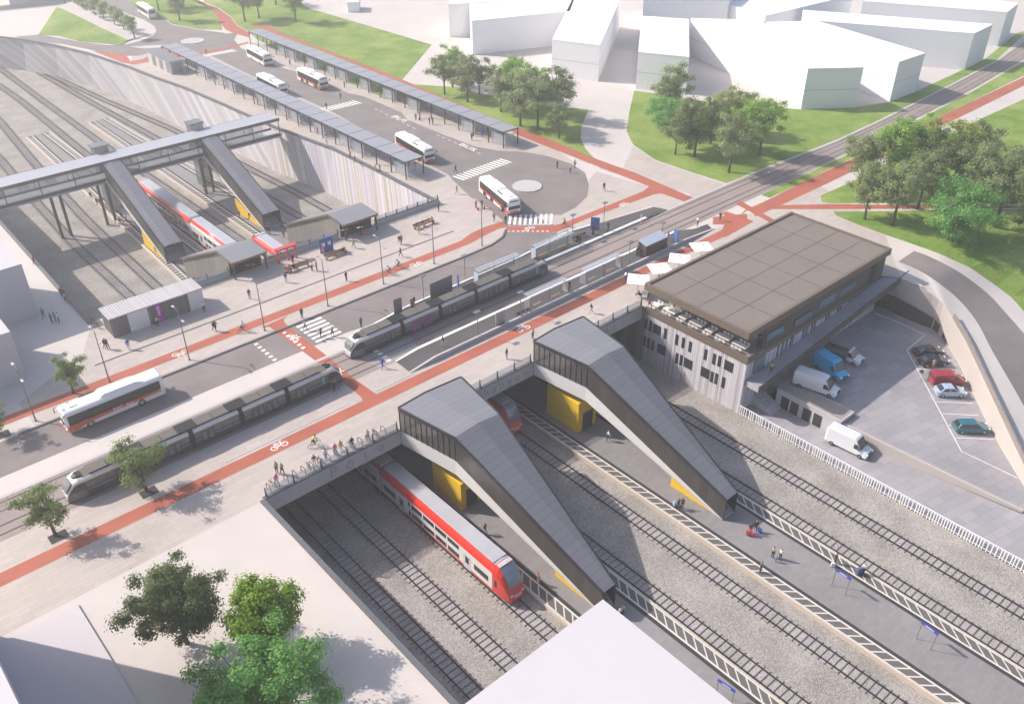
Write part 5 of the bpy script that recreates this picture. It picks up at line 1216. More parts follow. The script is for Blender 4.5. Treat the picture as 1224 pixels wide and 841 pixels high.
        mb = MB(); mb.bx(min(xe-s*1.5, xe-s*.05), max(xe-s*1.5, xe-s*.05), -.7, .7, .16, .5, 'black'); mb.build('bumper', t, bevel=.1)
        mb = MB(); mb.loft([[(xi+s*d, -.62*k, H+.0*d-.1), (xi+s*d, .62*k, H-.1), (xi+s*d, .5*k, H+z), (xi+s*d, -.5*k, H+z)] for d, k, z in ((.0, 1, .08), (.5, .85, .06), (.95, .3, -.08))], 'black'); mb.build('roof_scoop', t)
    return t
make_tram('grey tram standing at the far platform, its silver nose by the zebra crossing', 48.8, 84.8, 87.55, True)
make_tram('grey tram leaving on the near track, half behind the two kerbside trees', 11.3, 45.4, 84.3)
# ================================================================== trains
mat('train_red', (.62, .035, .02), .3, var=.03, coat=.5); mat('train_white', (.66, .65, .66), .3, var=.03, coat=.4); mat('train_roof', (.52, .52, .56), .3, metal=.35, var=.06, scale=.8); mat('train_glass', (.03, .03, .033), .15, var=.3, spec=.25)
mat('train_gap', (.10, .10, .11), .6)
def make_train(label, xc, y_front, y_back, ncar, nose_front=True, nose_back=False, group='double-deck trains'):
    """front points to -Y"""
    Z0 = ZP+.27; t = thing('train', label, 'train', (xc, y_front, Z0), 0, group); L = y_back-y_front; W = 2.82; H = 4.25
    def ring(y, k=1.0, zt=H, zb=.35):
        w = W/2*k; g_ = zt-zb
        return [(-w+.08, y, zb), (w-.08, y, zb), (w, y, zb+.35), (w, y, zb+.35+g_*.03), (w, y, zb+g_*.74), (w-.16, y, zb+g_*.86), (w-.5, y, zb+g_*.975), (0, y, zt), (-w+.5, y, zb+g_*.975), (-w+.16, y, zb+g_*.86), (-w, y, zb+g_*.74), (-w, y, zb+.35+g_*.03), (-w, y, zb+.35)]
    ms = ['train_gap', 'train_red', 'train_red', 'train_white', 'train_white', 'train_red', 'train_roof', 'train_roof', 'train_red', 'train_white', 'train_white', 'train_red', 'train_red']
    ms2 = ['train_gap', 'train_red', 'train_red', 'train_white', 'train_red', 'train_red', 'train_roof', 'train_roof', 'train_red', 'train_red', 'train_white', 'train_red', 'train_red']
    NL = 2.6; ya = NL if nose_front else 0; yb = L-(NL if nose_back else 0); gap = .5; cl = (yb-ya-gap*(ncar-1))/ncar
    for i in range(ncar):
        a = ya+i*(cl+gap); b = a+cl; endred = 6.2 if (i == 0 or i == ncar-1) else 0
        mb = MB(); mb.loft([ring(a), ring(b)], 'train_white', mats=ms if not endred else ms2); c = mb.build('carriage', t)
        mb = MB(); mb.loft([[(-.95, y, H-.03), (.95, y, H-.03), (.9, y, H+.04), (-.9, y, H+.04)] for y in (a+.3, b-.3)], 'train_roof') ; mb.build('roof_cover', t)
        for s in (-1, 1):
            f = lambda: (0, 1, 2, 3) if s > 0 else (3, 2, 1, 0); x = s*(W/2+.012); xs = s*(W/2-.06)
            y = a+1.0; rows = ((.95, 1.62), (2.3, 2.95))
            ends = [(a+.6, a+4.6)] if cl > 14 else []
            for r, (z0, z1) in enumerate(rows):
                w0 = a+5.6; k = 0
                while w0 < b-5.8:
                    w1 = min(w0+2.0, b-5.6); mb = MB(); mb.add([(x, w0, z0), (x, w1, z0), (x, w1, z1), (x, w0, z1)], [f()], 'train_glass'); mb.build('window', c, fix=False); w0 += 2.25
            for w0, w1 in ((a+.6, a+3.0), (b-3.0, b-.6)):
                mb = MB(); mb.add([(x, w0, 1.45), (x, w1, 1.45), (x, w1, 2.25), (x, w0, 2.25)], [f()], 'train_glass'); mb.build('window', c, fix=False)
            for dy in (a+4.2, b-4.2):
                mb = MB(); mb.add([(x, dy-.62, .5), (x, dy+.62, .5), (x, dy+.62, 2.6), (x, dy-.62, 2.6)], [f()], 'pale_grey'); d_ = mb.build('door', t, fix=False)
                mb = MB(); mb.add([(x+s*.01, dy-.3, 1.35), (x+s*.01, dy+.3, 1.35), (x+s*.01, dy+.3, 2.35), (x+s*.01, dy-.3, 2.35)], [f()], 'train_glass'); mb.build('door_window', d_, fix=False)
        for yy in (a+2.6, b-2.6):
            mb = MB(); mb.bx(-1.1, 1.1, yy-1.3, yy+1.3, .0, .42, 'black'); mb.build('bogie', t)
        if i < ncar-1:
            mb = MB(); mb.bx(-W/2+.25, W/2-.25, b+.003, b+gap-.003, .5, H-.25, 'train_gap'); mb.build('gangway', t)
    for on, sg, y0 in ((nose_front, -1, ya), (nose_back, 1, yb)):
        if not on: continue
        st = [(0, 1, H, .35), (.6, .99, H-.06, .33), (1.25, .95, H-.55, .3), (1.85, .88, H-1.5, .28), (2.35, .78, H-2.5, .26), (2.6, .66, H-3.1, .3)]
        mb = MB(); mb.loft([ring(y0+sg*d, k, zt, zb) for d, k, zt, zb in st], 'train_red'); mb.build('nose', t, smooth=False, bevel=.04)
        mb = MB(); ps = [(.78, H-.14, .95), (1.25, H-.5, .95), (1.85, H-1.44, .9), (2.2, H-2.12, .82)]
        A = [(-w_, y0+sg*(d+.06), z+.05) for d, z, w_ in ps]; B = [(w_, y0+sg*(d+.06), z+.05) for d, z, w_ in ps]
        mb.strip(A, B, 'win_glass'); mb.build('windscreen', t)
        mb = MB(); mb.add([(-.9, y0+sg*.15, H+.03), (.9, y0+sg*.15, H+.03), (.9, y0+sg*.7, H-.03), (-.9, y0+sg*.7, H-.03)], [(0, 1, 2, 3)], 'pale_grey'); mb.build('roof_panel', t, fix=False)
        for s in (-1, 1):
            mb = MB(); mb.cb((s*.72, y0+sg*2.45, 1.25), (.42, .16, .2), 'headlight'); mb.build('headlight', t, bevel=.05)
        mb = MB(); mb.cb((0, y0+sg*2.4, 1.0), (1.0, .45, .45), 'pale_grey'); mb.build('coupler_cover', t, bevel=.08)
        for s in (-1, 1):
            mb = MB(); mb.add([(s*(W/2+.0), y0+sg*.35, 1.55), (s*(W/2+.0), y0+sg*.75, 1.55), (s*(W/2-.02), y0+sg*.75, 2.5), (s*(W/2+.0), y0+sg*.35, 2.5)], [(0, 1, 2, 3)], 'train_glass'); mb.build('cab_window', t)
    return t
make_train('white and red train whose red nose stands beside the first covered stair', 43.25, 47.6, 113, 3)
make_train('white and red train beyond the bridge, running under the left footbridge stair', 56.6, 104, 178, 3, False, True)
make_train('white and red train between the stair entrances, front nose under the bridge', 62.0, 68.6, 139.6, 3, True, True)
# ================================================================== street furniture
LG = 'tall street lamps along the kerb'
def lamp(label, x, y, h=7.6, rz=0, double=True):
    t = thing('street_lamp', label, 'street lamp', (x, y, 0), rz, LG)
    mb = MB(); mb.tube([(0, 0, 0), (0, 0, 1.2), (0, 0, h)], [.1, .09, .05], 'metal_grey', 8); mb.build('pole', t)
    mb = MB(); mb.cyl((0, 0), .16, 0, .12, 'metal_grey', 10); mb.build('base', t)
    for k, (a, dz) in enumerate(((1.1, 0), (-.9, -1.1))):
        mb = MB(); mb.tube([(0, 0, h+dz-.08), (0, a, h+dz)], .03, 'metal_grey', 6); ar = mb.build('arm', t)
        mb = MB(); mb.cb((0, a*1.2, h+dz), (.28, .6, .12), 'metal_light'); mb.build('lamp_head', t, bevel=.03)
    return t
l0 = None
for px, lab in (((43, 503), 'street lamp in front of the white block at the left edge'), ((131, 456), 'street lamp behind the nearest bus'), ((226.5, 430), 'street lamp in front of the white kiosk'), ((316.5, 395), 'street lamp between the kiosk and the zebra crossing'), ((392, 365.5), 'street lamp by the first bench'), ((458.5, 339.3), 'street lamp beside the two cyclists'), ((519, 315.3), 'street lamp in front of the red bench'), ((576.3, 293.5), 'street lamp on the rounded kerb by the bus turning')):
    p = G(*px)
    if l0 is None: l0 = lamp(lab, p.x, p.y)
    else: dup(l0, (p.x, p.y, 0), 0, lab)
PG = 'square-headed platform lamps'
def plamp(label, p):
    t = thing('platform_lamp', label, 'lamp', p, 0, PG)
    mb = MB(); mb.tube([(0, 0, 0), (0, 0, 3.9)], .055, 'metal_grey', 8); mb.build('pole', t)
    mb = MB(); mb.cb((0, 0, 3.95), (.95, .6, .12), 'metal_grey'); mb.build('lamp_head', t, bevel=.03)
    return t
p0 = None
for px, lab in (((506.5, 358), 'platform lamp between the two grey panels behind the far tram'), ((556, 333), 'platform lamp left of the first shelter behind the far tram'), ((684, 283), 'platform lamp at the right end of the second far shelter'), ((721.5, 268), 'platform lamp beside the blue poster on the far platform'), ((571, 402), 'platform lamp at the left end of the near platform'), ((622, 378), 'platform lamp just left of the first near shelter'), ((751.5, 316), 'platform lamp right of the second near shelter'), ((790, 293), 'platform lamp beside the blue poster on the near platform')):
    p = G(*px, .3)
    if p0 is None: p0 = plamp(lab, p)
    else: dup(p0, p, 0, lab)
mat('frost', (.40, .46, .56), .3, var=.05)
def shelter(label, x0, x1, ya, yb, pink=False):
    t = thing('tram_shelter', label, 'shelter', (x0, ya, .3), 0, 'glass tram shelters'); L = x1-x0; D = yb-ya
    mb = MB(); mb.bx(0, L, 0, D, 2.42, 2.48, 'glass_white'); mb.build('roof', t)
    mb = MB(); mb.bx(0, L, -.04, 0, 2.38, 2.52, 'metal_light'); mb.bx(0, L, D, D+.04, 2.38, 2.52, 'metal_light'); mb.build('roof_edge', t)
    for x in (.08, L/2, L-.08):
        mb = MB(); mb.bx(x-.05, x+.05, .05, .15, 0, 2.42, 'metal_grey'); mb.build('post', t)
    mb = MB(); mb.bx(.1, L-.1, .08, .11, .15, 2.3, 'glass'); mb.build('rear_pane', t)
    mb = MB(); mb.bx(.02, .05, .12, D-.2, .15, 2.3, 'glass'); mb.build('side_pane', t)
    mb = MB(); mb.bx(L-.07, L-.0, .2, D-.3, .3, 2.1, 'frost' if not pink else 'poster'); mb.build('poster_case', t)
    for x in (1.2, L-2.8):
        mb = MB(); mb.bx(x, x+1.7, .5, .9, .42, .48, 'wood'); mb.bx(x+.2, x+.28, .6, .7, 0, .42, 'metal_grey'); mb.bx(x+1.4, x+1.48, .6, .7, 0, .42, 'metal_grey'); mb.build('bench', t)
    return t
s = shelter('glass tram shelter behind the far tram', 73.7, 81.8, 91.5, 89.9) if False else None
def shelterN(label, x0, x1): 
    t = shelter(label, x0, x1, 90.0, 91.5); t.location = (x1, 91.6, .3); t.rotation_euler.z = R(180); return t
shelterN('glass tram shelter on the far platform directly behind the tram', 73.7, 81.9); shelterN('glass tram shelter on the far platform past the nose of the tram', 85.4, 93.6)
shelter('glass tram shelter on the near platform with a pinkish poster, left one', 74.3, 82.0, 79.55, 81.1, True); shelter('glass tram shelter on the near platform with a pinkish poster, right one', 85.6, 93.5, 79.55, 81.1, True)
def panel(label, x, y, w, h, m, rz=0, name='display_panel', z=.3, d=.14):
    t = thing(name, label, 'panel', (x, y, z), rz); mb = MB(); mb.bx(-w/2, w/2, -d/2, d/2, .12, h, m); mb.build('face', t, bevel=.03)
    mb = MB(); mb.bx(-w/2+.15, w/2-.15, -d/2+.02, d/2-.02, 0, .12, 'metal_dark'); mb.build('foot', t); return t
panel('wide grey back panel on the far platform behind the tram roof', 68.0, 92.0, 4.2, 2.6, 'metal_grey', R(2))
panel('small grey panel at the left of the far platform, beside a waiting person', 60.2, 92.0, 1.4, 2.4, 'metal_grey')
panel('small pinkish poster panel at the left end of the near platform', 68.9, 79.9, 1.6, 2.2, 'poster')
t = panel('blue poster board on the far platform beside the lamp', 100.7, 92.2, 1.5, 2.2, 'blue_poster' if 'blue_poster' in M else 'metal_grey', R(-50))
mat('blue_poster', (.06, .13, .33), .4, var=.5, scale=1.3)
t.children[0].data.materials[0] = M['blue_poster']
panel('blue poster board at the right end of the near platform', 106.9, 80.0, 1.3, 2.3, 'blue_poster', R(70))
panel('small ticket machine standing behind the far tram by the first panel', 62.6, 91.9, .6, 1.5, 'metal_grey')
panel('slim blue and white information post left of the first far shelter', 70.9, 91.7, .45, 2.4, 'blue_poster', R(80))
panel('slim ticket machine right of the second far shelter', 99.0, 91.0, .5, 1.7, 'metal_dark')
t = thing('bike_shelter', 'dark cabinet with a blue-grey sloped top on the near platform', 'cabinet', (101.8, 80.5, .3))
mat('copper', (.12, .085, .07), .35, metal=.4, var=.2)
mb = MB(); mb.prism([(-2.6, -.8), (2.6, -.8), (2.6, .1), (-2.6, .1)], 0, 2.0, 'copper'); mb.build('body', t)
mb = MB(); mb.add([(-2.65, -.85, 2.003), (2.65, -.85, 2.003), (2.65, .9, 2.5), (-2.65, .9, 2.5), (-2.65, -.85, 2.1), (2.65, -.85, 2.1), (2.65, .9, 2.6), (-2.65, .9, 2.6)], [(3, 2, 1, 0), (4, 5, 6, 7), (0, 1, 5, 4), (2, 3, 7, 6), (1, 2, 6, 5), (3, 0, 4, 7)], 'frost'); mb.build('roof', t)
mb = MB(); mb.bx(-2.6, -2.5, .1, .85, 0, 2.3, 'metal_dark'); mb.bx(2.5, 2.6, .1, .85, 0, 2.3, 'metal_dark'); mb.build('side_panel', t)
# seats on the platforms
def seatrow(label, x, y, n, rz=0):
    t = thing('seat_row', label, 'seat', (x, y, .3), rz)
    for i in range(n):
        mb = MB(); mb.bx(i*.85-.25, i*.85+.25, -.25, .25, .4, .46, 'metal_dark'); mb.bx(i*.85-.25, i*.85+.25, -.3, -.25, .46, .8, 'metal_dark'); mb.bx(i*.85-.04, i*.85+.04, -.04, .04, 0, .4, 'metal_dark'); mb.build('seat', t)
seatrow('dark seats in a row between two lamps on the far platform', 95.0, 91.8, 4, R(0)); seatrow('dark seats in a row beside the lamp on the near platform', 72.3, 80.0, 3)
p = G(766, 265, .3); t = thing('bollard', 'thin white and yellow marker post at the right end of the far platform', 'post', p)
mb = MB(); mb.cyl((0, 0), .07, 0, 1.3, 'white_paint', 8); mb.build('post_body', t); mb = MB(); mb.cyl((0, 0), .12, 0, .25, 'yellow', 8); mb.build('post_foot', t)
# kiosk
cladding('kiosk_screen', [(.165, .155, .145), (.135, .128, .12), (.19, .18, .165), (.15, .14, .13)], .5, 'x', gap=.1)
cladding('ribbed_roof', [(.52, .50, .52), (.48, .46, .48)], .35, 'x', gap=.25, bump=.6)
k0, k1 = G(137, 404), G(245, 366)
d = k1-k0; rz = atan2(d.y, d.x); t = thing('kiosk', 'long pale kiosk with a ribbed roof and a magenta banner beside the left cutting', 'kiosk', k0, rz); L = d.length; D = 3.6
mb = MB(); mb.bx(0, L, 0, D, 0, 2.9, 'kiosk_screen'); mb.build('wall', t)
mb = MB(); mb.bx(L*.18, L*.39, -.05, -.003, .0, 2.88, 'concrete_white'); mb.build('wall_panel', t); mb = MB(); mb.bx(L*.84, L, -.05, -.003, 0, 2.88, 'concrete_white'); mb.build('wall_panel', t)
mb = MB(); mb.bx(L+.003, L+.05, 0, D, 0, 2.88, 'concrete_white'); mb.build('wall_panel', t)
mb = MB(); mb.bx(-.12, L+.15, -.12, D+.15, 2.9, 3.08, 'ribbed_roof'); mb.build('roof', t)
mat('magenta', (.42, .02, .36), .5, var=.12, scale=1.5)
b = thing('banner', 'tall magenta banner hung on the front of the kiosk', 'banner', k0+Vector((cos(rz), sin(rz), 0))*(L*.50)+Vector((sin(rz), -cos(rz), 0))*.09, rz)
mb = MB(); mb.bx(-.42, .42, -.03, .0, .15, 2.85, 'magenta'); mb.build('cloth', b)
mb = MB()
for i, (w_, z) in enumerate(((.26, 2.5), (.34, 2.2), (.2, 1.95), (.3, 1.7), (.24, 1.45), (.3, 1.2))): mb.bx(-w_/2, w_/2, -.045, -.032, z-.06, z+.06, 'white_line')
o = mb.build('lettering', b)
# benches
BG = 'long timber benches on the plaza'
def bench(label, A, B, back=True, m='wood'):
    a, b = G(*A), G(*B); d = b-a; t = thing('bench', label, 'bench', a, atan2(d.y, d.x), BG); L = d.length
    mb = MB(); mb.bx(0, L, -.25, .25, .42, .5, m); mb.build('seat', t, bevel=.02)
    mb = MB(); mb.bx(0, L*.42, .28, .33, .55, .95, m) if back == 'half' else mb.bx(0, L, .28, .33, .55, .95, m); mb.build('backrest', t, bevel=.02)
    for i in range(3): mb = MB(); x = .25+(L-.5)*i/2; mb.bx(x-.04, x+.04, -.2, .3, 0, .42, 'metal_dark'); mb.build('leg', t)
mat('wood_red', (.34, .11, .06), .6, var=.2, scale=5)
bench('light timber bench nearest the first stair entrance', (341, 327), (370, 317)); bench('long timber bench in front of the two blue panels', (389, 311.5), (415, 302)); bench('reddish bench with three sitters beside the end of the dark drain line', (495, 275), (519, 266), True, 'wood_red')
# two blue panels
mat('info_blue', (.05, .10, .36), .4, var=.15)
for lab, px in (('left one of the two tall blue panels by the parapet', (387.5, 302)), ('right one of the two tall blue panels by the parapet', (394.5, 299.5))):
    p = G(*px); t = thing('info_panel', lab, 'panel', p, R(-8)); mb = MB(); mb.bx(-.62, .62, -.08, .08, 0, 2.5, 'info_blue'); mb.build('face', t, bevel=.02)
    mb = MB(); mb.bx(-.28, .28, -.1, -.083, 1.1, 1.75, 'white_line'); mb.build('notice', t)
# red gate frame by the parapet
t = thing('portal_frame', 'bright red ticket frame at the parapet above the second train', 'frame', G(345, 311), R(0))
mb = MB(); mb.bx(-2.0, 1.6, -.35, .5, 2.2, 2.45, 'train_red'); mb.build('top', t)
for x in (-1.7, .0, 1.3): mb = MB(); mb.bx(x-.12, x+.12, -.1, .1, 0, 2.2, 'train_red'); mb.build('post', t)
# bicycle stands along the bridge balustrade
SG = 'hoop bicycle stands in a row along the bridge edge'
st0 = None
for i in range(15):
    x = 28.2+i*1.07; loc = (x, SB+1.0, .01)
    lab = 'dark hoop bicycle stand along the bridge balustrade'
    if st0 is None:
        mb = MB(); mb.tube([(0, -.55, 0), (0, -.5, .75), (0, -.38, 1.0), (0, .3, .9), (0, .45, .72), (0, .5, 0)], .045, 'metal_dark', 6); st0 = mb.build('bicycle_stand', smooth=True); tag(st0, lab, 'bicycle stand', SG); st0.location = loc
    else:
        o = st0.copy(); COL.objects.link(o); o.location = loc
# blue platform signs
def bsign(label, A, B, z0=-8.41, h=2.6, group='blue platform name signs'):
    a, b = G(A[0], A[1], z0), G(B[0], B[1], z0); d = b-a; t = thing('platform_sign', label, 'sign', a, atan2(d.y, d.x), group); L = max(d.length*.8, 1.7)
    for x in (0.02, L-.02): mb = MB(); mb.tube([(x, 0, 0), (x, 0, h)], .035, 'metal_grey', 6); mb.build('post', t)
    mb = MB(); mb.bx(-.1, L+.1, -.05, .05, h-.26, h+.06, 'blue_sign'); f = mb.build('board', t)
    mb = MB(); x = L*.25
    for w_ in (.12, .2, .16, .2, .12, .18): mb.bx(x, x+w_*.7, -.065, -.052, h-.17, h-.04, 'white_line'); x += w_*.7+.04
    mb.build('lettering', f)
    return t
bsign('blue name sign on the second platform, nearer the luggage travellers', (994, 699.5), (1011, 711)); bsign('blue name sign on the second platform, further down towards the bottom right', (1095, 763), (1112, 776)) ; bsign('blue sign at the bottom edge below the white-roofed corner', (855, 832), (875, 846))
bsign('blue name sign on the left platform beyond the bridge', (205.5, 300), (211.5, 306)); bsign('blue name sign on the right platform beyond the bridge', (319, 268), (327, 271))
# tree grates
for px in ((178, 588), (70, 641), (2, 520)):
    p = G(*px); mb = MB(); mb.bx(p.x-.9, p.x+.9, p.y-.7, p.y+.7, .018, .03, 'line_dark'); struct(mb, 'tree_grate')
# ================================================================== white model blocks, far things
def block(label, corners, h, name='white_block', line=True, m='white_model'):
    P = [G(c[0], c[1], c[2])[:2] for c in corners]; c0 = P[0]
    t = thing(name, label, 'building', (c0[0], c0[1], 0))
    mb = MB(); mb.prism(P, -.02, h*.9 if h < 1 else h-.25, m); mb.build('wall', t, world=True)
    n = len(P); cx = sum(p[0] for p in P)/n; cy = sum(p[1] for p in P)/n
    mb = MB(); mb.prism([(cx+(p[0]-cx)*1.002, cy+(p[1]-cy)*1.002) for p in P], h*.9 if h < 1 else h-.25, h, m); mb.build('roof', t, world=True)
    if line:
        a = sum(P[i][0]*P[(i+1) % n][1]-P[(i+1) % n][0]*P[i][1] for i in range(n)); Q = P if a > 0 else P[::-1]
        mb = MB(); q = [(cx+(p[0]-cx)*1.001, cy+(p[1]-cy)*1.001) for p in Q]; mb.prism(q, h*.46, h*.46+.14, 'floor_line'); mb.build('floor_line', t, world=True)
    return t
mat('white_hazed', (.80, .79, .80), .8, var=.01, scale=.3)  # white raised on the far blocks: haze whitening put into the colour
mat('floor_line', (.5, .5, .52), .8)
Z = 9.1
block('white two-storey block with its gable corner pointing at the tramway, nearest the right lawn', [(966, 82, Z), (1032.5, 80.5, Z), (909, 24, Z), (826, 22, Z)], Z, m='white_hazed')
block('white long block behind the right-hand lawn, second from the tramway corner', [(1074.6, 74, Z), (1106, 63.5, Z), (976.7, 25, Z), (910.6, 26.5, Z)], Z, m='white_hazed')
block('white long block, third back from the lawn beside the tramway', [(1164.6, 40, Z), (1187, 29, Z), (960, 12, Z), (979, 25, Z)], Z, line=False, m='white_hazed')
block('white long block furthest back at the top right corner', [(1204, 14.5, Z), (1217.5, 4, Z), (1080, -14, Z), (1032, 1.3, Z)], Z, line=False, m='white_hazed')
block('white block with a flat end wall right of the pale road', [(763, 62, 8.8), (824, 68, 8.8), (823, 23, 8.8), (767, 19, 8.8)], 8.8, m='white_hazed')
block('tall white block at the top edge behind the one beside the pale road', [(770, -8, 12), (872, -6, 12), (900, -30, 12), (775, -34, 12)], 12, line=False, m='white_hazed')
block('white block left of the pale road, its side wall in shade', [(660, 47, 8.8), (717, 54, 8.8), (742, -2, 8.8), (688, -8, 8.8)], 8.8, m='white_hazed')
block('low white block with a long front behind the lawn-side trees', [(564, 25, 8.8), (681, 13.5, 8.8), (690, -10, 8.8), (560, -2, 8.8)], 8.8, line=False, m='white_hazed')
block('small white block at the top edge left of the long low front', [(536, 5, 9), (592, 2, 9), (600, -14, 9), (540, -10, 9)], 9, line=False, m='white_hazed')
block('little grey-white hut at the top edge beyond the top lawn', [(415, 3, 3), (429, 2.5, 3), (430, -3, 3), (416, -3, 3)], 3, line=False, m='white_hazed')
block('white wedge-shaped block at the top edge right of the centre', [(872, 6, 9), (915, 19, 9), (1020, -6, 9), (900, -16, 9)], 9, line=False, m='white_hazed')
block('low white slab at the bottom left, half in shadow', [(91.6, 720.4, .25), (169, 846, .25), (-120, 846, .25), (-120, 830, .25), (-10, 773, .25)], .25, 'white_slab', False)
def wblock(label, x0, x1, y0, y1, h, name='white_block', line=False):
    t = thing(name, label, 'building', (x0, y0, 0)); mb = MB(); mb.bx(x0, x1, y0, y1, -.02, h-.25, 'white_model'); mb.build('wall', t, world=True)
    mb = MB(); mb.bx(x0-.01, x1+.01, y0-.01, y1+.01, h-.25, h, 'white_model'); mb.build('roof', t, world=True)
    if line: mb = MB(); mb.bx(x0-.02, x1+.02, y0-.02, y1+.02, h*.46, h*.46+.08, 'floor_line'); mb.build('floor_line', t, world=True)
wblock('tall white block whose roof corner fills the bottom middle of the view', 8, 26.2, -6, 21.8, 27)
wblock('white block at the left edge with a bright roof beside the cutting', -20, 21.8, 125.9, 137.5, 8.3, line=True)
wblock('white block at the left edge in front, behind the first street lamp', -25, 15.5, 110.8, 121, 7.1, line=True)
wblock('white block cut by the bottom left corner of the view', -22, -.28, 24, 71.4, 26)
# far left: road bridge over the sunken road, and the grass bank
t = thing('road_bridge', 'pale road bridge with railings far away at the top left', 'bridge', (60, 320, 0))
a, b = G(-30, 14), G(78, 3); d = (b-a).normalized(); nn = Vector((-d.y, d.x, 0))
q = [a, b, b+nn*7, a+nn*7]; mb = MB(); mb.prism([p[:2] for p in q], 2.6, 3.4, 'concrete_white'); mb.build('deck', t, world=True)
mb = MB(); L = (b-a).length
for i in range(30): p = a+d*(L*i/29); mb.cb((p.x, p.y, 3.95), (.15, .15, 1.1), 'white_paint')
mb.tube([a+Vector((0, 0, 4.5)), b+Vector((0, 0, 4.5))], .09, 'white_paint', 5); mb.build('railing', t, world=True)
mb = MB(); e = b-d*16; mb.prism([p[:2] for p in (b-d*2, b+nn*7-d*2, e+nn*7, e)], -.3, 2.6, 'concrete'); mb.build('abutment', t, world=True)
mb = MB(); tp = [G(68, 8, 3), G(90, 18, 2.6), G(120, 33, 1.6), G(153, 48, .3)]; bt = [G(46, 41.5, .05), G(70, 43, .05), G(95, 49.5, .05), G(145, 54, .05)]
mb.strip([p+Vector((0, 0, .02)) for p in bt], tp, 'lawn'); mb.build('grass_bank', kind='structure', fix=False)
mb = MB(); bk = [G(86, 2, 2.9), G(120, 22, 1.9), G(150, 36, 1.0), G(182, 41, .03)]; mb.strip(tp, bk, 'pale_ground'); mb.build('path', kind='structure', fix=False)
# ================================================================== trees
def leafmat(name, a, b_, back):
    m, nt, b = nodes(name); out = nt.nodes['Material Output']
    ge = nt.nodes.new('ShaderNodeNewGeometry')
    c = mixrgb(nt, a, b_, ge.outputs['Random Per Island'])
    oi = nt.nodes.new('ShaderNodeObjectInfo'); mr = nt.nodes.new('ShaderNodeMapRange'); mr.inputs[3].default_value = .85; mr.inputs[4].default_value = 1.15
    nt.links.new(oi.outputs['Random'], mr.inputs[0])
    vm = nt.nodes.new('ShaderNodeVectorMath'); vm.operation = 'SCALE'; nt.links.new(c, vm.inputs[0]); nt.links.new(mr.outputs[0], vm.inputs['Scale'])
    nt.links.new(vm.outputs[0], b.inputs['Base Color']); b.inputs['Roughness'].default_value = .6; b.inputs['Specular IOR Level'].default_value = .25
    tl = nt.nodes.new('ShaderNodeBsdfTranslucent'); tl.inputs[0].default_value = tuple(back)+(1,)
    mx = nt.nodes.new('ShaderNodeMixShader'); mx.inputs[0].default_value = .46
    nt.links.new(b.outputs[0], mx.inputs[1]); nt.links.new(tl.outputs[0], mx.inputs[2]); nt.links.new(mx.outputs[0], out.inputs['Surface'])
leafmat('leaf_dark', (.07, .10, .035), (.15, .19, .075), (.18, .24, .07))
leafmat('leaf_grey', (.16, .20, .09), (.30, .34, .17), (.34, .42, .16))
leafmat('leaf_fresh', (.15, .26, .05), (.30, .44, .10), (.34, .55, .10))
leafmat('leaf_green', (.11, .27, .07), (.25, .46, .15), (.26, .54, .13))
leafmat('leaf_lime', (.15, .27, .02), (.32, .46, .05), (.36, .55, .05))
leafmat('leaf_yellow', (.22, .28, .06), (.40, .44, .13), (.40, .46, .11))
leafmat('leaf_mid', (.11, .17, .05), (.22, .29, .10), (.26, .36, .09))
mat('bark', (.075, .058, .045), .9, var=.3, scale=4)
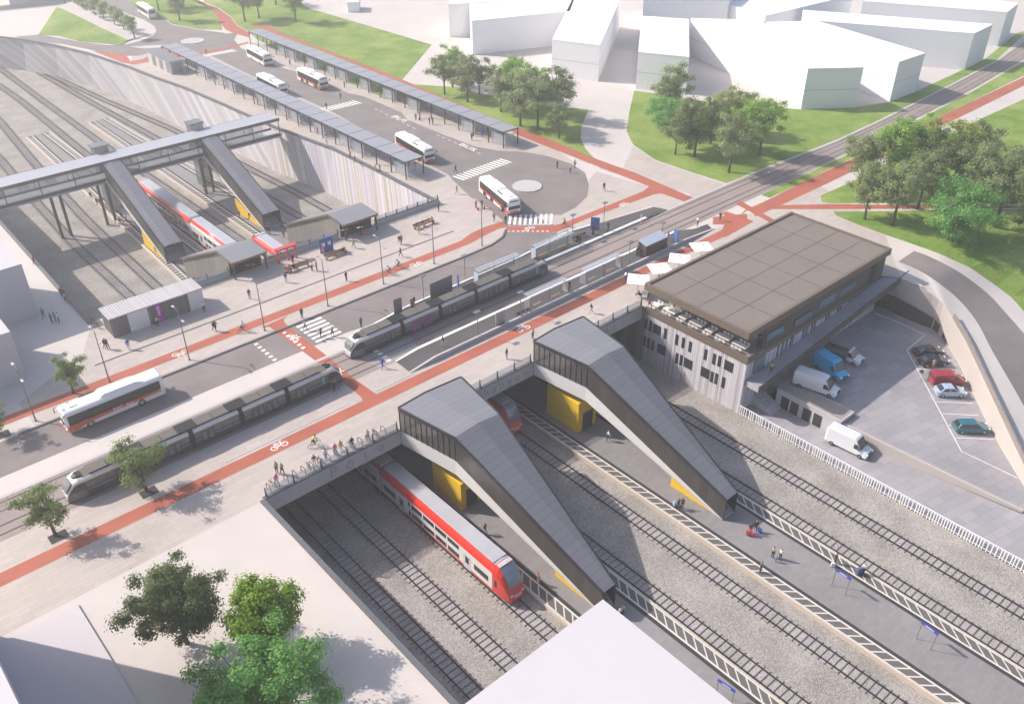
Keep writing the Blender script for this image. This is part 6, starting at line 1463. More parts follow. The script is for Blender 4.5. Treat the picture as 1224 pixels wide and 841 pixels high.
def tree_meshes(seed, H, cr, ch, base, nclump, nleaf, leaf, lm, clump_r, ragged=.25, lean=.0, multi=False):
    """meshes of one tree: height H, crown radius cr, crown height ch, bottom of crown at base"""
    rnd = random.Random(seed); cz = base+ch/2
    cl = []
    for i in range(nclump):
        for _ in range(60):
            u = Vector((rnd.gauss(0, 1), rnd.gauss(0, 1), rnd.gauss(0, 1))).normalized(); rr = rnd.random()**.45
            k = 1+rnd.uniform(-ragged, ragged)
            p = Vector((u.x*cr*rr*k, u.y*cr*rr*k, u.z*ch/2*rr*k))
            if p.z < 0: p.x *= 1-.35*abs(p.z)/(ch/2) ; p.y *= 1-.35*abs(p.z)/(ch/2)
            if all((p-q).length > clump_r*.62 for q, _r in cl): break
        cl.append((p, clump_r*rnd.uniform(.7, 1.25)))
    vs, fs = [], []
    per = nleaf//nclump
    for p, r in cl:
        out = Vector((p.x/cr, p.y/cr, p.z/(ch/2)*.8+.25))
        for j in range(int(per*(r/clump_r)**2)):
            u = Vector((rnd.gauss(0, 1), rnd.gauss(0, 1), rnd.gauss(0, 1)*.8)).normalized()
            q = p+Vector((u.x, u.y, u.z*.75))*r*(rnd.random()**.45*abs(1+rnd.gauss(0, .28)))
            n = (u+out*.6+Vector((rnd.gauss(0, .5), rnd.gauss(0, .5), rnd.gauss(0, .5)+.35))).normalized()
            a = n.cross(Vector((rnd.gauss(0, 1), rnd.gauss(0, 1), rnd.gauss(0, 1)))).normalized(); b = n.cross(a); s = leaf*rnd.uniform(.55, 1.25)
            o = len(vs); c = Vector((q.x, q.y, q.z+cz))
            vs += [c-a*s*.5, c+b*s*.32, c+a*s*.55, c-b*s*.32]; fs.append((o, o+1, o+2, o+3))
    me = bpy.data.meshes.new('crown'); me.from_pydata([tuple(v) for v in vs], [], fs); me.materials.append(M[lm]); me.update()
    mb = MB(); tr = .028*H*.6+.05; top = Vector((lean*cr, 0, cz+ch*.1))
    P = [Vector((0, 0, 0)), Vector((rnd.uniform(-.1, .1), rnd.uniform(-.1, .1), base*.55)), Vector((top.x*.5+rnd.uniform(-.2, .2), rnd.uniform(-.2, .2), base+ch*.12)), top]
    mb.tube(P, [tr*1.25, tr, tr*.75, tr*.2], 'bark', 7)
    for p, r in cl:
        if rnd.random() < .6:
            s = P[1].lerp(P[3], rnd.uniform(.25, .75)); e = Vector((p.x, p.y, p.z+cz)); m = s.lerp(e, .5)+Vector((0, 0, .3))
            mb.tube([s, m, s.lerp(e, .92)], [tr*.38, tr*.25, tr*.08], 'bark', 5, False)
    tm = mb.build('trunk'); tmesh = tm.data; bpy.data.objects.remove(tm)
    return me, tmesh
KIND = {}
def kind(key, **k): KIND[key] = tree_meshes(**k)
for i, (lm, sd) in enumerate((('leaf_grey', 11), ('leaf_grey', 12), ('leaf_dark', 13), ('leaf_fresh', 14), ('leaf_yellow', 15), ('leaf_mid', 16), ('leaf_grey', 17), ('leaf_fresh', 18))):
    kind(i, seed=sd, H=12, cr=3.9+.5*(i % 3), ch=8.6+(i % 2)*.8, base=2.9, nclump=40+i % 3*6, nleaf=7000, leaf=.40, lm=lm, clump_r=1.2, ragged=.3)
kind('green_big', seed=31, H=11, cr=6.2, ch=9.5, base=.9, nclump=70, nleaf=16000, leaf=.40, lm='leaf_green', clump_r=1.45, ragged=.15)
kind('far', seed=33, H=8, cr=2.4, ch=5.6, base=2.2, nclump=12, nleaf=1500, leaf=.5, lm='leaf_grey', clump_r=1.1, ragged=.3)
kind('kerb', seed=41, H=6.5, cr=2.0, ch=4.9, base=1.5, nclump=40, nleaf=4600, leaf=.24, lm='leaf_mid', clump_r=.62, ragged=.4)
kind('kerb2', seed=45, H=6.5, cr=2.1, ch=4.9, base=1.5, nclump=38, nleaf=4600, leaf=.24, lm='leaf_mid', clump_r=.62, ragged=.4)
kind('fg_dark', seed=51, H=12, cr=5.6, ch=8.2, base=3.6, nclump=95, nleaf=30000, leaf=.34, lm='leaf_dark', clump_r=1.15, ragged=.3)
kind('fg_lime', seed=52, H=11, cr=3.6, ch=8.0, base=2.0, nclump=70, nleaf=24000, leaf=.34, lm='leaf_lime', clump_r=1.0, ragged=.12)
kind('fg_green', seed=53, H=12, cr=6.8, ch=8.5, base=2.5, nclump=110, nleaf=38000, leaf=.34, lm='leaf_green', clump_r=1.25, ragged=.25)
def tree(key, px, label, s=1.0, sz=None, rz=0, group=None, name='tree', z=0):
    p = G(px[0], px[1], z) if len(px) == 2 else Vector(px)
    t = thing(name, label, 'tree', p, R(rz), group); s = s*(.88 if isinstance(key, int) else 1); t.scale = (s, s, sz or s)
    for nm, me in zip(('crown', 'trunk'), KIND[key]):
        o = bpy.data.objects.new(nm, me); COL.objects.link(o); o.parent = t
    return t
_c = G(207, 714, 6.0); tree('fg_dark', (_c.x, _c.y, 0), 'big dark olive tree with an open crown at the bottom left, leftmost of three', .75)
_c = G(312, 732, 5.2); tree('fg_lime', (_c.x, _c.y, 0), 'bright lime green tree standing behind the big mid-green one at the bottom', .86, rz=40)
_c = G(303, 828, 5.4); tree('fg_green', (_c.x, _c.y, 0), 'big mid-green tree cut by the bottom edge, in front of the lime one', .83, rz=200)
tree('kerb', (88, 470), 'young kerbside tree behind the nearest bus', .92, rz=20, group='young street trees')
tree('kerb2', (176, 587), 'young street tree in a square grate in front of the leaving tram', 1.12, rz=80, group='young street trees')
tree('kerb', (67, 640), 'young street tree in a square grate at the tail of the leaving tram', 1.08, rz=200, group='young street trees')
tree('kerb2', (0, 519), 'young street tree half cut by the left edge', .85, rz=150, group='young street trees')
GB, GC, GD, GT = 'trees on the lawn behind the bus station', 'trees right of the pale road', 'trees behind the station building', 'trees at the top edge'
for k, px, s, lab in (
    (0, (531.6, 113), .95, 'grey-green tree leftmost of the clump behind the lawn-side canopy'),
    (7, (541, 104), .95, 'fresh green tree at the back of the left clump behind the canopy'),
    (1, (559, 122), 1.0, 'grey-green tree in the middle of the left clump behind the canopy'),
    (2, (573, 112.6), .85, 'thin darker tree at the right of the left clump behind the canopy'),
    (6, (599, 134), 1.0, 'grey-green tree just left of the gap between the two canopy clumps'),
    (3, (612, 122), 1.0, 'fresh green tree at the back of the right clump behind the canopy'),
    (1, (622, 151), 1.1, 'tall grey-green tree with a bare lower trunk behind the canopy end'),
    (3, (634, 132), 1.0, 'fresh green tree between grey ones behind the canopy end'),
    (0, (643, 156), 1.15, 'broad grey-green tree in the middle of the right clump'),
    (6, (665, 142), 1.2, 'tall grey-green tree nearest the pale road, at the back'),
    (1, (668, 165.5), .72, 'small grey-green tree in front of the right clump near the pale road')): tree(k, px, lab, s, rz=px[0]*7, group=GB)
for k, px, s, lab in (
    (6, (800, 142), 1.25, 'tall grey-green tree at the back left of the clump by the pale road'),
    ('green_big', (796, 158), .78, 'round bright green tree nearest the pale road on its right'),
    (0, (807, 185), .78, 'slim grey-green tree in front of the round bright green one'),
    (1, (823, 178), .95, 'grey-green tree second from the front by the pale road'),
    (2, (830, 187), 1.1, 'darker grey-green tree with a forked trunk in the middle clump'),
    (6, (849, 172), 1.0, 'grey-green tree behind the forked one'),
    (4, (868, 162), 1.0, 'yellow-green tree at the back of the middle clump'),
    (5, (886, 160), .9, 'small open tree at the back right of the middle clump'),
    (3, (907, 186), 1.15, 'fresh green tree nearest the tramway in the middle clump'),
    (7, (888, 181), 1.0, 'fresh green tree left of the one nearest the tramway'),
    (0, (871, 206), 1.15, 'grey-green tree nearest the tramway edge, standing in front')): tree(k, px, lab, s, rz=px[0]*5, group=GC)
for k, px, s, lab in (
    (0, (1025, 231), 1.15, 'grey tree at the left end of the right-hand grove, over the red path'),
    (3, (1058, 218), 1.15, 'fresh green tree at the back left of the right-hand grove'),
    (7, (1080, 212), 1.1, 'fresh green tree at the back middle of the right-hand grove'),
    (3, (1098, 215), 1.1, 'fresh green tree beside the yellow-green one in the right-hand grove'),
    (4, (1141, 212), 1.1, 'yellow-green tree at the back of the right-hand grove'),
    (6, (1166, 211), 1.1, 'dark grey tree with bare forked trunk standing apart at the back right'),
    (2, (1113, 232), 1.15, 'dark grey tree in the middle of the right-hand grove'),
    (1, (1033, 262), .95, 'slim olive tree on the lawn tip in front of the red path'),
    (0, (1066, 269), 1.15, 'grey-green tree with low side branches beside the slim olive one'),
    (6, (1096, 250), 1.15, 'grey tree just behind the round green tree'),
    ('green_big', (1140, 288), .95, 'large round fresh green tree at the front of the right-hand grove'),
    (0, (1188, 271), 1.35, 'big grey-green tree right of the large round green one'),
    (1, (1163, 247), 1.1, 'grey-green tree behind the large round green one'),
    (6, (1203, 240), 1.1, 'grey tree at the right of the grove near the edge'),
    (2, (1226, 288), 1.0, 'grey tree cut by the right edge of the view')): tree(k, px, lab, s, rz=px[0]*3, group=GD)
for i, px in enumerate(((161, 46.6), (149, 40), (138, 34.6), (126, 29.4), (115.7, 23.7), (106, 19.6), (96, 14.4), (86, 9), (78, 4.5))):
    tree('far', px, ('thin hazy tree at the near end of the row beside the pale bus' if i == 0 else 'thin hazy tree in the row along the pale path at the top left'), .88, rz=i*67, group='row of thin trees at the top left')
for k, px, s, lab in ((0, (190, 13), 1.0, 'hazy tree right of the far bus at the top'), (6, (215, 25), 1.0, 'hazy tree between the far bus and the red path at the top'), (1, (205, 8), 1.0, 'hazy tree at the top edge behind the other two by the bus'), (0, (293, 26), 1.2, 'hazy tree at the left of the top lawn by the red path'), (6, (310, 22), 1.1, 'hazy tree on the top lawn, second from the red path'), (3, (354, 26.5), 1.15, 'hazy tree standing alone on the top lawn'), (5, (330, 6), 1.1, 'hazy tree at the top edge above the lone one')): tree(k, px, lab, s, rz=px[0]*9, group=GT)
# ================================================================== people and bicycles
mat('skin', (.45, .27, .19), .6, var=.03)
for nm, c in dict(c_black=(.014, .014, .016), c_dark=(.035, .035, .042), c_grey=(.16, .16, .17), c_white=(.68, .67, .66), c_blue=(.03, .09, .42), c_jeans=(.06, .09, .19), c_navy=(.015, .02, .06), c_red=(.45, .03, .04), c_orange=(.52, .16, .03), c_pink=(.62, .10, .26), c_beige=(.42, .33, .24), c_brown=(.13, .07, .04), c_yellow=(.50, .44, .03), c_green=(.10, .17, .05), c_lblue=(.28, .42, .62), hair_dark=(.02, .014, .01), hair_brown=(.09, .05, .025), hair_fair=(.35, .24, .12)).items(): mat(nm, c, .8, var=.1, scale=6)
def figure(pose):
    """one continuous body grown over a skeleton; material by region"""
    P = dict(pel=(0, 0, .95), sp=(0, .01, 1.12), ch=(0, .0, 1.34), nk=(0, .0, 1.47), hd=(0, .02, 1.60), tp=(0, .02, 1.72),
             hl=(-.09, 0, .9), kl=(-.1, .02, .5), al=(-.1, -.02, .09), fl=(-.11, .15, .04), hr=(.09, 0, .9), kr=(.1, .02, .5), ar=(.1, -.02, .09), fr=(.11, .15, .04),
             sl=(-.18, 0, 1.38), el=(-.24, -.02, 1.1), wl=(-.24, .07, .87), gl=(-.23, .1, .77), sr=(.18, 0, 1.38), er=(.24, -.02, 1.1), wr=(.24, .07, .87), gr=(.23, .1, .77))
    P.update(pose)
    E_ = [('pel', 'sp'), ('sp', 'ch'), ('ch', 'nk'), ('nk', 'hd'), ('hd', 'tp'), ('pel', 'hl'), ('hl', 'kl'), ('kl', 'al'), ('al', 'fl'), ('pel', 'hr'), ('hr', 'kr'), ('kr', 'ar'), ('ar', 'fr'), ('ch', 'sl'), ('sl', 'el'), ('el', 'wl'), ('wl', 'gl'), ('ch', 'sr'), ('sr', 'er'), ('er', 'wr'), ('wr', 'gr')]
    RD = dict(pel=.15, sp=.135, ch=.155, nk=.06, hd=.105, tp=.075, hl=.1, kl=.068, al=.048, fl=.045, sl=.075, el=.05, wl=.036, gl=.04)
    rd = lambda k: RD[k] if k in RD else RD[k[0]+'l']
    keys = list(P); me = bpy.data.meshes.new('person'); me.from_pydata([P[k] for k in keys], [(keys.index(a), keys.index(b)) for a, b in E_], [])
    o = bpy.data.objects.new('tmp', me); COL.objects.link(o)
    sk = o.modifiers.new('s', 'SKIN'); sk.use_smooth_shade = True; su = o.modifiers.new('u', 'SUBSURF'); su.levels = 1; su.render_levels = 1
    for i, k in enumerate(keys):
        v = me.skin_vertices[0].data[i]; r = rd(k); v.radius = (r, r*(.78 if k in ('ch', 'sp', 'pel') else 1)); v.use_root = (k == 'pel')
    dg = bpy.context.evaluated_depsgraph_get(); m2 = bpy.data.meshes.new_from_object(o.evaluated_get(dg)); bpy.data.objects.remove(o); bpy.data.meshes.remove(me)
    m2.materials.clear()
    for nm in ('skin', 'hair_dark', 'c_grey', 'c_jeans', 'c_black'): m2.materials.append(M[nm])
    reg = dict(pel=3, sp=2, ch=2, nk=0, hd=0, tp=1, hl=3, kl=3, al=3, fl=4, hr=3, kr=3, ar=3, fr=4, sl=2, el=2, wl=0, gl=0, sr=2, er=2, wr=0, gr=0)
    V = {k: Vector(P[k]) for k in keys}
    seg = [(a, b) for a, b in E_]
    hd = V['hd']
    for p in m2.polygons:
        c = p.center; best = None
        for a, b in seg:
            A, B = V[a], V[b]; d = B-A; tt = max(0, min(1, (c-A).dot(d)/max(1e-9, d.length_squared))); q = (c-(A+d*tt)).length
            if best is None or q < best[0]: best = (q, a if tt < .55 else b)
        k = reg[best[1]]
        if best[1] in ('hd', 'tp'): k = 1 if (c.z > hd.z+.045 or c.y < hd.y-.03) and c.z > hd.z-.06 else 0
        if best[1] == 'nk': k = 0 if c.z > V['nk'].z-.01 else 2
        p.material_index = k
        p.use_smooth = True
    return m2
POSE = {}
POSE['stand'] = figure({})
POSE['stand2'] = figure(dict(el=(-.25, .06, 1.12), wl=(-.12, .2, 1.12), gl=(-.04, .24, 1.15), fl=(-.16, .13, .04), al=(-.13, -.02, .09)))
POSE['walk'] = figure(dict(kl=(-.1, .19, .52), al=(-.1, .26, .11), fl=(-.1, .41, .07), kr=(.1, -.05, .5), ar=(.1, -.34, .2), fr=(.11, -.27, .07), el=(-.25, -.14, 1.12), wl=(-.24, -.1, .88), gl=(-.23, -.06, .79), er=(.25, .1, 1.12), wr=(.22, .27, .95), gr=(.21, .33, .88)))
POSE['walk2'] = figure(dict(kr=(.1, .17, .52), ar=(.1, .22, .11), fr=(.1, .37, .06), kl=(-.1, -.03, .5), al=(-.1, -.28, .17), fl=(-.11, -.2, .06), er=(.25, -.16, 1.12), wr=(.24, -.28, .92), gr=(.23, -.3, .83), el=(-.25, .08, 1.12), wl=(-.23, .24, .97), gl=(-.22, .3, .91)))
POSE['sit'] = figure(dict(pel=(0, 0, .56), sp=(0, -.03, .74), ch=(0, -.04, .96), nk=(0, -.02, 1.09), hd=(0, .02, 1.22), tp=(0, .02, 1.34), hl=(-.1, .04, .55), hr=(.1, .04, .55), kl=(-.12, .46, .54), kr=(.12, .46, .54), al=(-.12, .46, .1), ar=(.12, .46, .1), fl=(-.13, .6, .05), fr=(.13, .6, .05), sl=(-.18, -.03, 1.0), sr=(.18, -.03, 1.0), el=(-.24, .06, .75), er=(.24, .06, .75), wl=(-.17, .28, .66), wr=(.17, .28, .66), gl=(-.14, .36, .64), gr=(.14, .36, .64)))
POSE['ride'] = figure(dict(pel=(0, -.18, 1.0), sp=(0, -.08, 1.15), ch=(0, .08, 1.34), nk=(0, .17, 1.45), hd=(0, .25, 1.56), tp=(0, .25, 1.68), hl=(-.09, -.14, .96), hr=(.09, -.14, .96), kl=(-.1, .2, .78), kr=(.1, .1, .62), al=(-.12, .02, .46), ar=(.12, .0, .28), fl=(-.12, .16, .42), fr=(.12, .14, .24), sl=(-.17, .09, 1.37), sr=(.17, .09, 1.37), el=(-.25, .28, 1.2), er=(.25, .28, 1.2), wl=(-.24, .45, 1.08), wr=(.24, .45, 1.08), gl=(-.24, .52, 1.06), gr=(.24, .52, 1.06)))
# bicycle (forward +Y)
def make_bike(label, loc, rz, m='metal_dark', group=None, lean=0):
    t = thing('bicycle', label, 'bicycle', loc, rz, group); t.rotation_euler.x = 0
    for y in (-.52, .54):
        mb = MB(); mb.torus((0, y, .34), .31, .022, 'rubber', 'x', 20, 6); wv = mb.build('wheel', t, smooth=True)
        mb = MB(); mb.torus((0, y, .34), .285, .012, 'metal_light', 'x', 20, 5)
        for k in range(6): a = pi*k/6; mb.tube([(0, y-.28*cos(a), .34-.28*sin(a)), (0, y+.28*cos(a), .34+.28*sin(a))], .006, 'metal_light', 4, False)
        mb.build('rim', wv)
    mb = MB()
    for a, b in (((0, -.52, .34), (0, -.05, .3)), ((0, -.52, .34), (0, -.2, .78)), ((0, -.05, .3), (0, -.22, .86)), ((0, -.2, .76), (0, .38, .8)), ((0, -.05, .3), (0, .38, .74)), ((0, .54, .34), (0, .36, .92))): mb.tube([a, b], .022, m, 6)
    mb.build('frame', t)
    mb = MB(); mb.tube([(-.26, .44, 1.0), (-.2, .38, 1.02), (0, .36, .98), (.2, .38, 1.02), (.26, .44, 1.0)], .017, 'metal_dark', 6); mb.build('handlebar', t)
    mb = MB(); mb.cb((0, -.23, .88), (.13, .26, .06), 'black'); mb.build('saddle', t, bevel=.02)
    return t
B0 = [None]
def bike(label, p, rz, group=None, m='metal_dark'):
    if B0[0] is None: B0[0] = make_bike(label, p, rz, m, group); return B0[0]
    o = dup(B0[0], p, rz, label)
    if 'group' in o and not group: del o['group']
    if group: o['group'] = group
    return o
def face(px, py, tx, ty, z=0):
    a, b = G(px, py, z), G(tx, ty, z); d = b-a; return atan2(-d.x, d.y)
def person(px, label, pose='stand', rz=0.0, top='c_dark', bot='c_black', hair='hair_dark', s=1.0, z=0.0, skin='skin', shoes='c_black', group=None):
    p = G(px[0], px[1], z) if len(px) == 2 else Vector(px)
    o = bpy.data.objects.new('person', POSE[pose]); COL.objects.link(o); o.location = p+Vector((0, 0, .012)); o.rotation_euler = (0, 0, R(rz)); o.scale = (s, s, s)
    for i, m in enumerate((skin, hair, top, bot, shoes)):
        o.material_slots[i].link = 'OBJECT'; o.material_slots[i].material = M[m]
    return tag(o, label, 'person', group)
def rider(px, label, rz, top, bot='c_black', hair='hair_dark', blabel=None, z=0.0):
    p = G(px[0], px[1], z) if len(px) == 2 else Vector(px); p = p+Vector((0, 0, .015))
    person(tuple(p), label, 'ride', rz, top, bot, hair)
    bike(blabel or ('bicycle ridden by the '+label.split('cyclist')[0].strip()+' cyclist'), p, R(rz))
def luggage(px, label, m, z=0.0, s=1.0):
    p = G(px[0], px[1], z); t = thing('suitcase', label, 'suitcase', p, R(random.uniform(0, 180))); t.scale = (s, s, s)
    mb = MB(); mb.bx(-.24, .24, -.14, .14, .06, .68, m); mb.build('case', t, bevel=.05)
    mb = MB(); mb.tube([(-.14, .12, .66), (-.14, .12, .98), (.14, .12, .98), (.14, .12, .66)], .014, 'metal_grey', 5); mb.build('handle', t)
    for x in (-.18, .18): mb = MB(); mb.wheel((x, 0, .04), .04, .05, 'black', 'x', 10); mb.build('wheel', t)
ZP1 = -8.40
E_W, N_S = 90, 0    # handy headings: 0 faces north (away), 180 south, 90 west, -90 east
PL = [
 # plaza, left part
 ((42.4, 317), 'person in dark red walking alone past the bright-roofed white block', 'walk', 20, 'c_red', 'c_dark'),
 ((75, 355), 'dark-haired person in black beside one in orange, left of the cutting wall', 'stand', 0, 'c_black', 'c_dark'),
 ((77.5, 354), 'person in an orange jacket beside the dark-haired one left of the cutting wall', 'stand', 20, 'c_orange', 'c_dark'),
 ((79.5, 362), 'person in pale blue just in front of the orange jacket by the cutting wall', 'walk', 180, 'c_lblue', 'c_jeans'),
 ((53, 380.5), 'person in grey walking on the pale ground left of the group of three', 'walk2', 150, 'c_grey', 'c_dark'),
 ((62.8, 386), 'leftmost of three people together on the pale ground, in jeans', 'stand', 120, 'c_grey', 'c_jeans'),
 ((67.2, 384.3), 'middle one of three people together on the pale ground, in dark green', 'stand2', 100, 'c_green', 'c_jeans'),
 ((71.4, 385.8), 'rightmost of three people together on the pale ground, in blue trousers', 'stand', 60, 'c_white', 'c_jeans'),
 ((126.8, 417), 'left one of two people in black by the lamp in front of the kiosk corner', 'walk', 200, 'c_black', 'c_black'),
 ((129.4, 417.3), 'right one of two people in black by the lamp in front of the kiosk corner', 'walk', 200, 'c_black', 'c_black'),
 ((154.4, 417.5), 'person in blue on the dark drain line in front of the kiosk', 'stand', 180, 'c_blue', 'c_lblue'),
 ((244.6, 372.5), 'person in a white top and black trousers at the right end of the kiosk', 'stand', 170, 'c_white', 'c_black'),
 ((256.6, 396), 'left one of two people in black walking beside the red lane by the kiosk', 'walk', 190, 'c_black', 'c_black'),
 ((258.4, 395.6), 'right one of two people in black walking beside the red lane by the kiosk', 'walk2', 190, 'c_brown', 'c_black'),
 ((298.8, 357), 'person in dark clothes pausing between the kiosk and the first bench', 'stand2', 140, 'c_dark', 'c_grey'),
 # middle of the plaza
 ((342.4, 337.5), 'person in blue-grey in front of the light timber bench', 'stand', 0, 'c_navy', 'c_lblue'),
 ((350.5, 315), 'person in black beside the red frame at the parapet', 'stand', 180, 'c_black', 'c_black'),
 ((373.2, 324), 'left one of two people standing at the end of the light bench, in white', 'stand', -60, 'c_white', 'c_dark'),
 ((379, 323.5), 'right one of two people standing at the end of the light bench, in brown', 'stand2', 90, 'c_brown', 'c_brown'),
 ((387.2, 305), 'person with a pale top reading the left blue panel', 'stand', 0, 'c_pink', 'c_beige'),
 ((414.3, 336), 'person in a dark coat crossing the plaza below the long bench', 'stand2', 200, 'c_dark', 'c_dark'),
 ((423, 296.5), 'person in a beige jacket near the right stair entrance', 'walk', 200, 'c_beige', 'c_dark'),
 ((414.6, 287), 'person in brown at the mouth of the right stair entrance', 'walk', 10, 'c_beige', 'c_black'),
 ((432, 281.5), 'person in black with pink luggage by the right stair entrance', 'stand', 190, 'c_black', 'c_black'),
 ((477.5, 292.4), 'left one of a close pair in brown coats on the open plaza', 'walk', 170, 'c_brown', 'c_beige'),
 ((480, 291.4), 'right one of a close pair in orange-brown coats on the open plaza', 'walk2', 170, 'c_orange', 'c_brown'),
 ((479, 307), 'person in black walking on the drain line below the pair in brown', 'walk', 210, 'c_black', 'c_black'),
 ((501, 279.5), 'person in beige standing in front of the reddish bench', 'stand', 0, 'c_beige', 'c_beige'),
 ((524.5, 252.5), 'person in dark blue at the corner where the balustrade meets the boarded wall', 'stand', 30, 'c_navy', 'c_black'),
 ((546.2, 232), 'person in dark brown walking on the pavement near the canopy end', 'walk', 60, 'c_brown', 'c_beige'),
 ((569, 249), 'person in dark red with luggage by the bus turning', 'stand', 90, 'c_red', 'c_black'),
 ((576, 249), 'person in black with a dark bag by the bus turning', 'stand2', 110, 'c_black', 'c_dark'),
 ((590.5, 265), 'person in grey walking with a bag left of the striped crossing', 'walk', -70, 'c_grey', 'c_dark'),
 ((604.3, 268), 'person in black waiting at the left end of the striped crossing', 'stand', -60, 'c_black', 'c_dark'),
 # crossing by the tram
 ((361.3, 380), 'person in black waiting at the kerb of the zebra crossing by the tram', 'stand', 180, 'c_black', 'c_black'),
 ((365.2, 395), 'person in a pale top and dark trousers stepping onto the zebra crossing', 'walk', 200, 'c_white', 'c_black'),
 ((384.3, 403.8), 'person in red on the zebra crossing by the tram', 'walk2', 10, 'c_red', 'c_black'),
 ((398, 402.6), 'person in grey-brown at the right side of the zebra crossing by the tram', 'walk', 0, 'c_beige', 'c_grey'),
 ((432, 391), 'person in bright blue on the platform end behind the standing tram nose', 'stand', 190, 'c_blue', 'c_dark', .02),
 ((495, 366), 'person in black between the two grey panels behind the standing tram', 'stand', 180, 'c_black', 'c_red', .3),
 ((529.7, 414), 'person in a black and white top on the dark near platform', 'walk', 60, 'c_black', 'c_beige', .3),
 ((457.5, 440), 'person dressed all in bright blue beside the tram tracks', 'walk', 110, 'c_blue', 'c_blue'),
 ((399.3, 467.5), 'person in black in front of the nose of the leaving tram', 'walk', -70, 'c_black', 'c_dark'),
 ((402.8, 467), 'person in black and blue next to the nose of the leaving tram', 'walk2', -70, 'c_black', 'c_blue'),
 ((605.6, 429), 'person in black and white on the plaza between the two covered stairs', 'stand', 200, 'c_black', 'c_lblue'),
 ((636.6, 404.5), 'person in a white shirt at the top of the second covered stair', 'stand', 180, 'c_white', 'c_black'),
 ((706.5, 374.5), 'person in black with beige trousers striding by the glass balustrade', 'walk', 60, 'c_black', 'c_beige'),
 ((680.6, 347), 'person in dark clothes at the right end of the left near shelter', 'stand', 180, 'c_dark', 'c_dark', .3),
 ((690, 290.8), 'left one of two dark figures on the far platform right of the shelter', 'stand', 160, 'c_black', 'c_black', .3),
 ((693, 291.6), 'right one of two dark figures on the far platform right of the shelter', 'stand2', 160, 'c_black', 'c_black', .3),
 ((726.6, 275.6), 'person in black waiting by the slim machine on the far platform', 'stand', 180, 'c_black', 'c_dark', .3),
 ((721.8, 228), 'person in black alone on the plaza beyond the red lane', 'walk', 150, 'c_black', 'c_black'),
 ((761.3, 306), 'person in black beside the dark cabinet on the near platform', 'stand', 180, 'c_black', 'c_black', .3),
 ((790.5, 293.5), 'person in black beside the lamp right of the dark cabinet', 'stand2', 180, 'c_black', 'c_grey', .3),
 ((798, 288), 'person in blue and pink in front of the right blue poster board', 'stand', 0, 'c_lblue', 'c_pink', .3),
 ((833.6, 270.2), 'person in white and dark on the right end of the near platform', 'walk', 90, 'c_white', 'c_navy', .1),
 ((860.3, 264.2), 'person in navy by the red lane crossing at the right of the tram stop', 'walk2', 120, 'c_navy', 'c_jeans'),
 ((787.6, 331), 'left one of two people in black under the second parasol', 'stand', 180, 'c_black', 'c_black'),
 ((791.8, 330), 'right one of two people in black under the second parasol', 'stand', 160, 'c_black', 'c_black'),
 # bridge
 ((331.5, 565.6), 'left one of a couple strolling by the bicycle stands, in beige', 'stand', 0, 'c_beige', 'c_black'),
 ((338.3, 567.4), 'right one of a couple strolling by the bicycle stands, in pale beige', 'walk', 0, 'c_beige', 'c_black', 0, 'hair_brown'),
 ((421.5, 535.5), 'person in black with a red cap locking a bicycle at the stands', 'stand', 180, 'c_black', 'c_lblue', 0, 'c_red'),
 ((440, 527), 'person in white and pink at the right end of the bicycle stands', 'stand2', 180, 'c_white', 'c_red'),
 ((408, 540), 'person in pale yellow among the bicycle stands', 'stand2', 180, 'c_yellow', 'c_white', 0, 'hair_brown'),
 ((401.5, 543.5), 'person in pale pink among the bicycle stands', 'stand', 170, 'c_pink', 'c_lblue', 0, 'hair_brown'),
 ((390, 549.5), 'person in white among the bicycle stands', 'stand2', 170, 'c_white', 'c_lblue', 0, 'hair_dark'),
 ((376.5, 557), 'person in pale green among the bicycle stands', 'stand', 170, 'c_green', 'c_white', 0, 'hair_dark'),
 ((331.5, 580), 'person in pink near the left end of the bicycle stands', 'stand', 180, 'c_pink', 'c_white', 0, 'hair_fair'),
 # bus station
 ((347, 79), 'person in dark grey on the pavement near the plain white coach', 'walk', 180, 'c_dark', 'c_dark'),
 ((390.3, 131.3), 'person at the left end of the middle bus station crossing', 'walk', -80, 'c_black', 'c_dark'),
 ((407.3, 119.3), 'person at the right end of the middle bus station crossing', 'walk', 100, 'c_brown', 'c_black'),
 ((412, 105), 'person under the lawn-side canopy behind the white and orange bus', 'stand', 90, 'c_black', 'c_dark'),
 ((497.2, 144), 'person with a bag, left of the pair by the dark brown hut', 'stand', 120, 'c_grey', 'c_black'),
 ((502, 141.5), 'person in brown next to the bag carrier by the dark brown hut', 'stand2', 90, 'c_brown', 'c_dark'),
 ((513.5, 149), 'left one of two people facing each other under the lawn-side canopy', 'stand', -90, 'c_dark', 'c_black'),
 ((517.4, 149), 'right one of two people facing each other under the lawn-side canopy', 'stand2', 90, 'c_dark', 'c_brown'),
 ((564, 167.8), 'person in grey near the end of the lawn-side canopy', 'stand', 170, 'c_grey', 'c_dark'),
 ((576, 164), 'person in blue near the end of the lawn-side canopy', 'stand', 170, 'c_blue', 'c_blue'),
 ((544.7, 207), 'person walking across the wide zebra crossing at the bus station', 'walk', 0, 'c_brown', 'c_dark'),
 ((496.5, 203), 'person in navy under the near end of the railway-side canopy', 'stand', 0, 'c_navy', 'c_navy'),
 ((449, 205.6), 'person in an orange-red top by a canopy post above the boarded wall', 'stand', 60, 'c_red', 'c_beige'),
 ((454.4, 205.4), 'person in dark grey beside the orange-red one above the boarded wall', 'stand', 80, 'c_grey', 'c_black'),
 ((424.8, 195.4), 'person in black walking along the wall top, right one of two', 'walk', 60, 'c_black', 'c_black'),
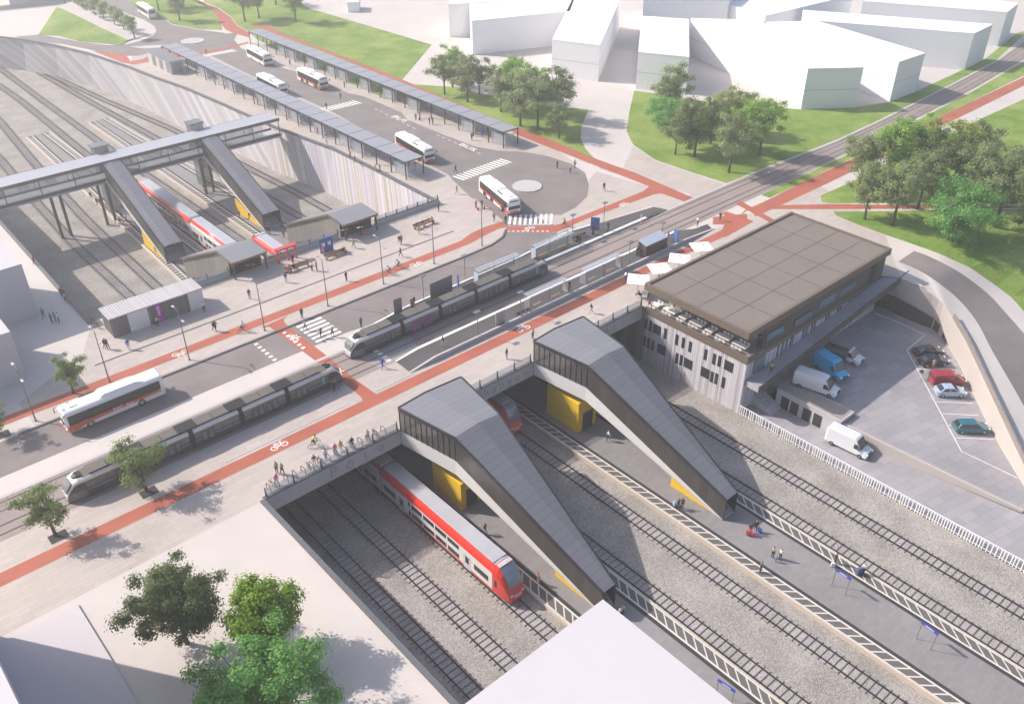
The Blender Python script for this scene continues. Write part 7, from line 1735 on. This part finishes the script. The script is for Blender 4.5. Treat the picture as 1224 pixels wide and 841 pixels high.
 ((419, 189.5), 'person in dark clothes along the wall top, left one of two', 'walk2', 60, 'c_dark', 'c_dark'),
 ((391, 174.5), 'person in pale blue by the posts above the boarded wall', 'walk', 240, 'c_lblue', 'c_white'),
 ((388.5, 161), 'person in magenta under the railway-side canopy, right one of two', 'stand', 90, 'c_pink', 'c_dark'),
 ((379.8, 160), 'person in dark red under the railway-side canopy, left one of two', 'stand', 90, 'c_red', 'c_dark'),
 ((308.6, 126), 'person in red under the far half of the railway-side canopy', 'stand', 90, 'c_red', 'c_black'),
 ((247, 66), 'person in red on the far bus station crossing', 'walk', 90, 'c_red', 'c_dark'),
 ((666, 201.5), 'leftmost of three people at the edge of the bus turning circle', 'stand', 90, 'c_dark', 'c_dark'),
 ((681.6, 206.5), 'middle one of three people at the edge of the bus turning circle', 'stand2', 90, 'c_beige', 'c_black'),
 ((686.9, 200.5), 'rightmost of three people at the edge of the bus turning circle', 'stand', 120, 'c_beige', 'c_black'),
 # platforms
 ((109.4, 238.5), 'person in black on the platform under the footbridge, left of the pair', 'walk', 180, 'c_black', 'c_dark', ZP1),
 ((117, 246), 'left one of a pair on the platform under the footbridge', 'stand', 180, 'c_black', 'c_red', ZP1),
 ((121, 246), 'right one of a pair on the platform under the footbridge', 'stand', 180, 'c_dark', 'c_black', ZP1),
 ((144.4, 269), 'person in orange beside the yellow wedge on the platform beyond the bridge', 'stand', 180, 'c_orange', 'c_beige', ZP1),
 ((146.5, 263), 'person in blue behind the orange one beyond the bridge', 'stand', 180, 'c_blue', 'c_beige', ZP1),
 ((152, 266), 'person in grey right of the blue and orange ones beyond the bridge', 'stand', 90, 'c_grey', 'c_dark', ZP1),
 ((187.6, 303), 'person in black left of the blue sign on the platform beyond the bridge', 'walk', 180, 'c_black', 'c_dark', ZP1),
 ((180.5, 290), 'person in pale yellow at the foot of the left footbridge stair', 'stand', 0, 'c_yellow', 'c_beige', ZP1),
 ((199, 289), 'person in pink at the foot of the left footbridge stair', 'stand2', 90, 'c_pink', 'c_dark', ZP1),
 ((210, 286), 'person in white and pink waiting beside the train beyond the bridge', 'stand', 90, 'c_white', 'c_pink', ZP1),
 ((245, 229), 'person in black under the right footbridge stair', 'walk', 180, 'c_black', 'c_dark', ZP1),
 ((247, 234), 'person in dark clothes left of the yellow wedge of the right footbridge stair', 'stand', 180, 'c_dark', 'c_dark', ZP1),
 ((286.5, 261), 'person at the foot of the right footbridge stair, in brown', 'stand', 180, 'c_brown', 'c_dark', ZP1),
 ((299, 263), 'person in dark red walking from the right footbridge stair', 'walk', 190, 'c_brown', 'c_black', ZP1),
 ((329, 262), 'person in pale blue right of the blue sign beyond the bridge', 'stand', 100, 'c_lblue', 'c_white', ZP1),
 ((335, 262), 'person in black at the platform edge right of the blue sign', 'stand', 100, 'c_black', 'c_dark', ZP1),
 ((320, 279.5), 'left one of two dark figures between the second train and the boarded entrance', 'stand', 180, 'c_black', 'c_black', ZP1),
 ((323, 280), 'right one of two dark figures between the second train and the boarded entrance', 'stand', 180, 'c_black', 'c_black', ZP1),
 ((339.5, 284), 'person in orange against the grey boarded wall of the right entrance', 'stand', 180, 'c_orange', 'c_dark', ZP1),
 ((580, 638), 'person in white with a dark backpack on the platform beside the train roof', 'walk', 0, 'c_black', 'c_lblue', ZP1, 'hair_brown'),
 ((643, 697.5), 'person in orange and white in front of the yellow wedge', 'stand', -90, 'c_orange', 'c_white', ZP1),
 ((561.5, 600), 'person in dark clothes beside the first yellow cabin', 'stand', 180, 'c_black', 'c_black', ZP1),
 ((741, 737.5), 'left one of two people at the foot of the first covered stair', 'stand', 180, 'c_white', 'c_black', ZP1),
 ((744.5, 735), 'right one of two people at the foot of the first covered stair', 'stand', 90, 'c_beige', 'c_black', ZP1),
 ((727, 526.5), 'person with fair hair striding in front of the yellow lift cabin', 'walk', 60, 'c_white', 'c_black', ZP1, 'hair_fair'),
 ((810, 608), 'person in black by the second yellow wedge, left one', 'walk', 180, 'c_black', 'c_black', ZP1),
 ((815, 607), 'person in black with a blue bag by the second yellow wedge, right one', 'stand', 120, 'c_brown', 'c_black', ZP1),
 ((896.5, 637.5), 'person in black in red trousers pulling luggage at the foot of the second stair', 'walk', 120, 'c_black', 'c_red', ZP1),
 ((902.5, 634.5), 'taller person in black pulling luggage at the foot of the second stair', 'walk', 120, 'c_black', 'c_black', ZP1, 'hair_fair'),
 ((923, 666), 'person in beige and black left of a child on the second platform', 'stand', -90, 'c_beige', 'c_black', ZP1),
 ((932, 668.5), 'person in white and purple right of a child on the second platform', 'stand', 90, 'c_white', 'c_navy', ZP1, 'hair_fair'),
 ((908.5, 683.5), 'person in grey standing on the hatched edge of the second platform', 'stand', 180, 'c_grey', 'c_dark', ZP1),
 ((997.5, 673), 'person in brown with a white bag at the hatched edge near the first blue sign', 'stand', 180, 'c_brown', 'c_black', ZP1),
 ((1031, 686), 'person in white with a dark blue case on the hatched edge', 'walk', 90, 'c_white', 'c_black', ZP1, 'hair_fair'),
]
for q in PL:
    px, lab, pose, rz, top, bot = q[:6]; z = q[6] if len(q) > 6 else 0.0; hair = q[7] if len(q) > 7 else random.choice(('hair_dark', 'hair_dark', 'hair_brown'))
    person(px, lab, pose, rz, top, bot, hair, 1.0, z)
person((927, 671), 'small child in light blue between two adults on the second platform', 'stand', 180, 'c_lblue', 'c_blue', 'hair_brown', .6, ZP1)
p = GL(1099, 452.7); person(tuple(p), 'person in black walking beside the rear of the red van', 'walk', 100, 'c_black', 'c_white')
p = GL(1114.5, 440.5); person(tuple(p), 'person in tan clothes between the dark blue car and the red van', 'stand2', -60, 'c_beige', 'c_beige', 'hair_brown')
# sitters
for (a, b), f, rz, top, bot, lab in ((((341, 327), (370, 317)), .18, 180, 'c_pink', 'c_dark', 'person in pink sitting on the light timber bench'), (((341, 327), (370, 317)), .36, 180, 'c_black', 'c_black', 'person in black sitting on the light timber bench'), (((389, 311.5), (415, 302)), .84, 0, 'c_black', 'c_dark', 'person in black sitting at the right end of the long timber bench'), (((495, 275), (519, 266)), .42, 180, 'c_black', 'c_beige', 'person in black sitting in the middle of the reddish bench'), (((495, 275), (519, 266)), .88, 180, 'c_beige', 'c_black', 'person in beige sitting at the right end of the reddish bench'), (((495, 275), (519, 266)), .12, 180, 'c_brown', 'c_dark', 'person in brown sitting at the left end of the reddish bench')):
    pa, pb = G(*a), G(*b); person(tuple(pa.lerp(pb, f)), lab, 'sit', rz, top, bot)
person((89.35, 72.3, .0), 'person in black sitting left of the table under the first parasol', 'sit', -90, 'c_black', 'c_black'); person((91.1, 71.6, .0), 'person in black sitting right of the table under the first parasol', 'sit', 90, 'c_black', 'c_dark')
c = dup(ch0, (89.35, 72.3, .01), R(90+180), 'pale chair of the left sitter under the first parasol'); c = dup(ch0, (91.1, 71.6, .01), R(90), 'pale chair of the right sitter under the first parasol')
person((88.35, 69.5, .02), 'person in pink sitting at the small terrace table by the bridge', 'sit', 180, 'c_pink', 'c_dark')
# riders
rider((188.9, 391), 'yellow-jacketed cyclist by the magenta banner', -80, 'c_yellow', blabel='bicycle of the yellow-jacketed cyclist by the magenta banner')
rider((290, 396.5), 'pale blue cyclist on the red lane right of the kiosk', -78, 'c_lblue', 'c_jeans', blabel='bicycle of the pale blue cyclist right of the kiosk')
rider((465.4, 328), 'left one of two cyclists in pale blue on the red lane', 90, 'c_lblue', 'c_jeans', blabel='bicycle of the left one of two cyclists on the red lane')
rider((476.6, 320.5), 'right one of two cyclists in pale blue near the red lane', 90, 'c_lblue', 'c_dark', blabel='bicycle of the right one of two cyclists near the red lane')
rider((674.6, 270.4), 'yellow-jacketed cyclist at the right end of the striped crossing', 100, 'c_yellow', blabel='bicycle of the yellow-jacketed cyclist at the striped crossing')
rider((747.3, 336.5), 'cyclist in a white shirt on the red lane by the first parasol', -80, 'c_white', 'c_blue', blabel='bicycle of the white-shirted cyclist by the first parasol')
rider((375.9, 533.5), 'green-jacketed cyclist riding across the bridge by the couple', -88, 'c_yellow', blabel='bicycle of the green-jacketed cyclist on the bridge')
p = Vector((92.0, 50.6, fz(92.0)+.01)); rider(tuple(p), 'yellow-jacketed cyclist on the walkway of the station building', -75, 'c_yellow', blabel='bicycle of the yellow-jacketed cyclist on the walkway')
# parked bicycles
for px, lab, m in (((112, 386), 'bicycle leaning at the left end of the kiosk', 0), ((116, 392), 'second bicycle at the left end of the kiosk', 0)): p = G(*px); bike(lab, p+Vector((0, 0, .012)), R(20))
for i, x in enumerate((28.6, 33.0, 34.6, 36.5, 38.6, 41.9)): bike('bicycle parked at the hoop stands on the bridge', (x+.25, SB+1.05, .012), R(8*(-1)**i), 'bicycles parked at the hoop stands')
# luggage
luggage((438, 281), 'bright pink suitcase by the right stair entrance', 'c_pink'); luggage((571.5, 251.5), 'small pink case by the bus turning', 'c_pink', 0, .8); luggage((579, 250), 'dark blue case by the bus turning', 'c_navy', 0, .8)
luggage((894, 639.5), 'red case at the foot of the second covered stair', 'c_red', ZP1); luggage((901, 640.5), 'pink case at the foot of the second covered stair', 'c_pink', ZP1, .9); luggage((907.5, 636), 'blue case at the foot of the second covered stair', 'c_blue', ZP1)
luggage((995, 677), 'white bag beside the person in brown on the second platform', 'c_white', ZP1, .9); luggage((1026.5, 686), 'big dark blue case on the hatched edge of the second platform', 'c_jeans', ZP1, 1.5); luggage((806, 604), 'light blue case by the second yellow wedge', 'c_lblue', ZP1)
luggage((501.5, 143.5), 'dark case beside the bag carrier by the brown hut', 'c_dark', 0, .8)
